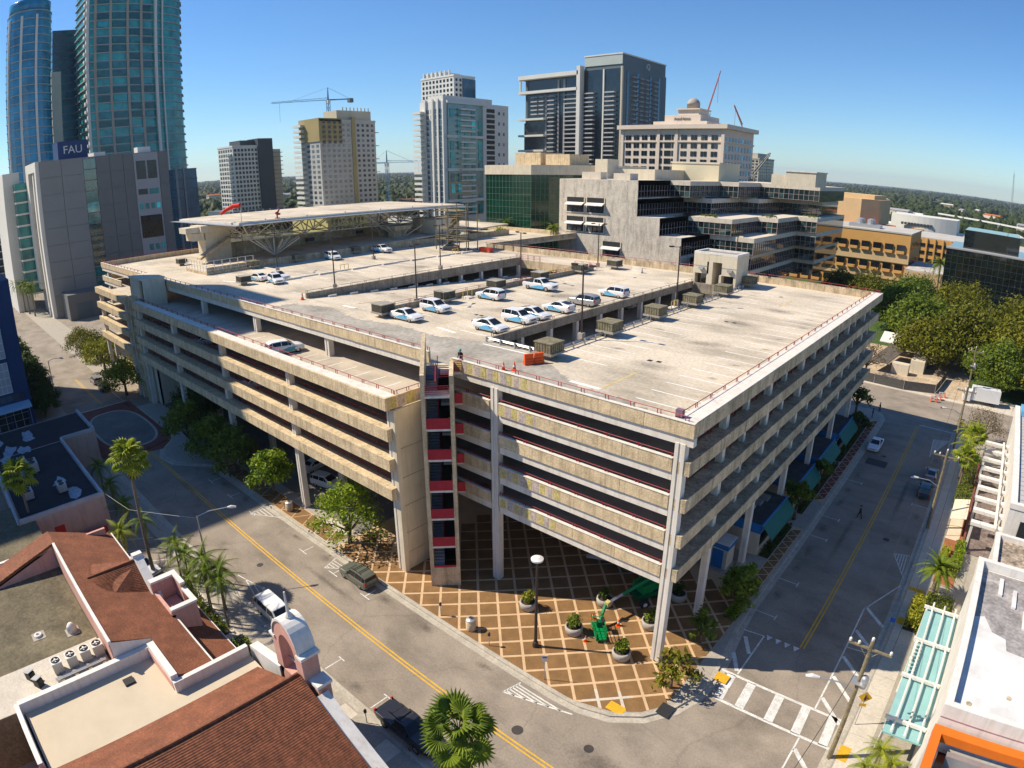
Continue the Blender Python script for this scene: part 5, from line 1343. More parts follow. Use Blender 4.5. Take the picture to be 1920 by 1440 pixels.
d = thing("ochre_garage", "long ochre parking deck with rows of openings behind the office", "garage", (-20, 330, 0))
O("wall", MB().box(-92, 300, 0, 8, 345, 15.5).box(8, 290, 0, 12, 345, 17).box(12, 300, 0, 120, 345, 14), m_och, d); O("roof", MB().box(-92, 300.2, 15.5, 120, 345, 15.9), mat("pale_roof", (.5, .5, .5)), d)
boxes("opening", d, gl_dark, [(-91+3.9*i, 299.7, z, -88.4+3.9*i, 300.2, z+1.5) for z in (11.6, 8.0, 4.4) for i in range(25)] + [(13.5+3.9*i, 299.7, z, 16+3.9*i, 300.2, z+1.5) for z in (10.6, 7.0) for i in range(20)])
boxes("rib", d, m_och, [(-92+3.9*i, 299.3, 0, -91.3+3.9*i, 300, 15.6) for i in range(26)])
d = thing("dark_mirror_office", "black mirrored glass office block behind the big trees at right", "building", (20, 215, 0))
O("glazing", MB().box(0, 196, 0, 70, 235, 20.5).box(5, 202, 20.5, 24, 225, 27), glass("black_mirror_glass", (.008, .014, .016), .04, 1.0, .5, .2), d)
mu = MB()
for i in range(36): mu.box(i*2-.04, 195.92, 0, i*2+.04, 196, 20.5)
for k in range(9): mu.box(0, 195.9, 2.3*k, 70, 196, 2.3*k+.07)
stuff(O("mullions", mu, m_bdark, d)); O("roof_edge", MB().box(-.2, 195.7, 20.5, 70, 202, 20.9), m_bgrey, d)
d = thing("tan_auditorium", "tan angular auditorium over an orange tiled roof in the distance", "building", (-70, 400, 0))
O("hall", MB().prism([(-92, 378), (-66, 372), (-56, 378), (-54, 405), (-92, 405)], 14, 29), m_och2, d); O("upper", MB().prism([(-86, 384), (-60, 380), (-57, 405), (-86, 405)], 29, 31.5), m_och2, d)
O("tiled_roof", MB().slab((-96, 366, 11.5), (-46, 366, 11.5), (-46, 384, 14.8), (-96, 384, 14.8), .6), mat("orange_roof_tile", (.50, .13, .04), .8, .2, .3), d)
for i in range(7): O("column", MB().box(-95+7.8*i, 366.5, 0, -94+7.8*i, 367.5, 11), m_bgrey, d)
O("base", MB().box(-94, 370, 0, -48, 400, 11), m_bgrey, d)
d = thing("white_theatre", "curved white theatre with dark lettering behind the ochre parking deck", "building", (-40, 470, 0))
arcp = [(-14 - 46*(i/12.0), 452 - 6*math.sin(math.pi*i/12)) for i in range(13)]
O("drum", MB().prism([(-14, 480), (-60, 480)] + arcp[::-1], 0, 19.5), m_bwhite, d); O("wing", MB().box(-14, 455, 0, 6, 480, 10).box(-66, 456, 0, -60, 480, 12), m_bwhite, d)
boxes("letter_strip", d, m_bdark, [(-52+2.2*i, 445.5, 13, -50.4+2.2*i, 447, 14.6) for i in range(10)])
boxes("poster_panel", d, m_och, [(-44, 445.3, 3, -36, 446.6, 11)])
# low buildings under the helipad line
d = thing("yellow_low_block", "low yellow arcaded block seen over the helipad", "building", (-330, 190, 0)); O("wall", MB().box(-360, 176, 0, -318, 205, 13), mat("soft_yellow_render", (.55, .46, .16), .9, .08, .2), d); boxes("opening", d, gl_dark, grid_x(178, 203, 3, 12, 9, 2, -318, .5, .45)); O("roof_edge", MB().box(-360.3, 175.7, 13, -317.7, 205.3, 13.6), m_cream, d)
d = thing("yellow_corner_block", "low ochre block in front of the beige tower", "building", (-330, 215, 0)); O("wall", MB().box(-350, 206, 0, -322, 250, 12), m_bbeige, d); boxes("opening", d, gl_mid, grid_x(208, 249, 2, 11, 9, 2, -322, .5, .5)); O("roof_edge", MB().box(-350.2, 205.8, 12, -321.8, 250.2, 12.5), m_byel, d)
d = thing("unfinished_frame", "reddish concrete frame under construction behind the white tower", "building", (-330, 262, 0))
for k in range(6): O("floor_slab", MB().box(-352, 252, k*3.6, -330, 290, k*3.6+.4), mat("raw_concrete_frame", (.30, .20, .14), .9, .2, .3), d)
for i in range(7):
    for j in (0, 1): O("column", MB().box(-331+0-20*j, 253+6*i, 0, -330.3-20*j, 253.8+6*i, 21), mat("raw_concrete_frame", (.3, .2, .14)), d)
d = thing("white_pavilion", "low white glazed pavilion left of the white tower", "building", (-290, 215, 0)); O("wall", MB().box(-308, 214, 0, -284, 240, 12), m_bwhite, d); O("roof", MB().box(-312, 212, 15, -282, 242, 15.8), m_bwhite, d); O("glazing", MB().box(-306, 213.8, 12, -284, 238, 15), gl_mid, d)
d = thing("white_back_wall", "long white wall behind the garage beside the green building", "building", (-125, 112, 0)); O("wall", MB().box(-165, 112, 0, -121, 118, 20), m_bwhite, d); O("coping", MB().box(-165, 111.8, 20, -121, 118.2, 20.3), m_trim, d)
# --- blue building at the left edge
d = thing("blue_corner_building", "dark blue building with tall gridded windows at the left edge", "building", (-110, -36, 0))
m_bl = mat("deep_blue_render", (.012, .04, .12), .7, .12, .3)
O("wall", MB().box(-124, -54, 0, -103.2, -26, 26.2), m_bl, d)
m_scr = mat("pale_grille", (.34, .36, .40), .7, .1, .5)
for z in (7.4, 13.4, 19.4):
    for y in (-30.6, -36.2, -41.8, -47.4):
        O("window_screen", MB().box(-103.2, y-1.7, z, -103.0, y+1.7, z+5.2), m_scr, d)
        q = MB()
        for i in range(5): q.box(-103.0, y-1.7+i*.85-.04, z, -102.94, y-1.7+i*.85+.04, z+5.2)
        for i in range(5): q.box(-103.0, y-1.7, z+i*1.3-.05, -102.93, y+1.7, z+i*1.3+.05)
        stuff(O("grille_bars", q, m_bwhite, d))
O("canopy", MB().slab((-103.2, -48, 5.4), (-100.6, -48, 5.0), (-100.6, -26.4, 5.0), (-103.2, -26.4, 5.4), .3), mat("pale_blue_canopy", (.30, .45, .58), .5, .08, .5), d)
for i in range(5): O("transom", MB().box(-103.2, -32.6+1.2*i, 5.9, -103.05, -31.6+1.2*i, 6.9), gl_mid, d)
for i in range(6): O("shopfront", MB().box(-103.2, -46+3.2*i, .3, -103.05, -43.2+3.2*i, 4.4), gl_dark, d); 
q = MB()
for i in range(14): q.box(-103.02, -46.2+1.5*i, .2, -102.95, -46.1+1.5*i, 4.5)
for z in (.9, 2.2, 3.4): q.box(-103.02, -46, z, -102.95, -27, z+.07)
stuff(O("shopfront_bars", q, m_scr, d))
# two neighbours west and south of the picture: they cast the long shadows on the street and the left roof
d = thing("west_tower", "tall apartment tower standing just left of the picture", "tower", (-142, -50, 0)); O("wall", MB().box(-159, -104, 0, -137, -38.5, 110), m_bwhite, d); boxes("window", d, gl_mid, grid_x(-70, -39.5, 6, 108, 8, 32, -137, .6, .55)); O("roof_house", MB().box(-154, -80, 110, -146, -60, 113), m_bgrey, d)
d = thing("west_midrise", "mid-rise block behind the blue building left of the picture", "building", (-120, -66, 0)); O("wall", MB().box(-128, -84, 0, -106, -44.5, 52), m_bgrey, d); boxes("window", d, gl_mid, grid_x(-83, -46, 4, 50, 9, 14, -106, .6, .5)); O("roof_house", MB().box(-124, -76, 52, -112, -60, 55), m_bwhite, d)
# --- cranes
def crane(name, label, x, y, zb, z, rz, jib, back, col, mastw=2.0, luff=0):
    t = thing(name, label, "crane", (x, y, 0)); c = mat(*col); mm = MB()
    n = int((z-zb)/4)
    for i in range(n+1):
        zz_ = zb+(z-zb)*i/n
        for a in range(4):
            p = [(mastw/2*s, mastw/2*q) for s, q in ((-1, -1), (1, -1), (1, 1), (-1, 1))]
            if i < n: mm.tube([(x+p[a][0], y+p[a][1], zz_), (x+p[(a+1) % 4][0], y+p[(a+1) % 4][1], zb+(z-zb)*(i+1)/n)], .12, 4)
    for s, q in ((-1, -1), (1, -1), (1, 1), (-1, 1)): mm.tube([(x+mastw/2*s, y+mastw/2*q, zb), (x+mastw/2*s, y+mastw/2*q, z)], .2, 4)
    O("mast", mm, c, t)
    d_ = Vector((math.cos(rz), math.sin(rz), math.tan(luff))); s_ = Vector((-math.sin(rz), math.cos(rz), 0)); o = Vector((x, y, z)); jm_ = MB()
    n = max(4, int(jib/math.cos(luff)/4)); tk = 1.0 if luff == 0 else 1.7
    for e in (-.7*tk, .7*tk): jm_.tube([o+s_*e, o+d_*jib*.98+s_*e*.6], .15*tk, 4)
    jm_.tube([o+Vector((0, 0, 1.6)), o+d_*jib+Vector((0, 0, .6))], .16*tk, 4)
    for i in range(n): jm_.tube([o+d_*(jib*i/n)+s_*.7*(1 if i % 2 else -1), o+d_*(jib*(i+.5)/n)+Vector((0, 0, 1.4)), o+d_*(jib*(i+1)/n)+s_*.7*(-1 if i % 2 else 1)], .09*tk, 4)
    O("jib", jm_, c, t)
    if back > 0:
        bb = o - Vector((d_.x, d_.y, 0))*back
        O("counter_jib", MB().tube([o, bb], .5, 4), c, t); O("counterweight", MB().box(bb.x-1.6, bb.y-1.6, bb.z-2.6, bb.x+1.6, bb.y+1.6, bb.z+.4), m_bsteel, t)
        O("apex", MB().tube([o, o+Vector((0, 0, 9))], [.8, .3], 4).tube([o+Vector((0, 0, 9)), o+d_*jib*.7], .1, 4).tube([o+Vector((0, 0, 9)), bb], .1, 4), c, t)
        O("cab", MB().box(x-1.2, y-1.2, z-2.5, x+1.2, y+1.2, z-.2), m_bwhite, t)
    p = o+d_*jib*.85; O("hoist_rope", MB().tube([p, p-Vector((0, 0, 14))], .1, 4), c, t)
cb = ("crane_blue", (.06, .20, .42), .5, .1, .3)
crane("tower_crane", "blue tower crane above the beige tower", -404.8, 237.9, 50, 92, R(219.5), 45, 17, cb)
crane("tower_crane", "pale blue tower crane low behind the beige and white towers", -376.6, 268.7, 10, 44.8, R(50), 28, 11, ("crane_pale_blue", (.20, .38, .52), .5, .1, .3))
cr = ("crane_red", (.48, .14, .09), .5, .1, .3)
crane("luffing_crane", "red luffing crane jib rising behind the dome", -144.6, 315.8, 62, 73, R(25), 6.2, 0, cr, 2.0, R(75))
crane("luffing_crane", "smaller red crane jib right of the domed office", -130, 333, 55, 66, R(202), 5.4, 0, cr, 2.0, R(66))
crane("crawler_crane", "dark crane boom above the terraced building", -70.3, 195.2, 28, 38, R(20), 6, 0, ("crane_dark", (.06, .06, .06), .5, .1, .3), 1.6, R(55))
# ------------------------------------------------------------------ left foreground: pink stucco buildings
def tiled(name, parent, p, q, r, t, m, rows, lift=.05, th=.25):
    """roof slope p-q (low edge) to t-r (ridge): courses laid as overlapping strips with a proud lower edge"""
    p, q, r, t = (Vector(c) for c in (p, q, r, t)); mb = MB()
    nrm = (q-p).cross(t-p).normalized()
    if nrm.z < 0: nrm = -nrm
    mb.slab(p, q, r, t, th)
    for i in range(rows):
        a, b = i/rows, min(1, (i+1)/rows+.004)
        A, B_, C_, D_ = p.lerp(t, a)+nrm*(lift+.012), q.lerp(r, a)+nrm*(lift+.012), q.lerp(r, b)+nrm*.012, p.lerp(t, b)+nrm*.012
        mb.quad(A, B_, C_, D_); mb.quad(p.lerp(t, a)+nrm*.002, q.lerp(r, a)+nrm*.002, B_, A)
    return stuff(O(name, mb, m, parent))
ch = thing("mission_hall", "pink mission style hall with a terracotta gable roof and an arched bell wall", "building", (-14, -32, 0))
O("wall", MB().box(-20.3, -24.6, 0, -6.0, -24.2, 4.0).box(-20.3, -62, 0, -19.9, -24.6, 4.5).box(-2.4, -62, 0, -2.0, -24.6, 2.4), m_pink, ch)
tiled("roof_tiles", ch, (-2.2, -24.6, 2.05), (-2.2, -62, 2.05), (-13.8, -62, 7.5), (-13.8, -24.6, 7.5), m_terra2, 76, .05)
tiled("roof_shingles", ch, (-18.9, -62, 5.1), (-18.9, -25.4, 5.1), (-13.8, -25.4, 7.5), (-13.8, -62, 7.5), m_terra, 26, .03)
O("ridge_cap", MB().tube([(-13.8, -24.7, 7.55), (-13.8, -62, 7.55)], .13, 6), m_terra2, ch)
# raking white coping on the street gable
O("gable_coping", MB().slab((-12.0, -24.7, 6.55), (-2.0, -24.7, 1.9), (-2.0, -23.6, 1.9), (-12.0, -23.6, 6.55), 3.0), m_trim, ch)
O("gable_coping", MB().slab((-20.6, -25.0, 5.9), (-16.6, -24.7, 6.3), (-16.6, -24.0, 6.3), (-20.6, -24.3, 5.9), 2.4), m_trim, ch)
# bell wall with arched opening
bw_ = MB(); N = 14; y0, y1 = -24.55, -23.25
outer = [(-17.0, 4.2), (-17.0, 9.0), (-16.6, 9.15)] + [(-15.1-1.55*math.cos(R(a)), 9.2+2.0*math.sin(R(a))) for a in range(0, 181, 15)] + [(-13.2, 9.1), (-13.2, 4.2)]
holep = [(-16.1, 6.4)] + [(-15.1-1.0*math.cos(R(a)), 8.6+1.35*math.sin(R(a))) for a in range(0, 181, 15)] + [(-14.1, 6.4)]
def wallring(mb, outer, hole, y0, y1):
    k = len(mb.v); n, m_ = len(outer), len(hole)
    for yy in (y0, y1):
        mb.v += [(x, yy, z) for x, z in outer]; mb.v += [(x, yy, z) for x, z in hole]
    st = n+m_
    for s_ in (0, 1):
        b = k+s_*st
        # stitch outer to hole by index ratio
        io = ih = 0
        while io < n-1 or ih < m_-1:
            if ih >= m_-1 or (io < n-1 and (io+1)/(n-1) <= (ih+1)/(m_-1)): f = (b+io, b+io+1, b+n+ih); io += 1
            else: f = (b+io, b+n+ih+1, b+n+ih); ih += 1
            mb.f.append(f if s_ == 0 else f[::-1])
    for i in range(n-1): mb.f.append((k+i, k+st+i, k+st+i+1, k+i+1))
    for i in range(m_-1): mb.f.append((k+n+i, k+n+i+1, k+st+n+i+1, k+st+n+i))
    return mb
wallring(bw_, outer, holep, y0, y1)
bw_.box(-17.0, y0, 3.8, -13.2, y1, 6.4)
O("bell_wall", bw_, m_pink, ch)
cap = MB(); pts = [(-15.1-1.62*math.cos(R(a)), 9.25+2.05*math.sin(R(a))) for a in range(0, 181, 12)]
for i in range(len(pts)-1):
    (xa, za), (xb, zb3) = pts[i], pts[i+1]; cap.quad((xa, y0-.08, za), (xb, y0-.08, zb3), (xb, y1+.08, zb3), (xa, y1+.08, za)); cap.quad((xa, y0-.08, za-.22), (xb, y0-.08, zb3-.22), (xb, y0-.08, zb3), (xa, y0-.08, za))
cap.box(-17.2, y0-.1, 9.0, -16.5, y1+.1, 9.22).box(-13.7, y0-.1, 9.0, -13.0, y1+.1, 9.22)
O("arch_coping", cap, m_trim, ch)
O("buttress", MB().box(-13.2, -24.2, 3, -12.2, -23.2, 6.9), m_pink, ch); O("buttress_cap", MB().box(-13.2, -24.3, 6.9, -12.1, -23.1, 7.15), m_trim, ch)
O("finial", MB().tube([(-15.1, -23.9, 11.2), (-15.1, -23.9, 13.3)], [.13, .06], 8).lathe([(.25, 0), (.3, .2), (.1, .5)], -15.1, -23.9, 11.2, 10), m_trim, ch)
O("bell_yoke", MB().tube([(-16.1, -24, 7.2), (-14.1, -24, 7.2)], .08, 6), m_metal, ch)
# flat white roof between the hall and the shingled wing
fr = thing("flat_roof_wing", "pink wing with a pale flat roof and white parapet beside the mission hall", "building", (-22, -36, 0))
O("roof", MB().prism([(-25.6, -42.2), (-18.6, -42.2), (-18.6, -25.2), (-20.6, -25.2), (-20.6, -31.0), (-25.6, -31.0)], 4.6, 5.05), mat("cream_membrane", (.60, .50, .36), .9, .1, .3, dirt=(.3, .2, (1, 1, 1))), fr)
O("parapet", MB().box(-26.1, -42.4, 0, -25.6, -30.8, 6.0).box(-25.6, -31.3, 0, -20.9, -30.75, 6.4).poly([(-26.18, -30.6, 4.5), (-26.18, -33.9, 4.5), (-26.18, -33.9, 7.45), (-26.18, -30.6, 6.2)]).box(-20.9, -31.3, 0, -20.5, -25.2, 6.0).box(-26.1, -42.8, 0, -19.2, -42.4, 5.8), m_trim, fr)
O("parapet_inner", MB().box(-25.6, -31.34, 5.05, -20.92, -31.3, 5.9), m_pink, fr)
O("roof_hatch", MB().box(-24.4, -34.2, 5.05, -23.6, -33.4, 5.2), m_grille, fr)
# shingled wing with ridge along the street
sw = thing("shingle_wing", "long terracotta shingle roofed wing with cross gable left of the flat roof", "building", (-34, -31, 0))
O("wall", MB().box(-47, -34.0, 0, -26.2, -33.7, 7.3).box(-47, -28.2, 0, -21, -27.9, 5.0).box(-47, -33.7, 0, -46.7, -28.2, 6), m_pink, sw)
tiled("roof_shingles", sw, (-47.2, -27.7, 4.95), (-20.95, -27.7, 4.95), (-20.95, -30.7, 6.2), (-47.2, -30.7, 6.2), m_terra, 12, .03)
tiled("roof_shingles", sw, (-47.2, -30.68, 6.21), (-26.2, -30.68, 6.21), (-26.2, -33.8, 7.5), (-47.2, -33.8, 7.5), m_terra, 12, .03)
O("ridge_trim", MB().box(-44.4, -34.0, 7.3, -26.1, -33.75, 7.62), m_trim, sw)
O("eave_trim", MB().box(-47.2, -27.75, 4.72, -21, -27.55, 4.98), m_trim, sw)
tiled("roof_shingles", sw, (-44.6, -42.0, 5.0), (-47.4, -42.0, 5.0), (-47.4, -33.8, 7.5), (-44.6, -33.8, 7.5), m_terra, 14, .03)
O("gable_end", MB().box(-47.4, -42.2, 3.5, -44.5, -41.7, 5.4).poly([(-44.55, -41.7, 4.7), (-44.55, -34, 4.7), (-44.55, -34, 7.0)]).box(-47.2, -41.7, 3, -46.8, -34, 4.9), m_pink, sw)
O("gable_shade", MB().box(-46.8, -41.0, 3.2, -46.7, -34.2, 5.6), m_dark, sw)  # black sheet stands in for the shade inside the open gable
tiled("lower_shingles", sw, (-33, -24.7, 2.55), (-20.9, -24.7, 2.55), (-20.9, -27.6, 3.7), (-33, -27.6, 3.7), m_terra, 12, .03)
O("lower_wall", MB().box(-33, -25.2, 0, -20.9, -24.9, 2.4), m_pink, sw); O("lower_eave", MB().box(-33, -24.75, 2.3, -20.9, -24.6, 2.58), m_trim, sw)
# cross gable
tiled("roof_tiles", sw, (-33.4, -28.0, 4.7), (-33.4, -31.6, 6.55), (-36.8, -32.6, 7.0), (-36.8, -28.0, 7.0), m_terra2, 22, .045)
tiled("roof_tiles", sw, (-39.8, -31.6, 6.55), (-39.8, -28.0, 4.7), (-36.8, -28.0, 7.0), (-36.8, -32.6, 7.0), m_terra2, 22, .045)
O("cross_ridge", MB().tube([(-36.8, -28, 7.05), (-36.8, -32.6, 7.05)], .12, 6), m_terra2, sw)
O("cross_gable_wall", MB().poly([(-40, -27.9, 0), (-33.2, -27.9, 0), (-33.2, -27.9, 4.6), (-36.8, -27.9, 7.0), (-40, -27.9, 4.6)]), m_pink, sw)
O("cross_coping", MB().slab((-36.8, -28.1, 7.35), (-33.0, -28.1, 4.9), (-33.0, -27.3, 4.9), (-36.8, -27.3, 7.35), .35).slab((-40.2, -28.1, 4.9), (-37.2, -28.1, 7.35), (-37.2, -27.3, 7.35), (-40.2, -27.3, 4.9), .35).box(-37.3, -28.15, 7.0, -36.7, -27.25, 7.5), m_trim, sw)
# small roof well with white coping
O("roof_well", MB().box(-33.8, -25.7, 0, -33.4, -28.0, 6.1).box(-33.4, -25.9, 0, -31.6, -25.6, 6.1).box(-29.4, -27.9, 0, -29.1, -25.6, 5.6).box(-33.4, -27.9, 0, -29.1, -27.6, 5.2).box(-33.3, -27.5, 3.2, -29.5, -26, 4.2), m_pink, sw)
O("well_coping", MB().box(-33.95, -28.0, 6.1, -33.3, -25.5, 6.3).box(-33.3, -25.95, 6.1, -31.5, -25.5, 6.3).box(-29.5, -27.9, 5.6, -29.0, -25.5, 5.8).box(-31.5, -25.95, 5.6, -29.5, -25.5, 5.8), m_trim, sw)
# flat olive roof behind with condensers
ol_ = thing("rear_flat_roof", "stained olive grey flat roof behind the shingle wing", "building", (-40, -44, 0))
O("roof", MB().box(-62, -75, 0, -26.2, -34.05, 4.9), mat("stained_olive_roof", (.17, .14, .085), .95, .35, .25, fine=(4, .2), dirt=(.35, .45, (1, 1, 1))), ol_)
O("deck_strip", MB().box(-31.2, -75, 4.9, -26.25, -34.2, 4.93), m_walkw, ol_)
O("roof_edge", MB().box(-48.6, -44.0, 4.9, -48.2, -34.0, 5.5), m_trim, ol_)
def condenser(x, y, label):
    t = thing("condenser_unit", label, "air conditioner", (x, y, 4.95), 0, "condenser units in a row on the roof")
    O("case", MB().box(-.42, -.42, .1, .42, .42, 1.0), mat("cream_metal", (.50, .46, .38), .6, .1, 3), t, world=False)
    O("top_frame", MB().box(-.45, -.45, 1.0, .45, .45, 1.06), m_trim, t, world=False)
    O("fan_ring", MB().lathe([(.36, 1.06), (.36, 1.14), (.3, 1.14), (.3, 1.07)], n=20), m_grille, t, world=False)
    O("fan", MB().box(-.29, -.05, 1.07, .29, .05, 1.1).box(-.05, -.29, 1.075, .05, .29, 1.105).lathe([(.1, 1.08), (.1, 1.16)], n=10), m_trim, t, world=False)
    O("skid", MB().box(-.45, -.4, 0, -.3, .4, .1).box(.3, -.4, 0, .45, .4, .1), m_metal, t, world=False)
for i, y in enumerate((-38.2, -36.9, -35.7, -34.6)): condenser(-28.9, y, ["condenser unit at the left end of the row of four", "second condenser unit from the left in the row of four", "third condenser unit from the left in the row of four", "condenser unit next to the white parapet in the row of four"][i])
pp = thing("roof_pipes", "pipe run on timber sleepers in front of the condensers", "pipes", (-27.4, -37, 4.9))
for i in range(3): O("pipe", MB().tube([(-27.9+.15*i, -38.8, 5.15), (-27.9+.15*i, -34.4, 5.15)], .05, 6), m_metal, pp)
for i in range(4): O("sleeper", MB().box(-28.2, -38.4+1.2*i, 4.93, -27.3, -38.1+1.2*i, 5.1), m_wood, pp)
for i, (x, y) in enumerate(((-33.3, -35.7), (-34.6, -38.6))):
    t = thing("roof_vent", ["ribbed round turbine vent on the olive roof", "small ring vent on the olive roof"][i], "vent", (x, y, 4.9))
    O("cowl", MB().lathe([(.45, 0), (.4, .25), (.48, .3), (.38, .5), (.42, .55), (.2, .85), (.05, .9)] if i == 0 else [(.4, 0), (.36, .2), (.2, .22), (.2, .05)], n=14), m_trim, t, True, world=False); O("flashing", MB().box(-.6, -.6, 0, .6, .6, .04), m_deckgrey, t, world=False)
for i, (x, y) in enumerate(((-29.4, -40.6), (-28.2, -40.2))):
    t = thing("roof_crate", ["dark tilted equipment box on the pale strip, left one", "dark tilted equipment box on the pale strip, right one"][i], "box", (x, y, 4.93), .5); O("case", MB().box(-.35, -.3, 0, .35, .3, .7), m_grille, t, world=False); O("lid", MB().slab((-.4, -.35, .75), (.4, -.35, .95), (.4, .35, .95), (-.4, .35, .75), .06), m_metal, t, world=False)
# dark roofed building by the junction
db = thing("dark_roof_building", "pale building with a black patched flat roof beside the brick junction", "building", (-72, -30, 0))
m_drf = mat("black_roof_felt", (.022, .024, .03), .9, .35, .3, fine=(3, .2))
m_patch = mat("silver_roof_patch", (.34, .37, .42), .7, .3, .6, fine=(3, .25))
O("wall", MB().box(-79, -36, 0, -56.4, -25.6, 5.0).box(-90, -36, 0, -79, -20.6, 5.0), mat("dusty_pink_render", (.48, .36, .30), .9, .1, .4, streak=.2), db)
O("roof", MB().box(-78.6, -35.6, 5.0, -56.8, -26.0, 5.06).box(-89.6, -35.6, 5.0, -79, -21.0, 5.06), m_drf, db)
O("parapet", MB().box(-79, -25.9, 5.0, -56.4, -25.6, 5.5).box(-56.7, -36, 5.0, -56.4, -25.9, 5.5).box(-90, -20.9, 5, -79, -20.6, 5.5).box(-79.2, -25.6, 5, -78.9, -20.9, 5.5).box(-90, -36.2, 5, -56.4, -35.9, 5.5), mat("pale_blue_coping", (.42, .42, .44), .8, .15, .6), db)
rp_ = random.Random(3)
for i in range(12):
    x, y = rp_.uniform(-86, -59), rp_.uniform(-35, -28); n = 9; a0 = rp_.uniform(0, 6)
    pts = [(x+rp_.uniform(.7, 2.0)*1.3*math.cos(a0+2*math.pi*k/n), y+rp_.uniform(.5, 1.2)*math.sin(a0+2*math.pi*k/n), 5.065+.003*i) for k in range(n)]
    O("roof_patch", MB().poly(pts), m_patch, db)
O("door", MB().box(-56.4, -32.2, 1.0, -56.3, -31.0, 3.3), mat("red_door_paint", (.45, .02, .02), .6, .1, 2), db)
O("ramp_rail", MB().box(-56.3, -31, .9, -55.2, -26.4, 1.0).box(-55.3, -31, 0, -55.2, -26.4, 1.9), mat("red_door_paint", (.45, .02, .02)), db)
def rooftop_unit(x, y, z, label, s=1.0):
    t = thing("rooftop_unit", label, "air conditioner", (x, y, z), 0, "rooftop air conditioners on the black roof"); t.scale = (s, s, s)
    O("case", MB().box(-1, -.6, .2, 1, .6, 1.2), m_metal, t, world=False); O("curb", MB().box(-1.05, -.65, 0, 1.05, .65, .2), m_drf, t, world=False)
    for dx in (-.5, .5): O("fan", MB().lathe([(.38, 1.2), (.38, 1.28), (.3, 1.28)], dx, 0, 0, 16), m_grille, t, world=False)
for i, (x, y, s) in enumerate(((-61.5, -29.5, .9), (-62.5, -33.5, .9), (-70.5, -31.5, 1.2), (-73.5, -32.5, .9))): rooftop_unit(x, y, 5.06, ["small twin fan unit near the front of the black roof", "twin fan unit by the left edge of the black roof", "large twin fan unit in the middle of the black roof", "twin fan unit toward the back of the black roof"][i], s)

# ------------------------------------------------------------------ right foreground
wb_ = thing("white_roof_shop", "white flat roofed shop with broken grey roof patches at the right edge", "building", (34, 6, 0))
m_wr = mat("white_roof_coating", (.74, .72, .69), .85, .08, .5, dirt=(.35, .25, (1, 1, 1)))
O("wall", MB().box(21.8, -3.2, 0, 60, 16.6, 9.0), m_trim, wb_); O("roof", MB().box(22.3, -2.7, 9.0, 60, 16.1, 9.25), m_wr, wb_)
O("parapet", MB().box(21.7, -3.3, 9.0, 22.25, 16.7, 10).box(22.25, 16.2, 9.0, 60, 16.7, 10).box(22.25, -3.3, 9, 60, -2.8, 10), m_trim, wb_)
O("grey_patch", MB().poly([(22.4, 16, 9.258), (22.4, 8.6, 9.258), (23.2, 9.0, 9.258), (24.0, 7.2, 9.258), (25.2, 6.8, 9.258), (25.4, 5.4, 9.258), (27, 5.2, 9.258), (60, 5.0, 9.258), (60, 16, 9.258)][::-1]), mat("worn_grey_roof", (.36, .33, .31), .95, .35, .6, fine=(3, .25)), wb_)
for i, (x, y) in enumerate(((24, 12.5), (25.3, 11.2), (26.4, 8.6))): O("curb_strip", MB().box(x, y, 9.26, x+.35, y+2.6, 9.45), m_wr, wb_)
for i, (x, y) in enumerate(((23.4, -1.6), (26.2, .2), (28, -1.6))): O("roof_drain", MB().lathe([(.22, 0), (.22, .03), (.1, .03)], x, y, 9.255, 10), m_tan2, wb_)
of = thing("orange_frame_shop", "orange framed shop front roof at the bottom right corner", "building", (30, -8, 0))
m_ofr = mat("bright_orange_paint", (.72, .16, .01), .5, .06, 1)
O("frame", MB().box(22.3, -4.2, 7.7, 60, -3.45, 8.4).box(21.7, -20, 7.7, 22.3, -3.45, 8.4), m_ofr, of); O("wall", MB().box(22.0, -20, 0, 22.5, -4.5, 7.6).box(21.8, -3.9, 0, 60, -3.4, 7.6), m_trim, of)
O("well_floor", MB().box(22.6, -20, 3.0, 60, -4.4, 6.0), mat("grey_membrane2", (.30, .28, .25), .9, .2, .6), of); O("dark_glass", MB().box(22.6, -20, 6.0, 23.2, -4.5, 7.2), gl_dark, of); O("upstand", MB().box(23.2, -4.9, 6.0, 60, -4.45, 7.4), m_metal, of)
# teal pergola canopy along the pavement
pg = thing("teal_canopy", "pale teal canopy roof with raised white beams beside the white shop", "canopy", (20, 8, 0))
m_teal = mat("pale_teal_metal", (.26, .47, .46), .6, .08, .8)
O("deck", MB().box(18.7, -.8, 3.6, 21.75, 16.2, 3.75), m_teal, pg)
for i, y in enumerate((.4, 5.6, 10.6, 15.8)): O("cross_beam", MB().box(18.5, y-.1, 3.98, 21.75, y+.1, 4.25), m_trim, pg)
for x in (19.3, 20.35, 21.4): O("rafter", MB().tube([(x, -.9, 4.1), (x, 16.8, 4.1)], .09, 8), m_trim, pg)
for y in (.4, 8.2, 15.8): O("post", MB().tube([(18.8, y, .1), (18.8, y, 4)], .12, 8), m_trim, pg)
ss = thing("rooftop_sign", "row of small white letters standing on the teal canopy edge", "sign", (18.9, 8, 4.0))
for i in range(9): O("letter", MB().rbox(18.85, 5.9+.5*i, 4.25, .1, .3, .5, .1*i), m_trim, ss)
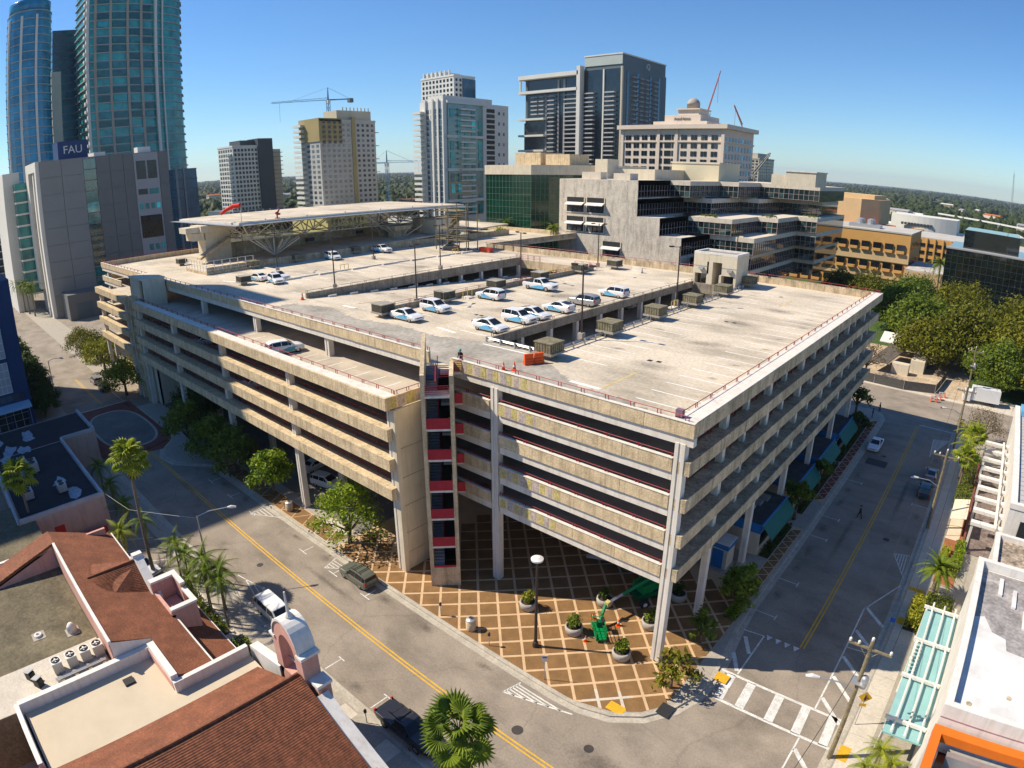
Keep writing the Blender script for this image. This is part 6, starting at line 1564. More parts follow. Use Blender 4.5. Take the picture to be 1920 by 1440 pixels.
# brown roofed lower shop and white pergola terrace
br = thing("patched_roof_shop", "low building with a peeling brown and white roof beyond the white shop", "building", (30, 21, 0)); O("wall", MB().box(23.4, 17.2, 0, 60, 26.5, 7.4), m_trim, br); O("roof", MB().box(23.8, 17.6, 7.4, 60, 26.1, 7.46), mat("peeling_roof", (.42, .33, .24), .9, .5, .5, fine=(2, .4)), br); O("parapet", MB().box(23.3, 17.1, 7.4, 23.8, 26.6, 8).box(23.8, 26.1, 7.4, 60, 26.6, 8), m_trim, br)
wh_ = thing("white_hall", "white building with a ribbed grey roof at the right edge", "building", (34, 54, 0)); O("wall", MB().box(24.6, 34, 0, 60, 72, 7.6), m_trim, wh_); O("roof", MB().box(25.4, 34.8, 7.6, 60, 71.4, 7.75), mat("ribbed_grey_roof", (.46, .44, .41), .7, .1, .6), wh_)
rb = MB()
for i in range(26): rb.box(25.4, 35+1.4*i, 7.75, 60, 35.08+1.4*i, 7.8)
stuff(O("roof_ribs", rb, m_metal, wh_)); O("parapet", MB().box(24.5, 33.9, 7.6, 25.3, 72, 8.2).box(25.3, 33.9, 7.6, 60, 34.6, 8.2), m_trim, wh_); O("blue_top", MB().box(25.4, 68, 7.8, 60, 72, 8.6), m_pblue, wh_); O("window_strip", MB().box(26.2, 33.8, 4.4, 60, 33.92, 6.4), gl_dark, wh_)
tp_ = thing("white_pergola", "row of white pergola beams over a stone terrace on the right", "pergola", (22.6, 49, 0))
for i in range(9): O("beam", MB().box(20.9, 35.6+3.5*i, 3.6, 24.6, 36.4+3.5*i, 4.0), m_trim, tp_)
O("long_beam", MB().box(23.6, 35, 4.02, 23.9, 64.5, 4.3), m_trim, tp_); O("terrace_wall", MB().box(20.7, 35.2, .1, 20.9, 64.5, 1.1), m_brickred, tp_)
for i in range(5): O("post", MB().box(21.0, 35.7+7*i, .1, 21.3, 36.0+7*i, 3.6), m_trim, tp_)
struct(O("terrace_pavement", MB().box(21, 35.2, .12, 24.6, 64.5, .17), mat("dark_flagstone", (.22, .17, .15), .9, .4, .8, fine=(3, .3))))
struct(O("brick_pavement", MB().box(18.6, 27, .12, 20.9, 50.5, .16), mat("orange_brick_court", (.34, .13, .05), .9, .25, .8, fine=(8, .25))))
struct(O("pale_pavement", MB().box(18.6, 37.5, .16, 20.3, 44.5, .2), mat("pale_sand_court", (.66, .55, .40), .9, .15, .8)))
aw = thing("striped_awning", "pale striped canvas awning beside the brick court", "awning", (19.4, 41, 0)); O("canvas", MB().slab((18.5, 37.8, 2.6), (20.4, 37.8, 3.1), (20.4, 43.6, 3.1), (18.5, 43.6, 2.6), .06), mat("cream_canvas", (.70, .60, .45), .8, .12, 2), aw)
for y in (38, 43.4): O("post", MB().tube([(18.6, y, .1), (18.6, y, 2.6)], .05, 6), m_metal, aw)
# ------------------------------------------------------------------ street furniture
def lamp_post(x, y, h, label, rz, arm=2.4, m=m_metal, name="street_lamp", z=.1):
    t = thing(name, label, "street lamp", (x, y, z), rz)
    O("base", MB().lathe([(.22, 0), (.2, .5), (.1, .7)], n=10), m, t, world=False)
    O("pole", MB().tube([(0, 0, .4), (0, 0, h)], [.11, .07], 8), m, t, world=False)
    O("arm", MB().tube([(0, 0, h-.1), (arm*.4, 0, h+.35), (arm, 0, h+.5)], .045, 6), m, t, world=False)
    O("lamp_head", MB().tube([(arm-.1, 0, h+.5), (arm+.3, 0, h+.5), (arm+.75, 0, h+.42)], [.09, .17, .1], 8), m_trim, t, world=False)
lamp_post(-39.1, -20.7, 7.6, "grey street lamp with a curved arm above the near palms", R(60), 3.2)
lamp_post(-112, -20.4, 9, "pale street lamp among the street trees near the brick junction", R(40), 3)
pl = thing("plaza_lamp", "tall black lamp post with a round top standing on the plaza", "street lamp", (-8.95, -5.3, .14))
O("pole", MB().tube([(0, 0, 0), (0, 0, 9.0)], [.15, .10], 10), m_pole, pl, world=False); O("base", MB().lathe([(.28, 0), (.24, .5), (.16, .6)], n=12), m_pole, pl, world=False); O("lamp_head", MB().lathe([(.12, 8.9), (.5, 9.05), (.52, 9.2), (.2, 9.35)], n=16), m_trim, pl, world=False)
def bin_(x, y, label):
    t = thing("litter_bin", label, "bin", (x, y, .14), 0, "round concrete litter bins")
    O("body", MB().lathe([(.42, 0), (.45, .1), (.45, 1.0), (.40, 1.05)], n=18), m_tan, t, True, world=False); O("lid", MB().lathe([(.44, 1.05), (.42, 1.15), (.2, 1.25)], n=18), m_metal, t, world=False); O("opening", MB().box(-.18, -.05, 1.2, .18, .2, 1.27), m_black, t, world=False)
bin_(-14.7, -7.4, "round litter bin on the plaza by the kerb"); bin_(-45.6, -7.4, "round litter bin under the deck edge left of the wispy tree")
def meter(x, y, label):
    t = thing("parking_meter", label, "parking meter", (x, y, .14), 0, "parking meters along the kerb")
    O("post", MB().tube([(0, 0, 0), (0, 0, 1.1)], .04, 6), m_metal, t, world=False); O("head", MB().lathe([(.05, 1.1), (.12, 1.15), (.13, 1.38), (.06, 1.5)], n=10), m_pole, t, True, world=False)
meter(-12.0, -7.9, "parking meter right of the plaza litter bin"); meter(-18.1, -7.9, "parking meter left of the plaza litter bin"); meter(-12.9, -20.5, "parking meter behind the black pickup on the near pavement"); meter(-7.8, -20.5, "parking meter beside the black pickup cab on the near pavement")
sg = thing("parking_sign", "small white parking sign on a post at the edge of the plaza", "sign", (-5.9, -7.9, .14)); O("post", MB().tube([(0, 0, 0), (0, 0, 2.6)], .035, 6), m_metal, sg, world=False); O("plate", MB().rbox(0, 0, 2.3, .5, .03, .65, R(35)), m_trim, sg, world=False); O("red_text_band", MB().rbox(.01, -.02, 2.42, .36, .02, .12, R(35)), m_red, sg, world=False)
ws = thing("crossing_sign", "yellow diamond pedestrian crossing sign with arrow plate by the utility pole", "sign", (16.6, 2.6, .14)); O("post", MB().tube([(0, 0, 0), (0, 0, 3.4)], .04, 6), m_metal, ws, world=False)
q = MB(); cz = 3.0; q.poly([(0, -.03, cz-.55), (.55, -.03, cz), (0, -.03, cz+.55), (-.55, -.03, cz)]); q.poly([(-.55, .0, cz), (0, 0, cz+.55), (.55, 0, cz), (0, 0, cz-.55)]); O("diamond", q, m_painty, ws, rot=(0, 0, R(20)), world=False)
O("walker", MB().box(-.07, -.05, cz-.3, .07, -.035, cz+.1).lathe([(.08, 0), (.08, .02)], 0, -.05, cz+.2, 8).rbox(.1, -.045, cz-.05, .3, .012, .06), m_black, ws, rot=(0, 0, R(20)), world=False); O("arrow_plate", MB().rbox(0, -.02, 2.2, .55, .03, .3), m_painty, ws, rot=(0, 0, R(20)), world=False)
st = thing("stop_sign", "small red stop sign at the far end of the right street", "sign", (16.6, 74, .14)); O("post", MB().tube([(0, 0, 0), (0, 0, 2.6)], .04, 6), m_metal, st, world=False); O("plate", MB().lathe([(.42, -.02), (.42, .02)], 0, 0, 0, 8), m_red, st, loc=(0, -.05, 2.4), rot=(R(90), R(22.5), R(10)), world=False); O("street_name", MB().box(-.5, -.02, 2.95, .5, .02, 3.15), mat("sign_green", (.01, .2, .08), .5, .1, 1), st, world=False)
bs = thing("parking_pay_sign", "blue round sign on the right kerb", "sign", (16.2, 15.2, .14)); O("post", MB().tube([(0, 0, 0), (0, 0, 2.0)], .03, 6), m_metal, bs, world=False); O("plate", MB().box(-.22, -.03, 1.6, .22, .03, 2.05), mat("sign_blue", (.02, .12, .5), .5, .1, 1), bs, world=False)
# utility poles and wires on the right pavement
UP = [(15.9, -1.7, 11.4), (16.2, 38.6, 10.2), (16.4, 68, 10.2), (16.2, 94, 11)]
for i, (x, y, h) in enumerate(UP):
    t = thing("utility_pole", ["wooden utility pole with cross arm and lamp nearest the camera", "utility pole beside the parked dark SUV", "utility pole at the far end of the right street", "utility pole across the junction under the trees"][i], "utility pole", (x, y, .1), 0, "utility poles along the right street")
    O("pole", MB().tube([(0, 0, 0), (0, 0, h)], [.2, .13], 10), m_wood, t, world=False)
    O("cross_arm", MB().box(-1.5, -.06, h-.75, 1.5, .06, h-.6).tube([(-.7, 0, h-.7), (0, 0, h-1.5), (.7, 0, h-.7)], .03, 5), m_wood, t, world=False)
    for dx in (-1.4, -.8, 0, 1.4): O("insulator", MB().lathe([(.06, 0), (.11, .06), (.08, .14), (.12, .2), (.05, .3)], dx, 0, h-.6 if dx else h, 10), m_trim, t, True, world=False)
    if i in (0, 3): O("transformer", MB().lathe([(.26, 0), (.28, .1), (.28, .8), (.2, .95)], .35, 0, h-3.9, 12), m_metal, t, True, world=False); O("bracket", MB().box(-.5, -.4, h-3.6, .5, .4, h-3.5), m_metal, t, world=False)
    if i < 3:
        O("lamp_arm", MB().tube([(0, 0, h-4.6), (-1.2, -.4, h-3.9), (-2.6, -.9, h-3.75)], .05, 6), m_metal, t, world=False); O("lamp_head", MB().tube([(-2.5, -.87, h-3.75), (-3.0, -1.05, h-3.72), (-3.4, -1.2, h-3.8)], [.09, .17, .1], 8), m_trim, t, world=False)
wr = thing("overhead_wires", "thin overhead wires strung between the utility poles", "wires", (16, 30, 10))
for dx in (-1.4, 0, 1.4):
    for a, b in zip(UP[:-1], UP[1:]):
        P0, P1 = Vector((a[0]+dx, a[1], a[2]-.3)), Vector((b[0]+dx, b[1], b[2]-.3)); pts = []
        for i in range(9):
            s = i/8; p = P0.lerp(P1, s); p.z -= 1.1*4*s*(1-s); pts.append(p)
        O("wire", MB().tube(pts, .018, 4), m_black, wr)
O("wire", MB().tube([(15.9, -1.7, 11.2), (14.2, -25, 10.6)], .018, 4), m_black, wr)
for dz in (7.2,): O("span_wire", MB().tube([(-39.1, -20.7, 7.4), (-48, -25, 6.4), (-56, -26, 6.0)], .012, 4), m_trim, wr)
# plaza planters (plants added later) and boom lift
PLANT = [(-12.8, -1.7), (-7.5, -1.7), (-2.5, -1.7), (-7.6, 3.4), (-2.6, 3.3), (-2.5, 8.5)]
m_pot = mat("pale_cast_planter", (.42, .38, .33), .9, .15, 1.5, fine=(8, .15))
POTS = []
for i, (x, y) in enumerate(PLANT):
    t = thing("round_planter", ["round planter with a trimmed yellow green bush beside the tall lamp", "round planter with a trimmed green bush left of the lift basket", "round planter with a leafy bush nearest the corner column", "round planter in the shade behind the orange cone", "round planter with a pale spiky plant in front of the corner column", "round planter in the deep shade behind the corner column"][i], "planter", (x, y, .14), 0, "round plaza planters")
    O("pot", MB().lathe([(.55, 0), (.75, .1), (.82, .55), (.78, .8), (.66, .8), (.66, .6)], n=22), m_pot, t, True, world=False); O("soil", MB().lathe([(.66, .6), (.65, .66)], n=18), m_soil, t, world=False)
    POTS.append(t)
L = thing("boom_lift", "green boom lift with its basket lowered onto the plaza", "boom lift", (-5.2, 6.6, .14))
m_grn = mat("lift_green_paint", (.0, .22, .055), .4, .1, 2, spec=.5); m_grn2 = mat("lift_dark_green", (.0, .11, .04), .5, .1, 2)
def LB(name, mb, m, sm=False): return O(name, mb, m, L, sm)
LB("chassis", MB().rbox(-5.1, 6.9, .75, 2.9, 1.3, .5, R(60)).rbox(-5.1, 6.9, .5, 2.3, .9, .3, R(60)), m_grn2)
for (x, y) in ((-4.45, 5.4), (-6.35, 6.5), (-3.75, 7.5), (-5.8, 8.6)):
    w = LB("wheel", MB().tube([Vector((x, y, .47)) - Vector((.87, -.5, 0))*.18, Vector((x, y, .47)) + Vector((.87, -.5, 0))*.18], .47, 16), m_black)
    O("hub", MB().tube([Vector((x, y, .47)) - Vector((.87, -.5, 0))*.2, Vector((x, y, .47)) + Vector((.87, -.5, 0))*.2], .22, 12), m_trim, w)
LB("turntable", MB().lathe([(.6, 0), (.6, .15)], -5.1, 6.9, .98, 16).rbox(-4.9, 7.3, 1.55, 2.9, 1.0, .9, R(72)).rbox(-5.75, 7.1, 1.6, 2.3, .35, .9, R(72)), m_grn)
LB("counterweight", MB().rbox(-4.5, 8.5, 1.6, .9, 1.5, 1.1, R(72)), m_grn2)
LB("main_boom", MB().tube([(-4.7, 8.1, 2.3), (-5.9, 3.6, 2.0)], .2, 4), m_grn); LB("inner_boom", MB().tube([(-5.8, 4.0, 2.02), (-6.3, 1.9, 1.9)], .15, 4), m_metal)
LB("jib", MB().tube([(-6.3, 1.9, 1.9), (-6.35, 1.4, 1.75), (-6.1, .3, .75)], [.17, .17, .13], 6), m_grn); LB("jib_knuckle", MB().rbox(-6.3, 1.75, 1.9, .4, .5, .4), m_yel)
bk = MB(); bx, by = -5.7, -.45; ax = Vector((.72, -.69)); ay = Vector((.69, .72))
def BP(a, b, z): p = Vector((bx, by)) + ax*a + ay*b; return (p.x, p.y, z)
LB("basket_floor", MB().prism([BP(-1.2, -.45, 0)[:2], BP(1.2, -.45, 0)[:2], BP(1.2, .45, 0)[:2], BP(-1.2, .45, 0)[:2]], .35, .5).prism([BP(-1.2, -.47, 0)[:2], BP(1.2, -.47, 0)[:2], BP(1.2, -.43, 0)[:2], BP(-1.2, -.43, 0)[:2]], .5, .75), m_grn)
for a in (-1.2, 0, 1.2):
    for b2 in (-.45, .45): bk.tube([BP(a, b2, .4), BP(a, b2, 1.5)], .03, 5)
for z in (.75, 1.1, 1.5):
    for b2 in (-.45, .45): bk.tube([BP(-1.2, b2, z), BP(1.2, b2, z)], .03, 5)
    for a in (-1.2, 1.2): bk.tube([BP(a, -.45, z), BP(a, .45, z)], .03, 5)
LB("basket_rail", bk, m_grn); LB("control_box", MB().rbox(bx+.1, by+.5, 1.35, .7, .25, .35, R(-44)), m_grille)
LB("rotator", MB().rbox(-6.0, .1, .8, .4, .5, .5, R(-44)), m_grn2)
cone(-7.2, .9, .14, "orange cone in front of the shaded planter beside the lift", 1.1); cone(-4.9, 1.6, .14, "orange cone at the right of the lift jib", 1.1); cone(-6.0, -2.0, .14, "orange cone below the lift basket by the bush", .9)

# ------------------------------------------------------------------ people
m_skin = mat("skin", (.42, .25, .17), .6, .05, 5); m_clb = mat("black_clothes", (.02, .02, .024), .85, .2, 6); m_clr = mat("dark_red_clothes", (.09, .02, .03), .85, .2, 6); m_hel = mat("teal_helmet", (.0, .34, .26), .35, .05, 4); m_hair = mat("dark_hair", (.03, .02, .015), .7, .1, 8); m_clbl = mat("blue_clothes", (.02, .05, .14), .85, .2, 6)
def person(x, y, z, rz, label, joints, top, legs, helmet=False, h=1.75):
    """one skinned body grown from a joint skeleton, coloured by height; head with nose, ears and hair"""
    me = bpy.data.meshes.new("body"); names = list(joints['p']); idx = {n: i for i, n in enumerate(names)}
    me.from_pydata([joints['p'][n][:3] for n in names], [(idx[a], idx[b]) for a, b in joints['e']], [])
    o = bpy.data.objects.new("tmp", me); COL.objects.link(o)
    md = o.modifiers.new("s", 'SKIN'); o.modifiers.new("d", 'SUBSURF').levels = 2
    for n in names:
        r = joints['p'][n][3]; me.skin_vertices[0].data[idx[n]].radius = (r, r)
    me.skin_vertices[0].data[idx['pelvis']].use_root = True
    dg = bpy.context.evaluated_depsgraph_get(); m2 = bpy.data.meshes.new_from_object(o.evaluated_get(dg)); bpy.data.objects.remove(o)
    for mm in (legs, top, m_skin, m_black): m2.materials.append(mm)
    hands = [Vector(joints['p'][n][:3]) for n in ('handL', 'handR')]
    for p in m2.polygons:
        c = p.center; p.use_smooth = True
        p.material_index = 2 if (c.z > 1.47 or min((c-hh).length for hh in hands) < .12) else 3 if c.z < .08 else 1 if c.z > .93 else 0
    t = thing("person", label, "person", (x, y, z), rz); t.scale = (h/1.75,)*3
    put("body", m2, t, world=False)
    hx = joints['p']['head']; 
    O("face", MB().rbox(hx[0]+.095, hx[1], hx[2]+.01, .04, .03, .05).rbox(hx[0], hx[1]-.085, hx[2], .03, .02, .05).rbox(hx[0], hx[1]+.085, hx[2], .03, .02, .05), m_skin, t, world=False)
    hp = [(.115, -.02), (.118, .05), (.09, .11), (.03, .135)]
    O("helmet" if helmet else "hair", MB().lathe(([(.17, .0)] if helmet else []) + [(a*(1.15 if helmet else 1), b+(.02 if helmet else 0)) for a, b in hp], hx[0]-.01, hx[1], hx[2]+.02, 14), m_hel if helmet else m_hair, t, True, world=False)
def skel(lean=0.0, stepf=0.0, armf=.1):
    p = {'pelvis': (0, 0, .95, .13), 'belly': (.02+lean*.1, 0, 1.1, .13), 'chest': (.03+lean*.25, 0, 1.32, .15), 'neck': (.03+lean*.35, 0, 1.48, .055), 'head': (.05+lean*.4, 0, 1.62, .10)}
    e = [('pelvis', 'belly'), ('belly', 'chest'), ('chest', 'neck'), ('neck', 'head')]
    for s, n in ((1, 'L'), (-1, 'R')):
        f = stepf*s
        p['sh'+n] = (.02+lean*.25, .19*s, 1.40, .065); p['el'+n] = (-f*.35+armf*.3, .25*s, 1.14, .047); p['wr'+n] = (-f*.5+armf, .24*s, .93, .034); p['hand'+n] = (-f*.55+armf*1.2, .235*s, .84, .04)
        p['hip'+n] = (0, .09*s, .9, .10); p['kn'+n] = (f*.32+.03, .10*s, .50, .068); p['an'+n] = (f*.6-.02, .10*s, .09, .045); p['to'+n] = (f*.6+.16, .11*s, .04, .04)
        e += [('chest', 'sh'+n), ('sh'+n, 'el'+n), ('el'+n, 'wr'+n), ('wr'+n, 'hand'+n), ('pelvis', 'hip'+n), ('hip'+n, 'kn'+n), ('kn'+n, 'an'+n), ('an'+n, 'to'+n)]
    return {'p': p, 'e': e}
person(-23.2, .7, ZR, R(-80), "worker in dark clothes and teal helmet at the top of the stair tower", skel(.3, 0, .25), m_clb, m_clr, True, 1.8)
person(8.2, 36.0, 0, R(160), "pedestrian in black walking across the right street", skel(.1, .45, .05), m_clb, m_clb, False, 1.8)
person(1.9, 73.0, .13, R(20), "person in blue waiting at the far corner of the garage", skel(0, .1, .1), m_clbl, m_clb)
person(2.4, 77.2, .02, R(200), "person in dark clothes at the far kerb by the last column", skel(0, .25, .1), m_clb, m_clb)
tk = thing("delivery_truck", "white delivery truck parked beyond the junction below the trees", "truck", (19, 96, 0), R(8))
O("box_body", MB().box(-2.0, -1.1, .9, 3.6, 1.1, 3.4), m_pw, tk, world=False); O("cab", MB().box(-3.6, -1.0, .5, -2.05, 1.0, 1.5).prism([(-3.4, -.98), (-2.05, -.98), (-2.05, .98), (-3.4, .98)], 1.5, 2.5), m_pw, tk, world=False); O("windscreen", MB().box(-3.46, -.85, 1.6, -3.4, .85, 2.3), m_car_glass, tk, world=False)
for x in (-2.8, 2.4):
    for s in (-1, 1): put("wheel", wheel_me, tk, (x, s*.95, .45), (R(90), 0, 0), (.45, .45, .45), world=False)
# worksite fence and barricades across the junction
wf = thing("worksite_fence", "dark mesh worksite fence around the sandy lot across the junction", "fence", (0, 96, 0))
fp = [(-14, 94.6), (-8, 94.3), (-2, 93.9), (4, 93.6), (10, 95.6), (10.5, 101), (11, 108)]
for a, b in zip(fp[:-1], fp[1:]):
    O("mesh_panel", MB().quad((*a, .2), (*b, .2), (*b, 2.0), (*a, 2.0)), mat("dark_fence_mesh", (.09, .085, .08), .9, .2, 2), wf); O("post", MB().tube([(*a, .1), (*a, 2.2)], .05, 6), m_metal, wf)
for i, (x, y) in enumerate(((-6, 92.6), (10.4, 90.6), (11.0, 92.4), (11.6, 94.2))):
    t = thing("barricade", ["white and orange barricade left of the dark fence", "white and orange barricade at the front of the fence corner", "middle one of the barricades at the fence corner", "rear one of the barricades at the fence corner"][i], "barricade", (x, y, .05), R(20), "barricades by the worksite"); O("board", MB().box(-.7, -.04, .55, .7, .04, .8).box(-.7, -.04, .9, .7, .04, 1.15), m_trim, t, world=False); O("leg", MB().box(-.6, -.3, 0, -.54, .3, .9).box(.54, -.3, 0, .6, .3, .9), m_or, t, world=False); O("stripe", MB().box(-.4, -.05, .56, -.15, .05, .79).box(.1, -.05, .91, .35, .05, 1.14), m_or, t, world=False)
for i, (x, y) in enumerate(((-11, 98), (-16, 97))):
    t = thing("work_machine", ["red and dark compact machine behind the worksite fence", "red generator trailer at the left end of the worksite"][i], "machine", (x, y, .1), R(30*i)); O("body", MB().box(-1.4, -.8, .5, 1.0, .8, 1.7), mat("machine_red", (.45, .04, .03), .5, .2, 1), t, world=False); O("cab", MB().box(-.2, -.7, 1.7, .9, .7, 2.5), m_grille, t, world=False)
    for xx in (-.9, .6):
        for s in (-1, 1): put("wheel", wheel_me, t, (xx, s*.85, .4), (R(90), 0, 0), (.4, .4, .4), world=False)
sh = thing("site_shed", "small pale roofed shed and dark lattice roof under the trees", "shed", (2, 112, 0)); O("roof", MB().slab((-5, 102, 2.6), (-1, 102, 2.6), (1, 118, 3.2), (-3, 118, 3.2), .2), mat("dark_lattice_roof", (.12, .10, .08), .9, .4, 1), sh); O("wall", MB().box(-.4, 104, 0, 3.2, 106, 2.4).box(3, 108, 0, 6, 116, 2.8), m_cream, sh); O("canopy", MB().slab((-6, 119, 3.2), (2, 119, 3.2), (2, 124, 4.6), (-6, 124, 4.6), .2), m_trim, sh)
# ------------------------------------------------------------------ vegetation
lf_dark = leafmat("leaf_dark_green", (.022, .045, .008), (.085, .13, .014))
lf_oak = leafmat("leaf_olive_green", (.055, .07, .006), (.23, .22, .012))
lf_bright = leafmat("leaf_bright_green", (.09, .17, .008), (.34, .42, .02))
lf_mid = leafmat("leaf_mid_green", (.055, .10, .010), (.20, .25, .02))
lf_yel = leafmat("leaf_yellow_green", (.14, .17, .012), (.42, .40, .03))
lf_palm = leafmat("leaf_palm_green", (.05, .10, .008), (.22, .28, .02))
lf_palmy = leafmat("leaf_palm_yellow_green", (.10, .17, .01), (.40, .42, .03))  # brighter, yellower green for the short and fan fronds
lf_dry = leafmat("leaf_dry_brown", (.10, .07, .03), (.26, .19, .09))
m_bark = mat("tree_bark", (.13, .10, .07), .95, .3, 4, fine=(12, .3))
m_palmt = mat("palm_trunk_bark", (.22, .17, .12), .95, .3, 4, fine=(10, .3), streak=.2)
def quads_mesh(name, co, m):
    n = len(co)//4; me = bpy.data.meshes.new(name)
    me.vertices.add(4*n); me.vertices.foreach_set("co", np.asarray(co, dtype=np.float32).ravel())
    me.loops.add(4*n); me.loops.foreach_set("vertex_index", np.arange(4*n, dtype=np.int32))
    me.polygons.add(n); me.polygons.foreach_set("loop_start", np.arange(0, 4*n, 4, dtype=np.int32))
    me.materials.append(m); me.update(calc_edges=True); return me
def leaves(seed, clumps, n, size, m, name="crown", flat=.3):
    """n leaf faces spread through the clumps (cx,cy,cz,r), denser toward each clump's skin"""
    g = np.random.default_rng(seed); c = np.array(clumps, float); w = c[:, 3]**2; w /= w.sum()
    k = g.choice(len(c), n, p=w); d = g.normal(size=(n, 3)); d /= np.linalg.norm(d, axis=1, keepdims=True)
    rr = c[k, 3]*(g.random(n)**.45)*(1+.18*g.normal(size=n)); pos = c[k, :3] + d*rr[:, None]*np.array([1, 1, .72])
    nr = d*.8 + g.normal(size=(n, 3))*.65 + np.array([0, 0, flat]); nr /= np.linalg.norm(nr, axis=1, keepdims=True)
    a = np.cross(nr, g.normal(size=(n, 3))); a /= np.linalg.norm(a, axis=1, keepdims=True); b = np.cross(nr, a)
    s = size*(.55+.9*g.random(n))[:, None]; l = s*1.25
    co = np.stack([pos-a*l, pos-b*s*.55, pos+a*l, pos+b*s*.55], 1).reshape(-1, 3)
    return quads_mesh(name, co, m)
def crown_clumps(seed, h0, h1, rad, n, rmin=.28, rmax=.45):
    r = random.Random(seed); out = []
    for i in range(n):
        t = 2*math.pi*(i*.381966+r.uniform(-.06, .06)); q = math.sqrt((i+.5)/n)
        z = h0+(h1-h0)*(1-.75*q*q)*r.uniform(.55, 1.0); rr = rad*r.uniform(rmin, rmax)
        out.append((rad*.78*q*math.cos(t), rad*.78*q*math.sin(t), z-rr*.3, rr))
    return out
def limbs(seed, h0, clumps, r0, lean=(0, 0)):
    r = random.Random(seed); mb = MB(); f = (lean[0], lean[1], h0)
    mb.tube([(0, 0, -.05), (lean[0]*.4+r.uniform(-.1, .1), lean[1]*.4, h0*.5), f], [r0*1.25, r0, r0*.8], 8)
    for c in clumps[::max(1, len(clumps)//9)]:
        mid = ((f[0]+c[0])/2+r.uniform(-.3, .3), (f[1]+c[1])/2+r.uniform(-.3, .3), (f[2]+c[2])/2+.15*abs(c[2]-f[2])); mb.tube([f, mid, c[:3]], [r0*.55, r0*.32, r0*.12], 6)
    return mb
TREEM = {}
def tree(x, y, h, rad, label, m, kind, seed=1, n=2500, leaf=.2, nc=16, h0=.35, group="street trees", rz=0.0, z=.1, cat="tree", r0=None, key=None, name="street_tree", lean=(0, 0)):
    key = key or (kind, seed)
    if key not in TREEM:
        cl = crown_clumps(seed, h*h0, h, rad, nc); TREEM[key] = (limbs(seed, h*h0*.8, cl, r0 or .03*h, lean).mesh("trunk", m_bark, True), leaves(seed, cl, n, leaf, m), h)
    tm_, cm, hh = TREEM[key]; t = thing(name, label, cat, (x, y, z), rz, group); s = h/hh; t.scale = (s, s, s)
    put("trunk", tm_, t, world=False); put("crown", cm, t, world=False, m=m)
    return t
tree(-50.6, -6.7, 6.8, 3.1, "bright green round tree at the kerb left of the deck column", lf_bright, 'a', 3, 2600, .19, 16, .3)
tree(-34.4, -6.4, 8.0, 4.3, "wispy olive green tree at the kerb beside the grey SUV", lf_bright, 'b', 5, 3600, .15, 22, .2, lean=(-.2, .2))
for i, (x, y, h, sd) in enumerate(((-72.5, -8.6, 8.6, 11), (-66.0, -7.6, 7.6, 12), (-60.0, -7.4, 7.6, 13), (-78.0, -4.6, 8, 11), (-84, -3.6, 7, 12))):
    tree(x, y, h, 4.0, ["dense dark tree beside the brick junction, left of the row under the deck", "dense dark tree in the middle of the row under the left wing", "dense dark tree at the right end of the row under the left wing", "dark tree behind the junction row beside a wing column", "small dark tree close to the left wing end wall"][i], lf_mid if i < 3 else lf_dark, 'c', sd, 2600, .22, 18, .25, rz=i*1.1)
for i, (x, y, h, sd) in enumerate(((-107.5, -7.8, 8.4, 21), (-128, -6.4, 8.2, 22), (-140, -5, 7.5, 21), (-150, -6, 7, 22))):
    tree(x, y, h, 5.0, ["sunlit olive tree left of the left wing end column", "sunlit olive tree below the stacked left balconies", "olive tree farther left along the same pavement", "small olive tree near the grey slab building"][i], lf_oak if i > 1 else lf_yel, 'd', sd, 3400, .21, 20, .3, rz=i*.9)
for i, (x, y, h) in enumerate(((-112, -22.6, 6.5), (-107.8, -23.5, 5.5), (-118, -22.8, 7), (-127, -22.4, 7), (-138, -22, 7), (-150, -22, 7), (-163, -21.5, 7))):
    tree(x, y, h, 3.2, ["dark street tree by the blue building corner", "small dark tree at the near edge of the brick junction", "dark street tree second from the blue corner", "dark street tree third from the blue corner", "dark street tree fourth along the blue building", "dark street tree fifth along the blue building", "dark street tree farthest along the blue building"][i], lf_dark, 'e', 31+i % 2, 2000, .22, 14, .3, rz=i)
tree(2.6, -2.2, 4.2, 2.0, "small leafy tree in a square bed at the plaza corner", lf_oak, 'f', 41, 420, .2, 9, .3, z=.14)
tree(2.0, 4.2, 3.8, 1.6, "small sparse tree in a bed right of the corner column", lf_mid, 'f', 42, 380, .2, 8, .3, z=.14)
tree(2.2, 11.4, 4.0, 2.2, "leafy low tree beside the kiosk and the kerb", lf_mid, 'f', 43, 1000, .2, 12, .2, z=.14)
tree(1.9, 13.6, 3.4, 1.7, "bushy green shrub tree next to the low tree by the kiosk", lf_bright, 'f', 44, 800, .18, 10, .15, z=.14)
tree(1.6, 30.6, 6.0, 2.2, "slim green tree between the first two awning shops", lf_mid, 'f', 45, 800, .2, 10, .4, z=.14)
tree(1.6, 40.2, 5.0, 1.7, "slim green tree between the second and third awning shops", lf_mid, 'f', 46, 600, .2, 9, .4, z=.14)
tree(1.6, 61.5, 5.0, 1.9, "dark green tree beyond the last awning shop", lf_dark, 'f', 47, 700, .2, 9, .4, z=.14)
tree(-.6, 70.6, 7.0, 2.6, "dark tree at the far end column of the garage", lf_dark, 'f', 48, 900, .22, 10, .45)
tree(-4.5, 97, 8.5, 4.6, "thin dry leaved tree in the sandy worksite", lf_dry, 'g', 51, 700, .18, 14, .35)
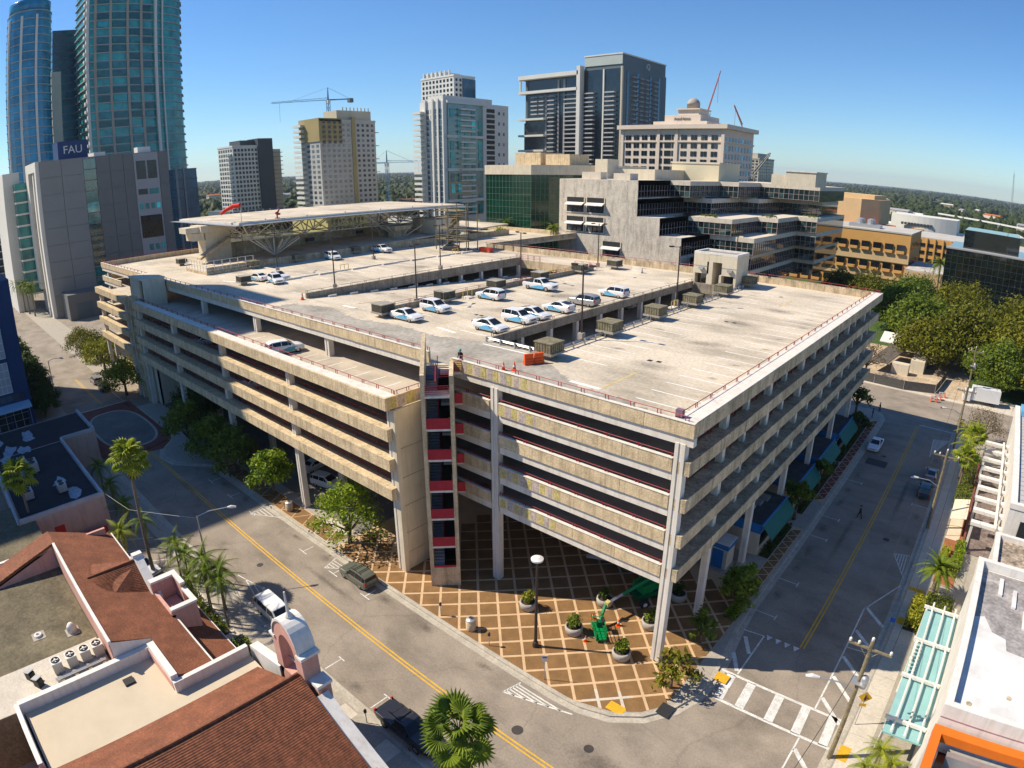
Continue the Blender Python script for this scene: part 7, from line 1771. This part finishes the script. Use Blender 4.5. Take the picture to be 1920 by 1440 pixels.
# park trees: three crown meshes, each a thing of its own
park = [(2, 130, 15, 9), (14, 121, 15.5, 10), (27, 117, 16, 10), (40, 126, 16, 11), (-6, 148, 15, 9.5), (9, 147, 16, 11), (26, 142, 17, 11.5), (44, 148, 17, 12), (21, 104.5, 12, 7.5), (34, 105, 13, 8), (-17, 163, 13.5, 8.5), (-28, 172, 12, 8), (-6, 172, 14, 9), (10, 171, 14, 10), (46, 112, 14, 9), (6, 114.5, 12.5, 7), (58, 130, 17, 11), (60, 152, 18, 12)]
pn = ["nearest the worksite fence", "behind the fence corner", "at the middle front of the park", "at the right front of the park", "in front of the tan wing", "in the middle of the canopy", "highest in the middle right", "toward the mirrored office", "beside the far utility pole", "above the delivery truck", "at the left end before the ochre office", "small one before the ochre office windows", "behind the left of the canopy", "behind the canopy below the mirrored office", "cut by the right edge low down", "overhanging the dark site shed", "cut by the right edge", "tall one at the back right"]
for i, (x, y, h, r_) in enumerate(park):
    tree(x, y, h, 10, "broad olive green park tree " + pn[i], lf_oak if i % 4 else lf_mid, 'p', 61+i % 3, 11000, .34, 46, .3, "park trees right of the garage", i*1.3, 0, r0=.45, key=('p', i % 3), name="park_tree")
tree(68, 178, 17, 10, "pale grey green park tree behind the right edge", lf_mid, 'p', 61, 11000, .34, 46, .3, "park trees right of the garage", .4, 0, r0=.45, key=('p', 1), name="park_tree")
tree(20.6, 73.5, 6.5, 4.2, "bare brown twiggy tree at the end of the right street", lf_dry, 'q', 71, 2600, .1, 18, .25)
# behind the garage
for i, (x, y, h) in enumerate(((-118, 101, 24.5), (-108, 100, 23), (-136, 98, 23.5))):
    tree(x, y, h, 4.2, ["tree top showing beside the white wall behind the helipad", "tree top at the foot of the green glass building", "tree top behind the helipad stair house"][i], lf_bright, 'r', 81, 1500, .25, 12, .72, rz=i)
# palms
def frond_mesh(L, droop, nleaf, wid, m, fold=.5):
    mb = MB(); pts = []
    for i in range(9):
        s = i/8; pts.append(Vector((L*s*(1-.18*droop*s), 0, L*(.55*s-(.55+droop*.75)*s*s))))
    mb.tube(pts, [.035*(1-.8*i/8) + .008 for i in range(9)], 4)
    for k in range(nleaf):
        s = .12+.86*k/(nleaf-1); i = min(7, int(s*8)); f = s*8-i; p = pts[i].lerp(pts[i+1], f); d = (pts[i+1]-pts[i]).normalized()
        ln = wid*math.sin(math.pi*min(1, .18+.78*s))
        for q in (-1, 1):
            side = Vector((0, q, 0)); tip = p + (side*.85+d*.55+Vector((0, 0, -fold))).normalized()*ln; w = d*.05*L/2.5
            mb.poly([p-w, p+w, tip+w*.2, tip-w*.2] if q > 0 else [p+w, p-w, tip-w*.2, tip+w*.2])
    return mb.mesh("frond", m)
def fan_mesh(L, R_, m, n=15):
    mb = MB(); mb.tube([(0, 0, 0), (L*.5, 0, L*.12), (L, 0, L*.1)], [.03, .025, .015], 4); c = Vector((L, 0, L*.1))
    for k in range(n):
        a = R(-118+236*k/(n-1)); da = R(118/(n-1))*1.05; r_ = R_*(1-.12*abs(k-(n-1)/2)/(n/2))
        def pt(t, rr, z): return c + Vector((math.cos(t)*rr, math.sin(t)*rr, z))
        mb.poly([c, pt(a-da, r_*.62, -.02*R_), pt(a, r_*.66, .05*R_)]); mb.poly([c, pt(a, r_*.66, .05*R_), pt(a+da, r_*.62, -.02*R_)])
        mb.poly([pt(a-da, r_*.62, -.02*R_), pt(a, r_, -.30*R_), pt(a, r_*.66, .05*R_)]); mb.poly([pt(a, r_*.66, .05*R_), pt(a, r_, -.30*R_), pt(a+da, r_*.62, -.02*R_)])
    return mb.mesh("fan_leaf", m)
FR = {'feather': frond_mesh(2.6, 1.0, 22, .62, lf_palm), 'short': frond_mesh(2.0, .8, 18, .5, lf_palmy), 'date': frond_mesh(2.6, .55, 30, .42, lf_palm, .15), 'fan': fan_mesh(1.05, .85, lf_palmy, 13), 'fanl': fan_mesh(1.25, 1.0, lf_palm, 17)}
def palm(x, y, h, kind, n, label, sc=1.0, r0=.14, lean=(0, 0), skirt=False, z=.1, group="palms", seed=0, el=(-35, 75)):
    r = random.Random(seed+int(x*7)+int(y*3)); t = thing("palm_tree", label, "palm", (x, y, z), 0, group)
    mb = MB(); pts = [(lean[0]*(i/6)**1.6, lean[1]*(i/6)**1.6, h*i/6) for i in range(7)]; mb.tube(pts, [r0*(1.5 if i == 0 else 1.1-.3*i/6) for i in range(7)], 8)
    for i in range(int(h*3)):
        s = (i+.5)/(h*3); k = r0*(1.14-.3*s)*1.04; mb.lathe([(k, -.02), (k*1.05, 0), (k, .02)], lean[0]*s**1.6, lean[1]*s**1.6, h*s, 8)
    O("trunk", mb, m_palmt, t, True, world=False); top_ = Vector(pts[-1])
    if skirt: put("dead_leaf_skirt", leaves(7, [(0, 0, -.6, .55), (0, 0, -1.2, .42), (0, 0, -1.7, .3)], 260, .28, lf_dry), t, tuple(top_), world=False)
    for i in range(n):
        a = i*2.39996+r.uniform(-.2, .2); e = el[0]+(el[1]-el[0])*((i+.5)/n)+r.uniform(-6, 6); s = sc*r.uniform(.85, 1.1)
        put("frond", FR[kind], t, tuple(top_+Vector((0, 0, .1))), (r.uniform(-.45, .45) if kind[:3] == 'fan' else r.uniform(-.2, .2), R(-e), a), (s, s, s), world=False)
    return t
palm(-2.75, -20.35, 6.9, 'fanl', 30, "large fan palm filling the bottom of the picture in front of the black pickup", 1.18, .2, seed=4, skirt=True, el=(-62, 72))
palm(-44.2, -25.0, 13.4, 'fan', 30, "very tall slim fan palm in front of the brick junction", 1.25, .17, (.3, .3), True)
palm(-58.6, -34.4, 9.4, 'fan', 30, "tall fan palm in front of the black roof at the left edge", 1.3, .17, (0, 0), True)
for i, (x, y, h) in enumerate(((-40.3, -23.3, 4.6), (-37.0, -23.6, 5.0), (-34.6, -22.9, 5.6), (-32.6, -23.4, 5.2), (-31.0, -22.8, 5.0), (-35.6, -24.2, 3.6), (-33.4, -21.8, 4.4))):
    palm(x, y, h, 'feather', 15, ["slim palm at the left end of the near palm group", "slim palm second from left in the near group", "tallest palm in the middle of the near group", "palm right of the middle in the near group", "palm at the right end of the near group beside the minivan", "short palm at the back of the near group", "short palm at the kerb side of the near group"][i], .85, .09, ((i % 3-1)*.3, .2))
palm(-48.6, -26.4, 3.6, 'short', 15, "bright bushy palm at the corner of the terracotta roof", 1.25, .12); palm(-50.4, -23.4, 3.2, 'feather', 12, "low dark palm beside the small car park", .8, .1)
for i, (x, y) in enumerate(((-62, -23.6), (-69, -23.2), (-55.6, -23.8))): palm(x, y, 3.4, 'feather', 13, ["shaded palm beside the pale building, middle one", "shaded palm beside the pale building nearest the junction", "shaded palm beside the red door ramp"][i], .8, .1)
for i, (x, y, h) in enumerate(((-232, -8, 9), (-226, -7.4, 10), (-219, -6.6, 9.5), (-240, -9, 9))): palm(x, y, h, 'feather', 16, ["sunlit palm by the glass annex, second from left", "sunlit palm by the glass annex, third from left", "sunlit palm nearest the grey slab building", "sunlit palm by the glass annex at the far left"][i], 1.5, .2)
palm(18.9, 24.0, 3.0, 'date', 34, "spreading date palm beside the teal canopy", 1.0, .24, el=(-25, 80))
for i, (x, y, h) in enumerate(((19.2, -1.6, 2.4), (20.4, -2.2, 2.0), (18.6, -3.4, 2.0))): palm(x, y, h, 'short', 14, ["bushy palm at the bottom edge below the teal canopy", "bushy palm at the bottom edge nearest the white shop", "small bushy palm at the bottom edge by the pavement"][i], .9, .1)
for i, (x, y, h) in enumerate(((18.4, 56.5, 5.0), (19.2, 60.0, 5.4), (18.0, 62.5, 5.0), (18.6, 53, 4.4), (19.4, 66, 4.6))): palm(x, y, h, 'fan' if i % 2 else 'short', 20, ["palm in the right garden, middle of the group", "palm in the right garden behind the middle one", "palm in the right garden toward the junction", "palm in the right garden nearest the brick court", "palm at the far end of the right garden"][i], 1.15, .13)
palm(-92, 104, 22.6, 'feather', 14, "palm top at the left of the green glass building", 1.3, .2); palm(-112, 106.5, 22.6, 'feather', 14, "palm top beside the white wall behind the garage", 1.3, .2)
palm(-2, 205, 14, 'feather', 18, "large palm by the tan wing in the distance", 2.0, .3); palm(36, 98, 7, 'feather', 16, "palm at the right edge below the park trees", 1.6, .2); palm(-12, 106, 6, 'date', 20, "palm on the lawn behind the worksite", 1.3, .22)
# hedges, shrubs, terrace planting
def hedge(x0, y0, x1, y1, h, label, m, n=900, leaf=.1, z=.13, cat="hedge"):
    t = thing("hedge", label, cat, ((x0+x1)/2, (y0+y1)/2, z)); g = np.random.default_rng(int(abs(x0*13+y0*7)) + 1)
    lx, ly = x1-x0, y1-y0; pos = np.stack([g.uniform(-lx/2, lx/2, n), g.uniform(-ly/2, ly/2, n), h*(1-g.random(n)**2*.9)], 1)
    nr = g.normal(size=(n, 3))+np.array([0, 0, .6]); nr /= np.linalg.norm(nr, axis=1, keepdims=True); a = np.cross(nr, g.normal(size=(n, 3))); a /= np.linalg.norm(a, axis=1, keepdims=True); b = np.cross(nr, a); s = leaf*(.6+.9*g.random(n))[:, None]
    put("foliage", quads_mesh("foliage", np.stack([pos-a*s*1.2, pos-b*s*.6, pos+a*s*1.2, pos+b*s*.6], 1).reshape(-1, 3), m), t, world=False)
    O("bed", MB().box(-lx/2, -ly/2, 0, lx/2, ly/2, .06), m_soil, t, world=False)
hedge(.95, 20.6, 2.0, 28.6, .6, "low dark planting bed in front of the first awning shop", lf_dark, 700)
hedge(.95, 32.4, 2.0, 49.6, .7, "low dark hedge along the middle awning shops", lf_dark, 1400)
hedge(.95, 51, 2.0, 69, .9, "dark hedge along the last awning shop", lf_dark, 1500)
hedge(18.5, 29.0, 20.9, 30.4, 1.1, "clipped bright hedge across the garden corner, front side", lf_yel, 900); hedge(20.0, 30.6, 21.2, 36.0, 1.2, "clipped bright hedge along the terrace wall", lf_bright, 1300); hedge(18.6, 30.6, 19.6, 34.5, .7, "low yellow green groundcover inside the clipped hedge", lf_yel, 900)
hedge(18.5, 16.8, 21.4, 24.5, .7, "mixed green planting bed below the date palm", lf_mid, 1600); hedge(18.4, 46, 20.6, 68, .9, "leafy planting bed under the right garden palms", lf_mid, 2400)
hedge(-24.6, -24.4, -20.6, -22.6, 1.4, "dark green shrub bed beside the bell wall", lf_dark, 1800, .13); hedge(-11.4, -23.9, -10.2, -22.6, .9, "small reddish green shrub on the pale path, upper one", lf_mid, 500); hedge(-7.6, -24, -5.4, -22.8, .9, "small dark shrub on the pale path, lower one", lf_dark, 700)
hedge(-28, -24.4, -25.2, -22.6, 1.0, "green shrubs under the near palms", lf_mid, 900); hedge(-41, -24.6, -30, -23.0, .8, "low planting under the row of near palms", lf_mid, 1600)
hedge(3.0-.9, 8.8, 3.3, 10.6, .5, "small green bed beside the kerb right of the corner column", lf_bright, 350)
hedge(17.2, 17.0, 18.6, 21.5, 1.6, "loose olive shrub overhanging the right pavement", lf_yel, 1100, .12); 
tb = random.Random(8)
for lv, (zt_, pts) in enumerate(CHAIN[1:5]):
    for i in range(len(pts)-1):
        a, b = Vector(pts[i]), Vector(pts[i+1])
        if abs(b.x-a.x) > 4 and i > 0:
            p = a.lerp(b, tb.uniform(.3, .8)); t = thing("terrace_shrub", "green shrubs on terrace %s of the terraced building, %s bay" % (["one from the top", "two from the top", "three from the top", "four from the top"][lv], ["first", "first", "first", "second", "second", "third", "third"][i]), "shrub", (p.x, p.y+.8, zt_), 0, "planting on the terraces")
            put("foliage", leaves(90+lv*7+i, [(dx, 0, .35, tb.uniform(.5, .9)) for dx in (-1.6, -.4, .7, 1.8)], 260, .2, lf_bright if (i+lv) % 2 else lf_mid), t, world=False); O("trough", MB().box(-2.4, -.5, 0, 2.4, .5, .3), m_fas, t, world=False)
for i, pt in enumerate(POTS):
    put("foliage", leaves(200+i, [(0, 0, 1.35, .62), (.1, .1, 1.7, .45), (-.15, 0, 1.1, .55)], 650 if i < 3 else 300, .10, [lf_yel, lf_mid, lf_mid, lf_dark, lf_mid, lf_dark][i]), pt, world=False)

# ------------------------------------------------------------------ the distance: tree carpet, far houses, viaduct, mast
g = np.random.default_rng(12); N = 15000
az = R(41.2) + g.uniform(R(-56), R(56), N); dist = 300*(6500/300)**g.random(N)
px = 17.68 - np.sin(az)*dist; py = -38.8 + np.cos(az)*dist
keep = ~((px > -300) & (px < 10) & (py < 320)) & ~((px > -120) & (px < 130) & (py < 380) & (py > 190)) & ~((px < -180) & (px > -480) & (py < 300) & (dist < 470)) & ~((px > -100) & (px < 10) & (py > 360) & (py < 485)) & (dist > 330) & ~((px > -300) & (px < -180) & (py < 390))
px, py, dist = px[keep], py[keep], dist[keep]; n = len(px)
rad = (3.2+3.4*g.random(n))*(1+dist/2600); hgt = (4+4.5*g.random(n))*(1+dist/9000)
th = g.random(n)*6.28
base = []
for k in range(3):                       # a rough crown: three rings, jittered per tree
    q = [(.95, .15), (1.0, .55), (.55, .95)][k]
    for j in range(6): base.append((q[0]*math.cos(j*1.0472+k*.5), q[0]*math.sin(j*1.0472+k*.5), q[1]))
base.append((0, 0, 1.08)); base = np.array(base)
co = base[None] * np.stack([rad, rad, hgt], 1)[:, None, :] * (1+.28*g.normal(size=(n, len(base), 1))); co += np.stack([px, py, np.zeros(n)], 1)[:, None, :]
tri = []
for k in range(2):
    for j in range(6):
        a, b, c, d = k*6+j, k*6+(j+1) % 6, (k+1)*6+(j+1) % 6, (k+1)*6+j; tri += [(a, b, c), (a, c, d)]
for j in range(6): tri.append((12+j, 12+(j+1) % 6, 18))
tri = np.array(tri); idx = (tri[None] + (np.arange(n)*len(base))[:, None, None]).reshape(-1)
me = bpy.data.meshes.new("far_woods"); me.vertices.add(n*len(base)); me.vertices.foreach_set("co", co.astype(np.float32).ravel()); me.loops.add(len(idx)); me.loops.foreach_set("vertex_index", idx.astype(np.int32)); me.polygons.add(len(idx)//3); me.polygons.foreach_set("loop_start", np.arange(0, len(idx), 3, dtype=np.int32))
lf_far = leafmat("far_foliage", (.016, .032, .010), (.07, .095, .018)); me.materials.append(lf_far); me.update(calc_edges=True)
fw = stuff(put("far_woods", me)); fw["label"] = "dense green tree cover stretching to the horizon"; fw["category"] = "woods"
rh = random.Random(21)
hm = [m_bwhite, m_cream, m_och2, m_bbeige]; orf = mat("orange_roof_tile", (.5, .13, .04))
ordn = ["first", "second", "third", "fourth", "fifth", "sixth", "seventh", "eighth", "ninth", "tenth", "eleventh", "twelfth", "thirteenth", "fourteenth", "fifteenth", "sixteenth", "seventeenth", "eighteenth"]
spots = [(-40+2.9*k, rh.uniform(620, 1300)) for k in range(8)] + [(24+1.25*k, rh.uniform(520, 1500)) for k in range(18)]
for i, (deg, d_) in enumerate(spots):
    a = R(41.2) - R(deg); x, y = 17.68-math.sin(a)*d_, -38.8+math.cos(a)*d_
    wc, rc_ = ["white", "cream", "tan", "beige"][i % 4], ["white", "orange", "white", "grey"][(i*5) % 4]
    t = thing("far_house", "%s far house with %s roof, %s from left %s" % (wc, rc_, ordn[i if i < 8 else i-8], "beyond the left towers" if i < 8 else "on the right horizon"), "house", (x, y, 0), rh.uniform(0, 3), "far houses among the trees"); w, l_, h = rh.uniform(9, 30), rh.uniform(8, 14), rh.uniform(8, 13)
    O("wall", MB().box(-w/2, -l_/2, 0, w/2, l_/2, h), hm[i % 4], t, world=False); rr = MB(); rr.poly([(-w/2-.5, -l_/2-.5, h), (w/2+.5, -l_/2-.5, h), (w/2-1, 0, h+2), (-w/2+1, 0, h+2)]); rr.poly([(w/2+.5, l_/2+.5, h), (-w/2-.5, l_/2+.5, h), (-w/2+1, 0, h+2), (w/2-1, 0, h+2)]); rr.poly([(w/2+.5, -l_/2-.5, h), (w/2+.5, l_/2+.5, h), (w/2-1, 0, h+2)]); rr.poly([(-w/2-.5, l_/2+.5, h), (-w/2-.5, -l_/2-.5, h), (-w/2+1, 0, h+2)])
    O("roof", rr, [m_bwhite, orf, m_bwhite, m_bgrey][(i*5) % 4], t, world=False)
v = thing("viaduct", "long pale elevated road crossing the distant trees at right", "viaduct", (10, 760, 0)); O("deck", MB().slab((-60, 800, 12.2), (-60, 800-8, 12.2), (130, 640, 12.2), (130, 648, 12.2), 1.4), m_bwhite, v)
for i in range(9): O("pier", MB().box(-52+21*i, 788-18*i, 0, -50+21*i, 791-18*i, 11), m_bgrey, v)
an = thing("radio_mast", "thin lattice radio mast on the horizon at the far right", "mast", (29, 1461, 0)); mm = MB()
for k in range(3): a = k*2.094; mm.tube([(29+3*math.cos(a), 1461+3*math.sin(a), 0), (29+.9*math.cos(a), 1461+.9*math.sin(a), 92)], .28, 4)
for k in range(18):
    z = k*5; f = 3-2.1*k/18
    for j in range(3): a, b = j*2.094, (j+1)*2.094; mm.tube([(29+f*math.cos(a), 1461+f*math.sin(a), z), (29+f*math.cos(b), 1461+f*math.sin(b), z+5)], .16, 4)
O("lattice", mm, m_bgrey, an); O("top_aerial", MB().tube([(29, 1461, 92), (29, 1461, 99)], .2, 4), m_bgrey, an)

# ------------------------------------------------------------------ wear: oil drips in the parking bays, softly edged stains
def stain_mat():
    m = bpy.data.materials.new("oil_stain"); m.use_nodes = True; n = m.node_tree.nodes; l = m.node_tree.links
    p = n["Principled BSDF"]; p.inputs["Base Color"].default_value = (.035, .03, .026, 1); p.inputs["Roughness"].default_value = .7
    tc = n.new("ShaderNodeTexCoord"); g = n.new("ShaderNodeNewGeometry")
    ln = n.new("ShaderNodeVectorMath"); ln.operation = 'LENGTH'; l.new(tc.outputs["Object"], ln.inputs[0])
    nz = n.new("ShaderNodeTexNoise"); nz.inputs["Scale"].default_value = 3.2; nz.inputs["Detail"].default_value = 6; nz.inputs["Roughness"].default_value = .7
    l.new(g.outputs["Position"], nz.inputs["Vector"])
    a = n.new("ShaderNodeMath"); a.operation = 'MULTIPLY_ADD'; a.inputs[1].default_value = -1.5; a.inputs[2].default_value = .22
    l.new(ln.outputs["Value"], a.inputs[0])
    b = n.new("ShaderNodeMath"); b.operation = 'ADD'; l.new(a.outputs[0], b.inputs[0]); l.new(nz.outputs["Fac"], b.inputs[1])
    r = n.new("ShaderNodeValToRGB"); r.color_ramp.elements[0].position = .22; r.color_ramp.elements[0].color = (0, 0, 0, 1); r.color_ramp.elements[1].position = .75; r.color_ramp.elements[1].color = (.34, .34, .34, 1)
    l.new(b.outputs[0], r.inputs["Fac"])
    t = n.new("ShaderNodeBsdfTransparent"); mx = n.new("ShaderNodeMixShader"); l.new(r.outputs[0], mx.inputs[0]); l.new(t.outputs[0], mx.inputs[1]); l.new(p.outputs[0], mx.inputs[2])
    l.new(mx.outputs[0], n["Material Output"].inputs["Surface"]); return m
sm_ = MB().quad((-.5, -.5, 0), (.5, -.5, 0), (.5, .5, 0), (-.5, .5, 0)).mesh("stain", stain_mat())
rs = random.Random(31); road_o = bpy.data.objects["road"]
for x in (-57.5, -51.8, -39.5, -34.0, -28.5, -23.4, -17.5, -11.5): put("oil_stain", sm_, road_o, (x+rs.uniform(-.8, .8), -9.9, .012), (0, 0, rs.uniform(-.2, .2)), (rs.uniform(2.6, 4.2), rs.uniform(1.2, 1.9), 1))
for x in (-23.5, -17.2, -11.5, -36, -42): put("oil_stain", sm_, road_o, (x+rs.uniform(-.8, .8), -18.7, .012), (0, 0, rs.uniform(-.2, .2)), (rs.uniform(2.6, 4.4), rs.uniform(1.2, 1.9), 1))
for y in (14.5, 21, 25.5, 31.5, 38, 43, 49, 65): put("oil_stain", sm_, road_o, (5.1, y+rs.uniform(-.8, .8), .012), (0, 0, rs.uniform(-.2, .2)), (rs.uniform(1.3, 2.0), rs.uniform(2.6, 4.6), 1))
for y in (34, 41, 61): put("oil_stain", sm_, road_o, (14.5, y, .012), (0, 0, 0), (1.6, 3.6, 1))
for x, y, a, b in ((14.6, -4.5, 2.2, 4), (-62, -13.9, 9, 1.6), (-30, -12.2, 16, 1.3), (-6, -16.4, 14, 1.4), (7.6, 30, 1.3, 22), (11.8, 45, 1.3, 26), (2, -12, 9, 4)): put("oil_stain", sm_, road_o, (x, y, .016), (0, 0, 0), (a, b, 1))
for i in range(26):
    x = rs.choice((-3.8, -16.2, -30.6, -44)); y = 5.5+2.62*rs.randint(2, 20); put("oil_stain", sm_, G, (x+rs.uniform(-.6, .6), y, ZR+.014), (0, 0, rs.uniform(-.3, .3)), (rs.uniform(1.6, 3.2), rs.uniform(1.0, 1.7), 1))
for x, y, a, b in ((-10, 13, 8, 5), (-9.5, 24, 9, 4), (-10.5, 36, 10, 6), (-9, 47, 9, 5), (-3, 2.2, 5, 3), (-37, 22, 7, 5), (-37, 34, 8, 6), (-74, 22, 8, 6), (-74, 40, 8, 6)): put("oil_stain", sm_, G, (x, y, ZR+.018), (0, 0, rs.uniform(-.4, .4)), (a, b, 1))
# ------------------------------------------------------------------ the hazy air
hz = MB().box(-9500, -2500, -1.5, 6500, 12500, 190)
hm_ = bpy.data.materials.new("haze_air"); hm_.use_nodes = True
nt = hm_.node_tree; nt.nodes.remove(nt.nodes["Principled BSDF"])
pv = nt.nodes.new("ShaderNodeVolumePrincipled"); pv.inputs["Color"].default_value = (.72, .84, 1.0, 1); pv.inputs["Density"].default_value = 0.00006; pv.inputs["Anisotropy"].default_value = 0.2
nt.links.new(pv.outputs[0], nt.nodes["Material Output"].inputs["Volume"])
stuff(O("haze", hz, hm_))
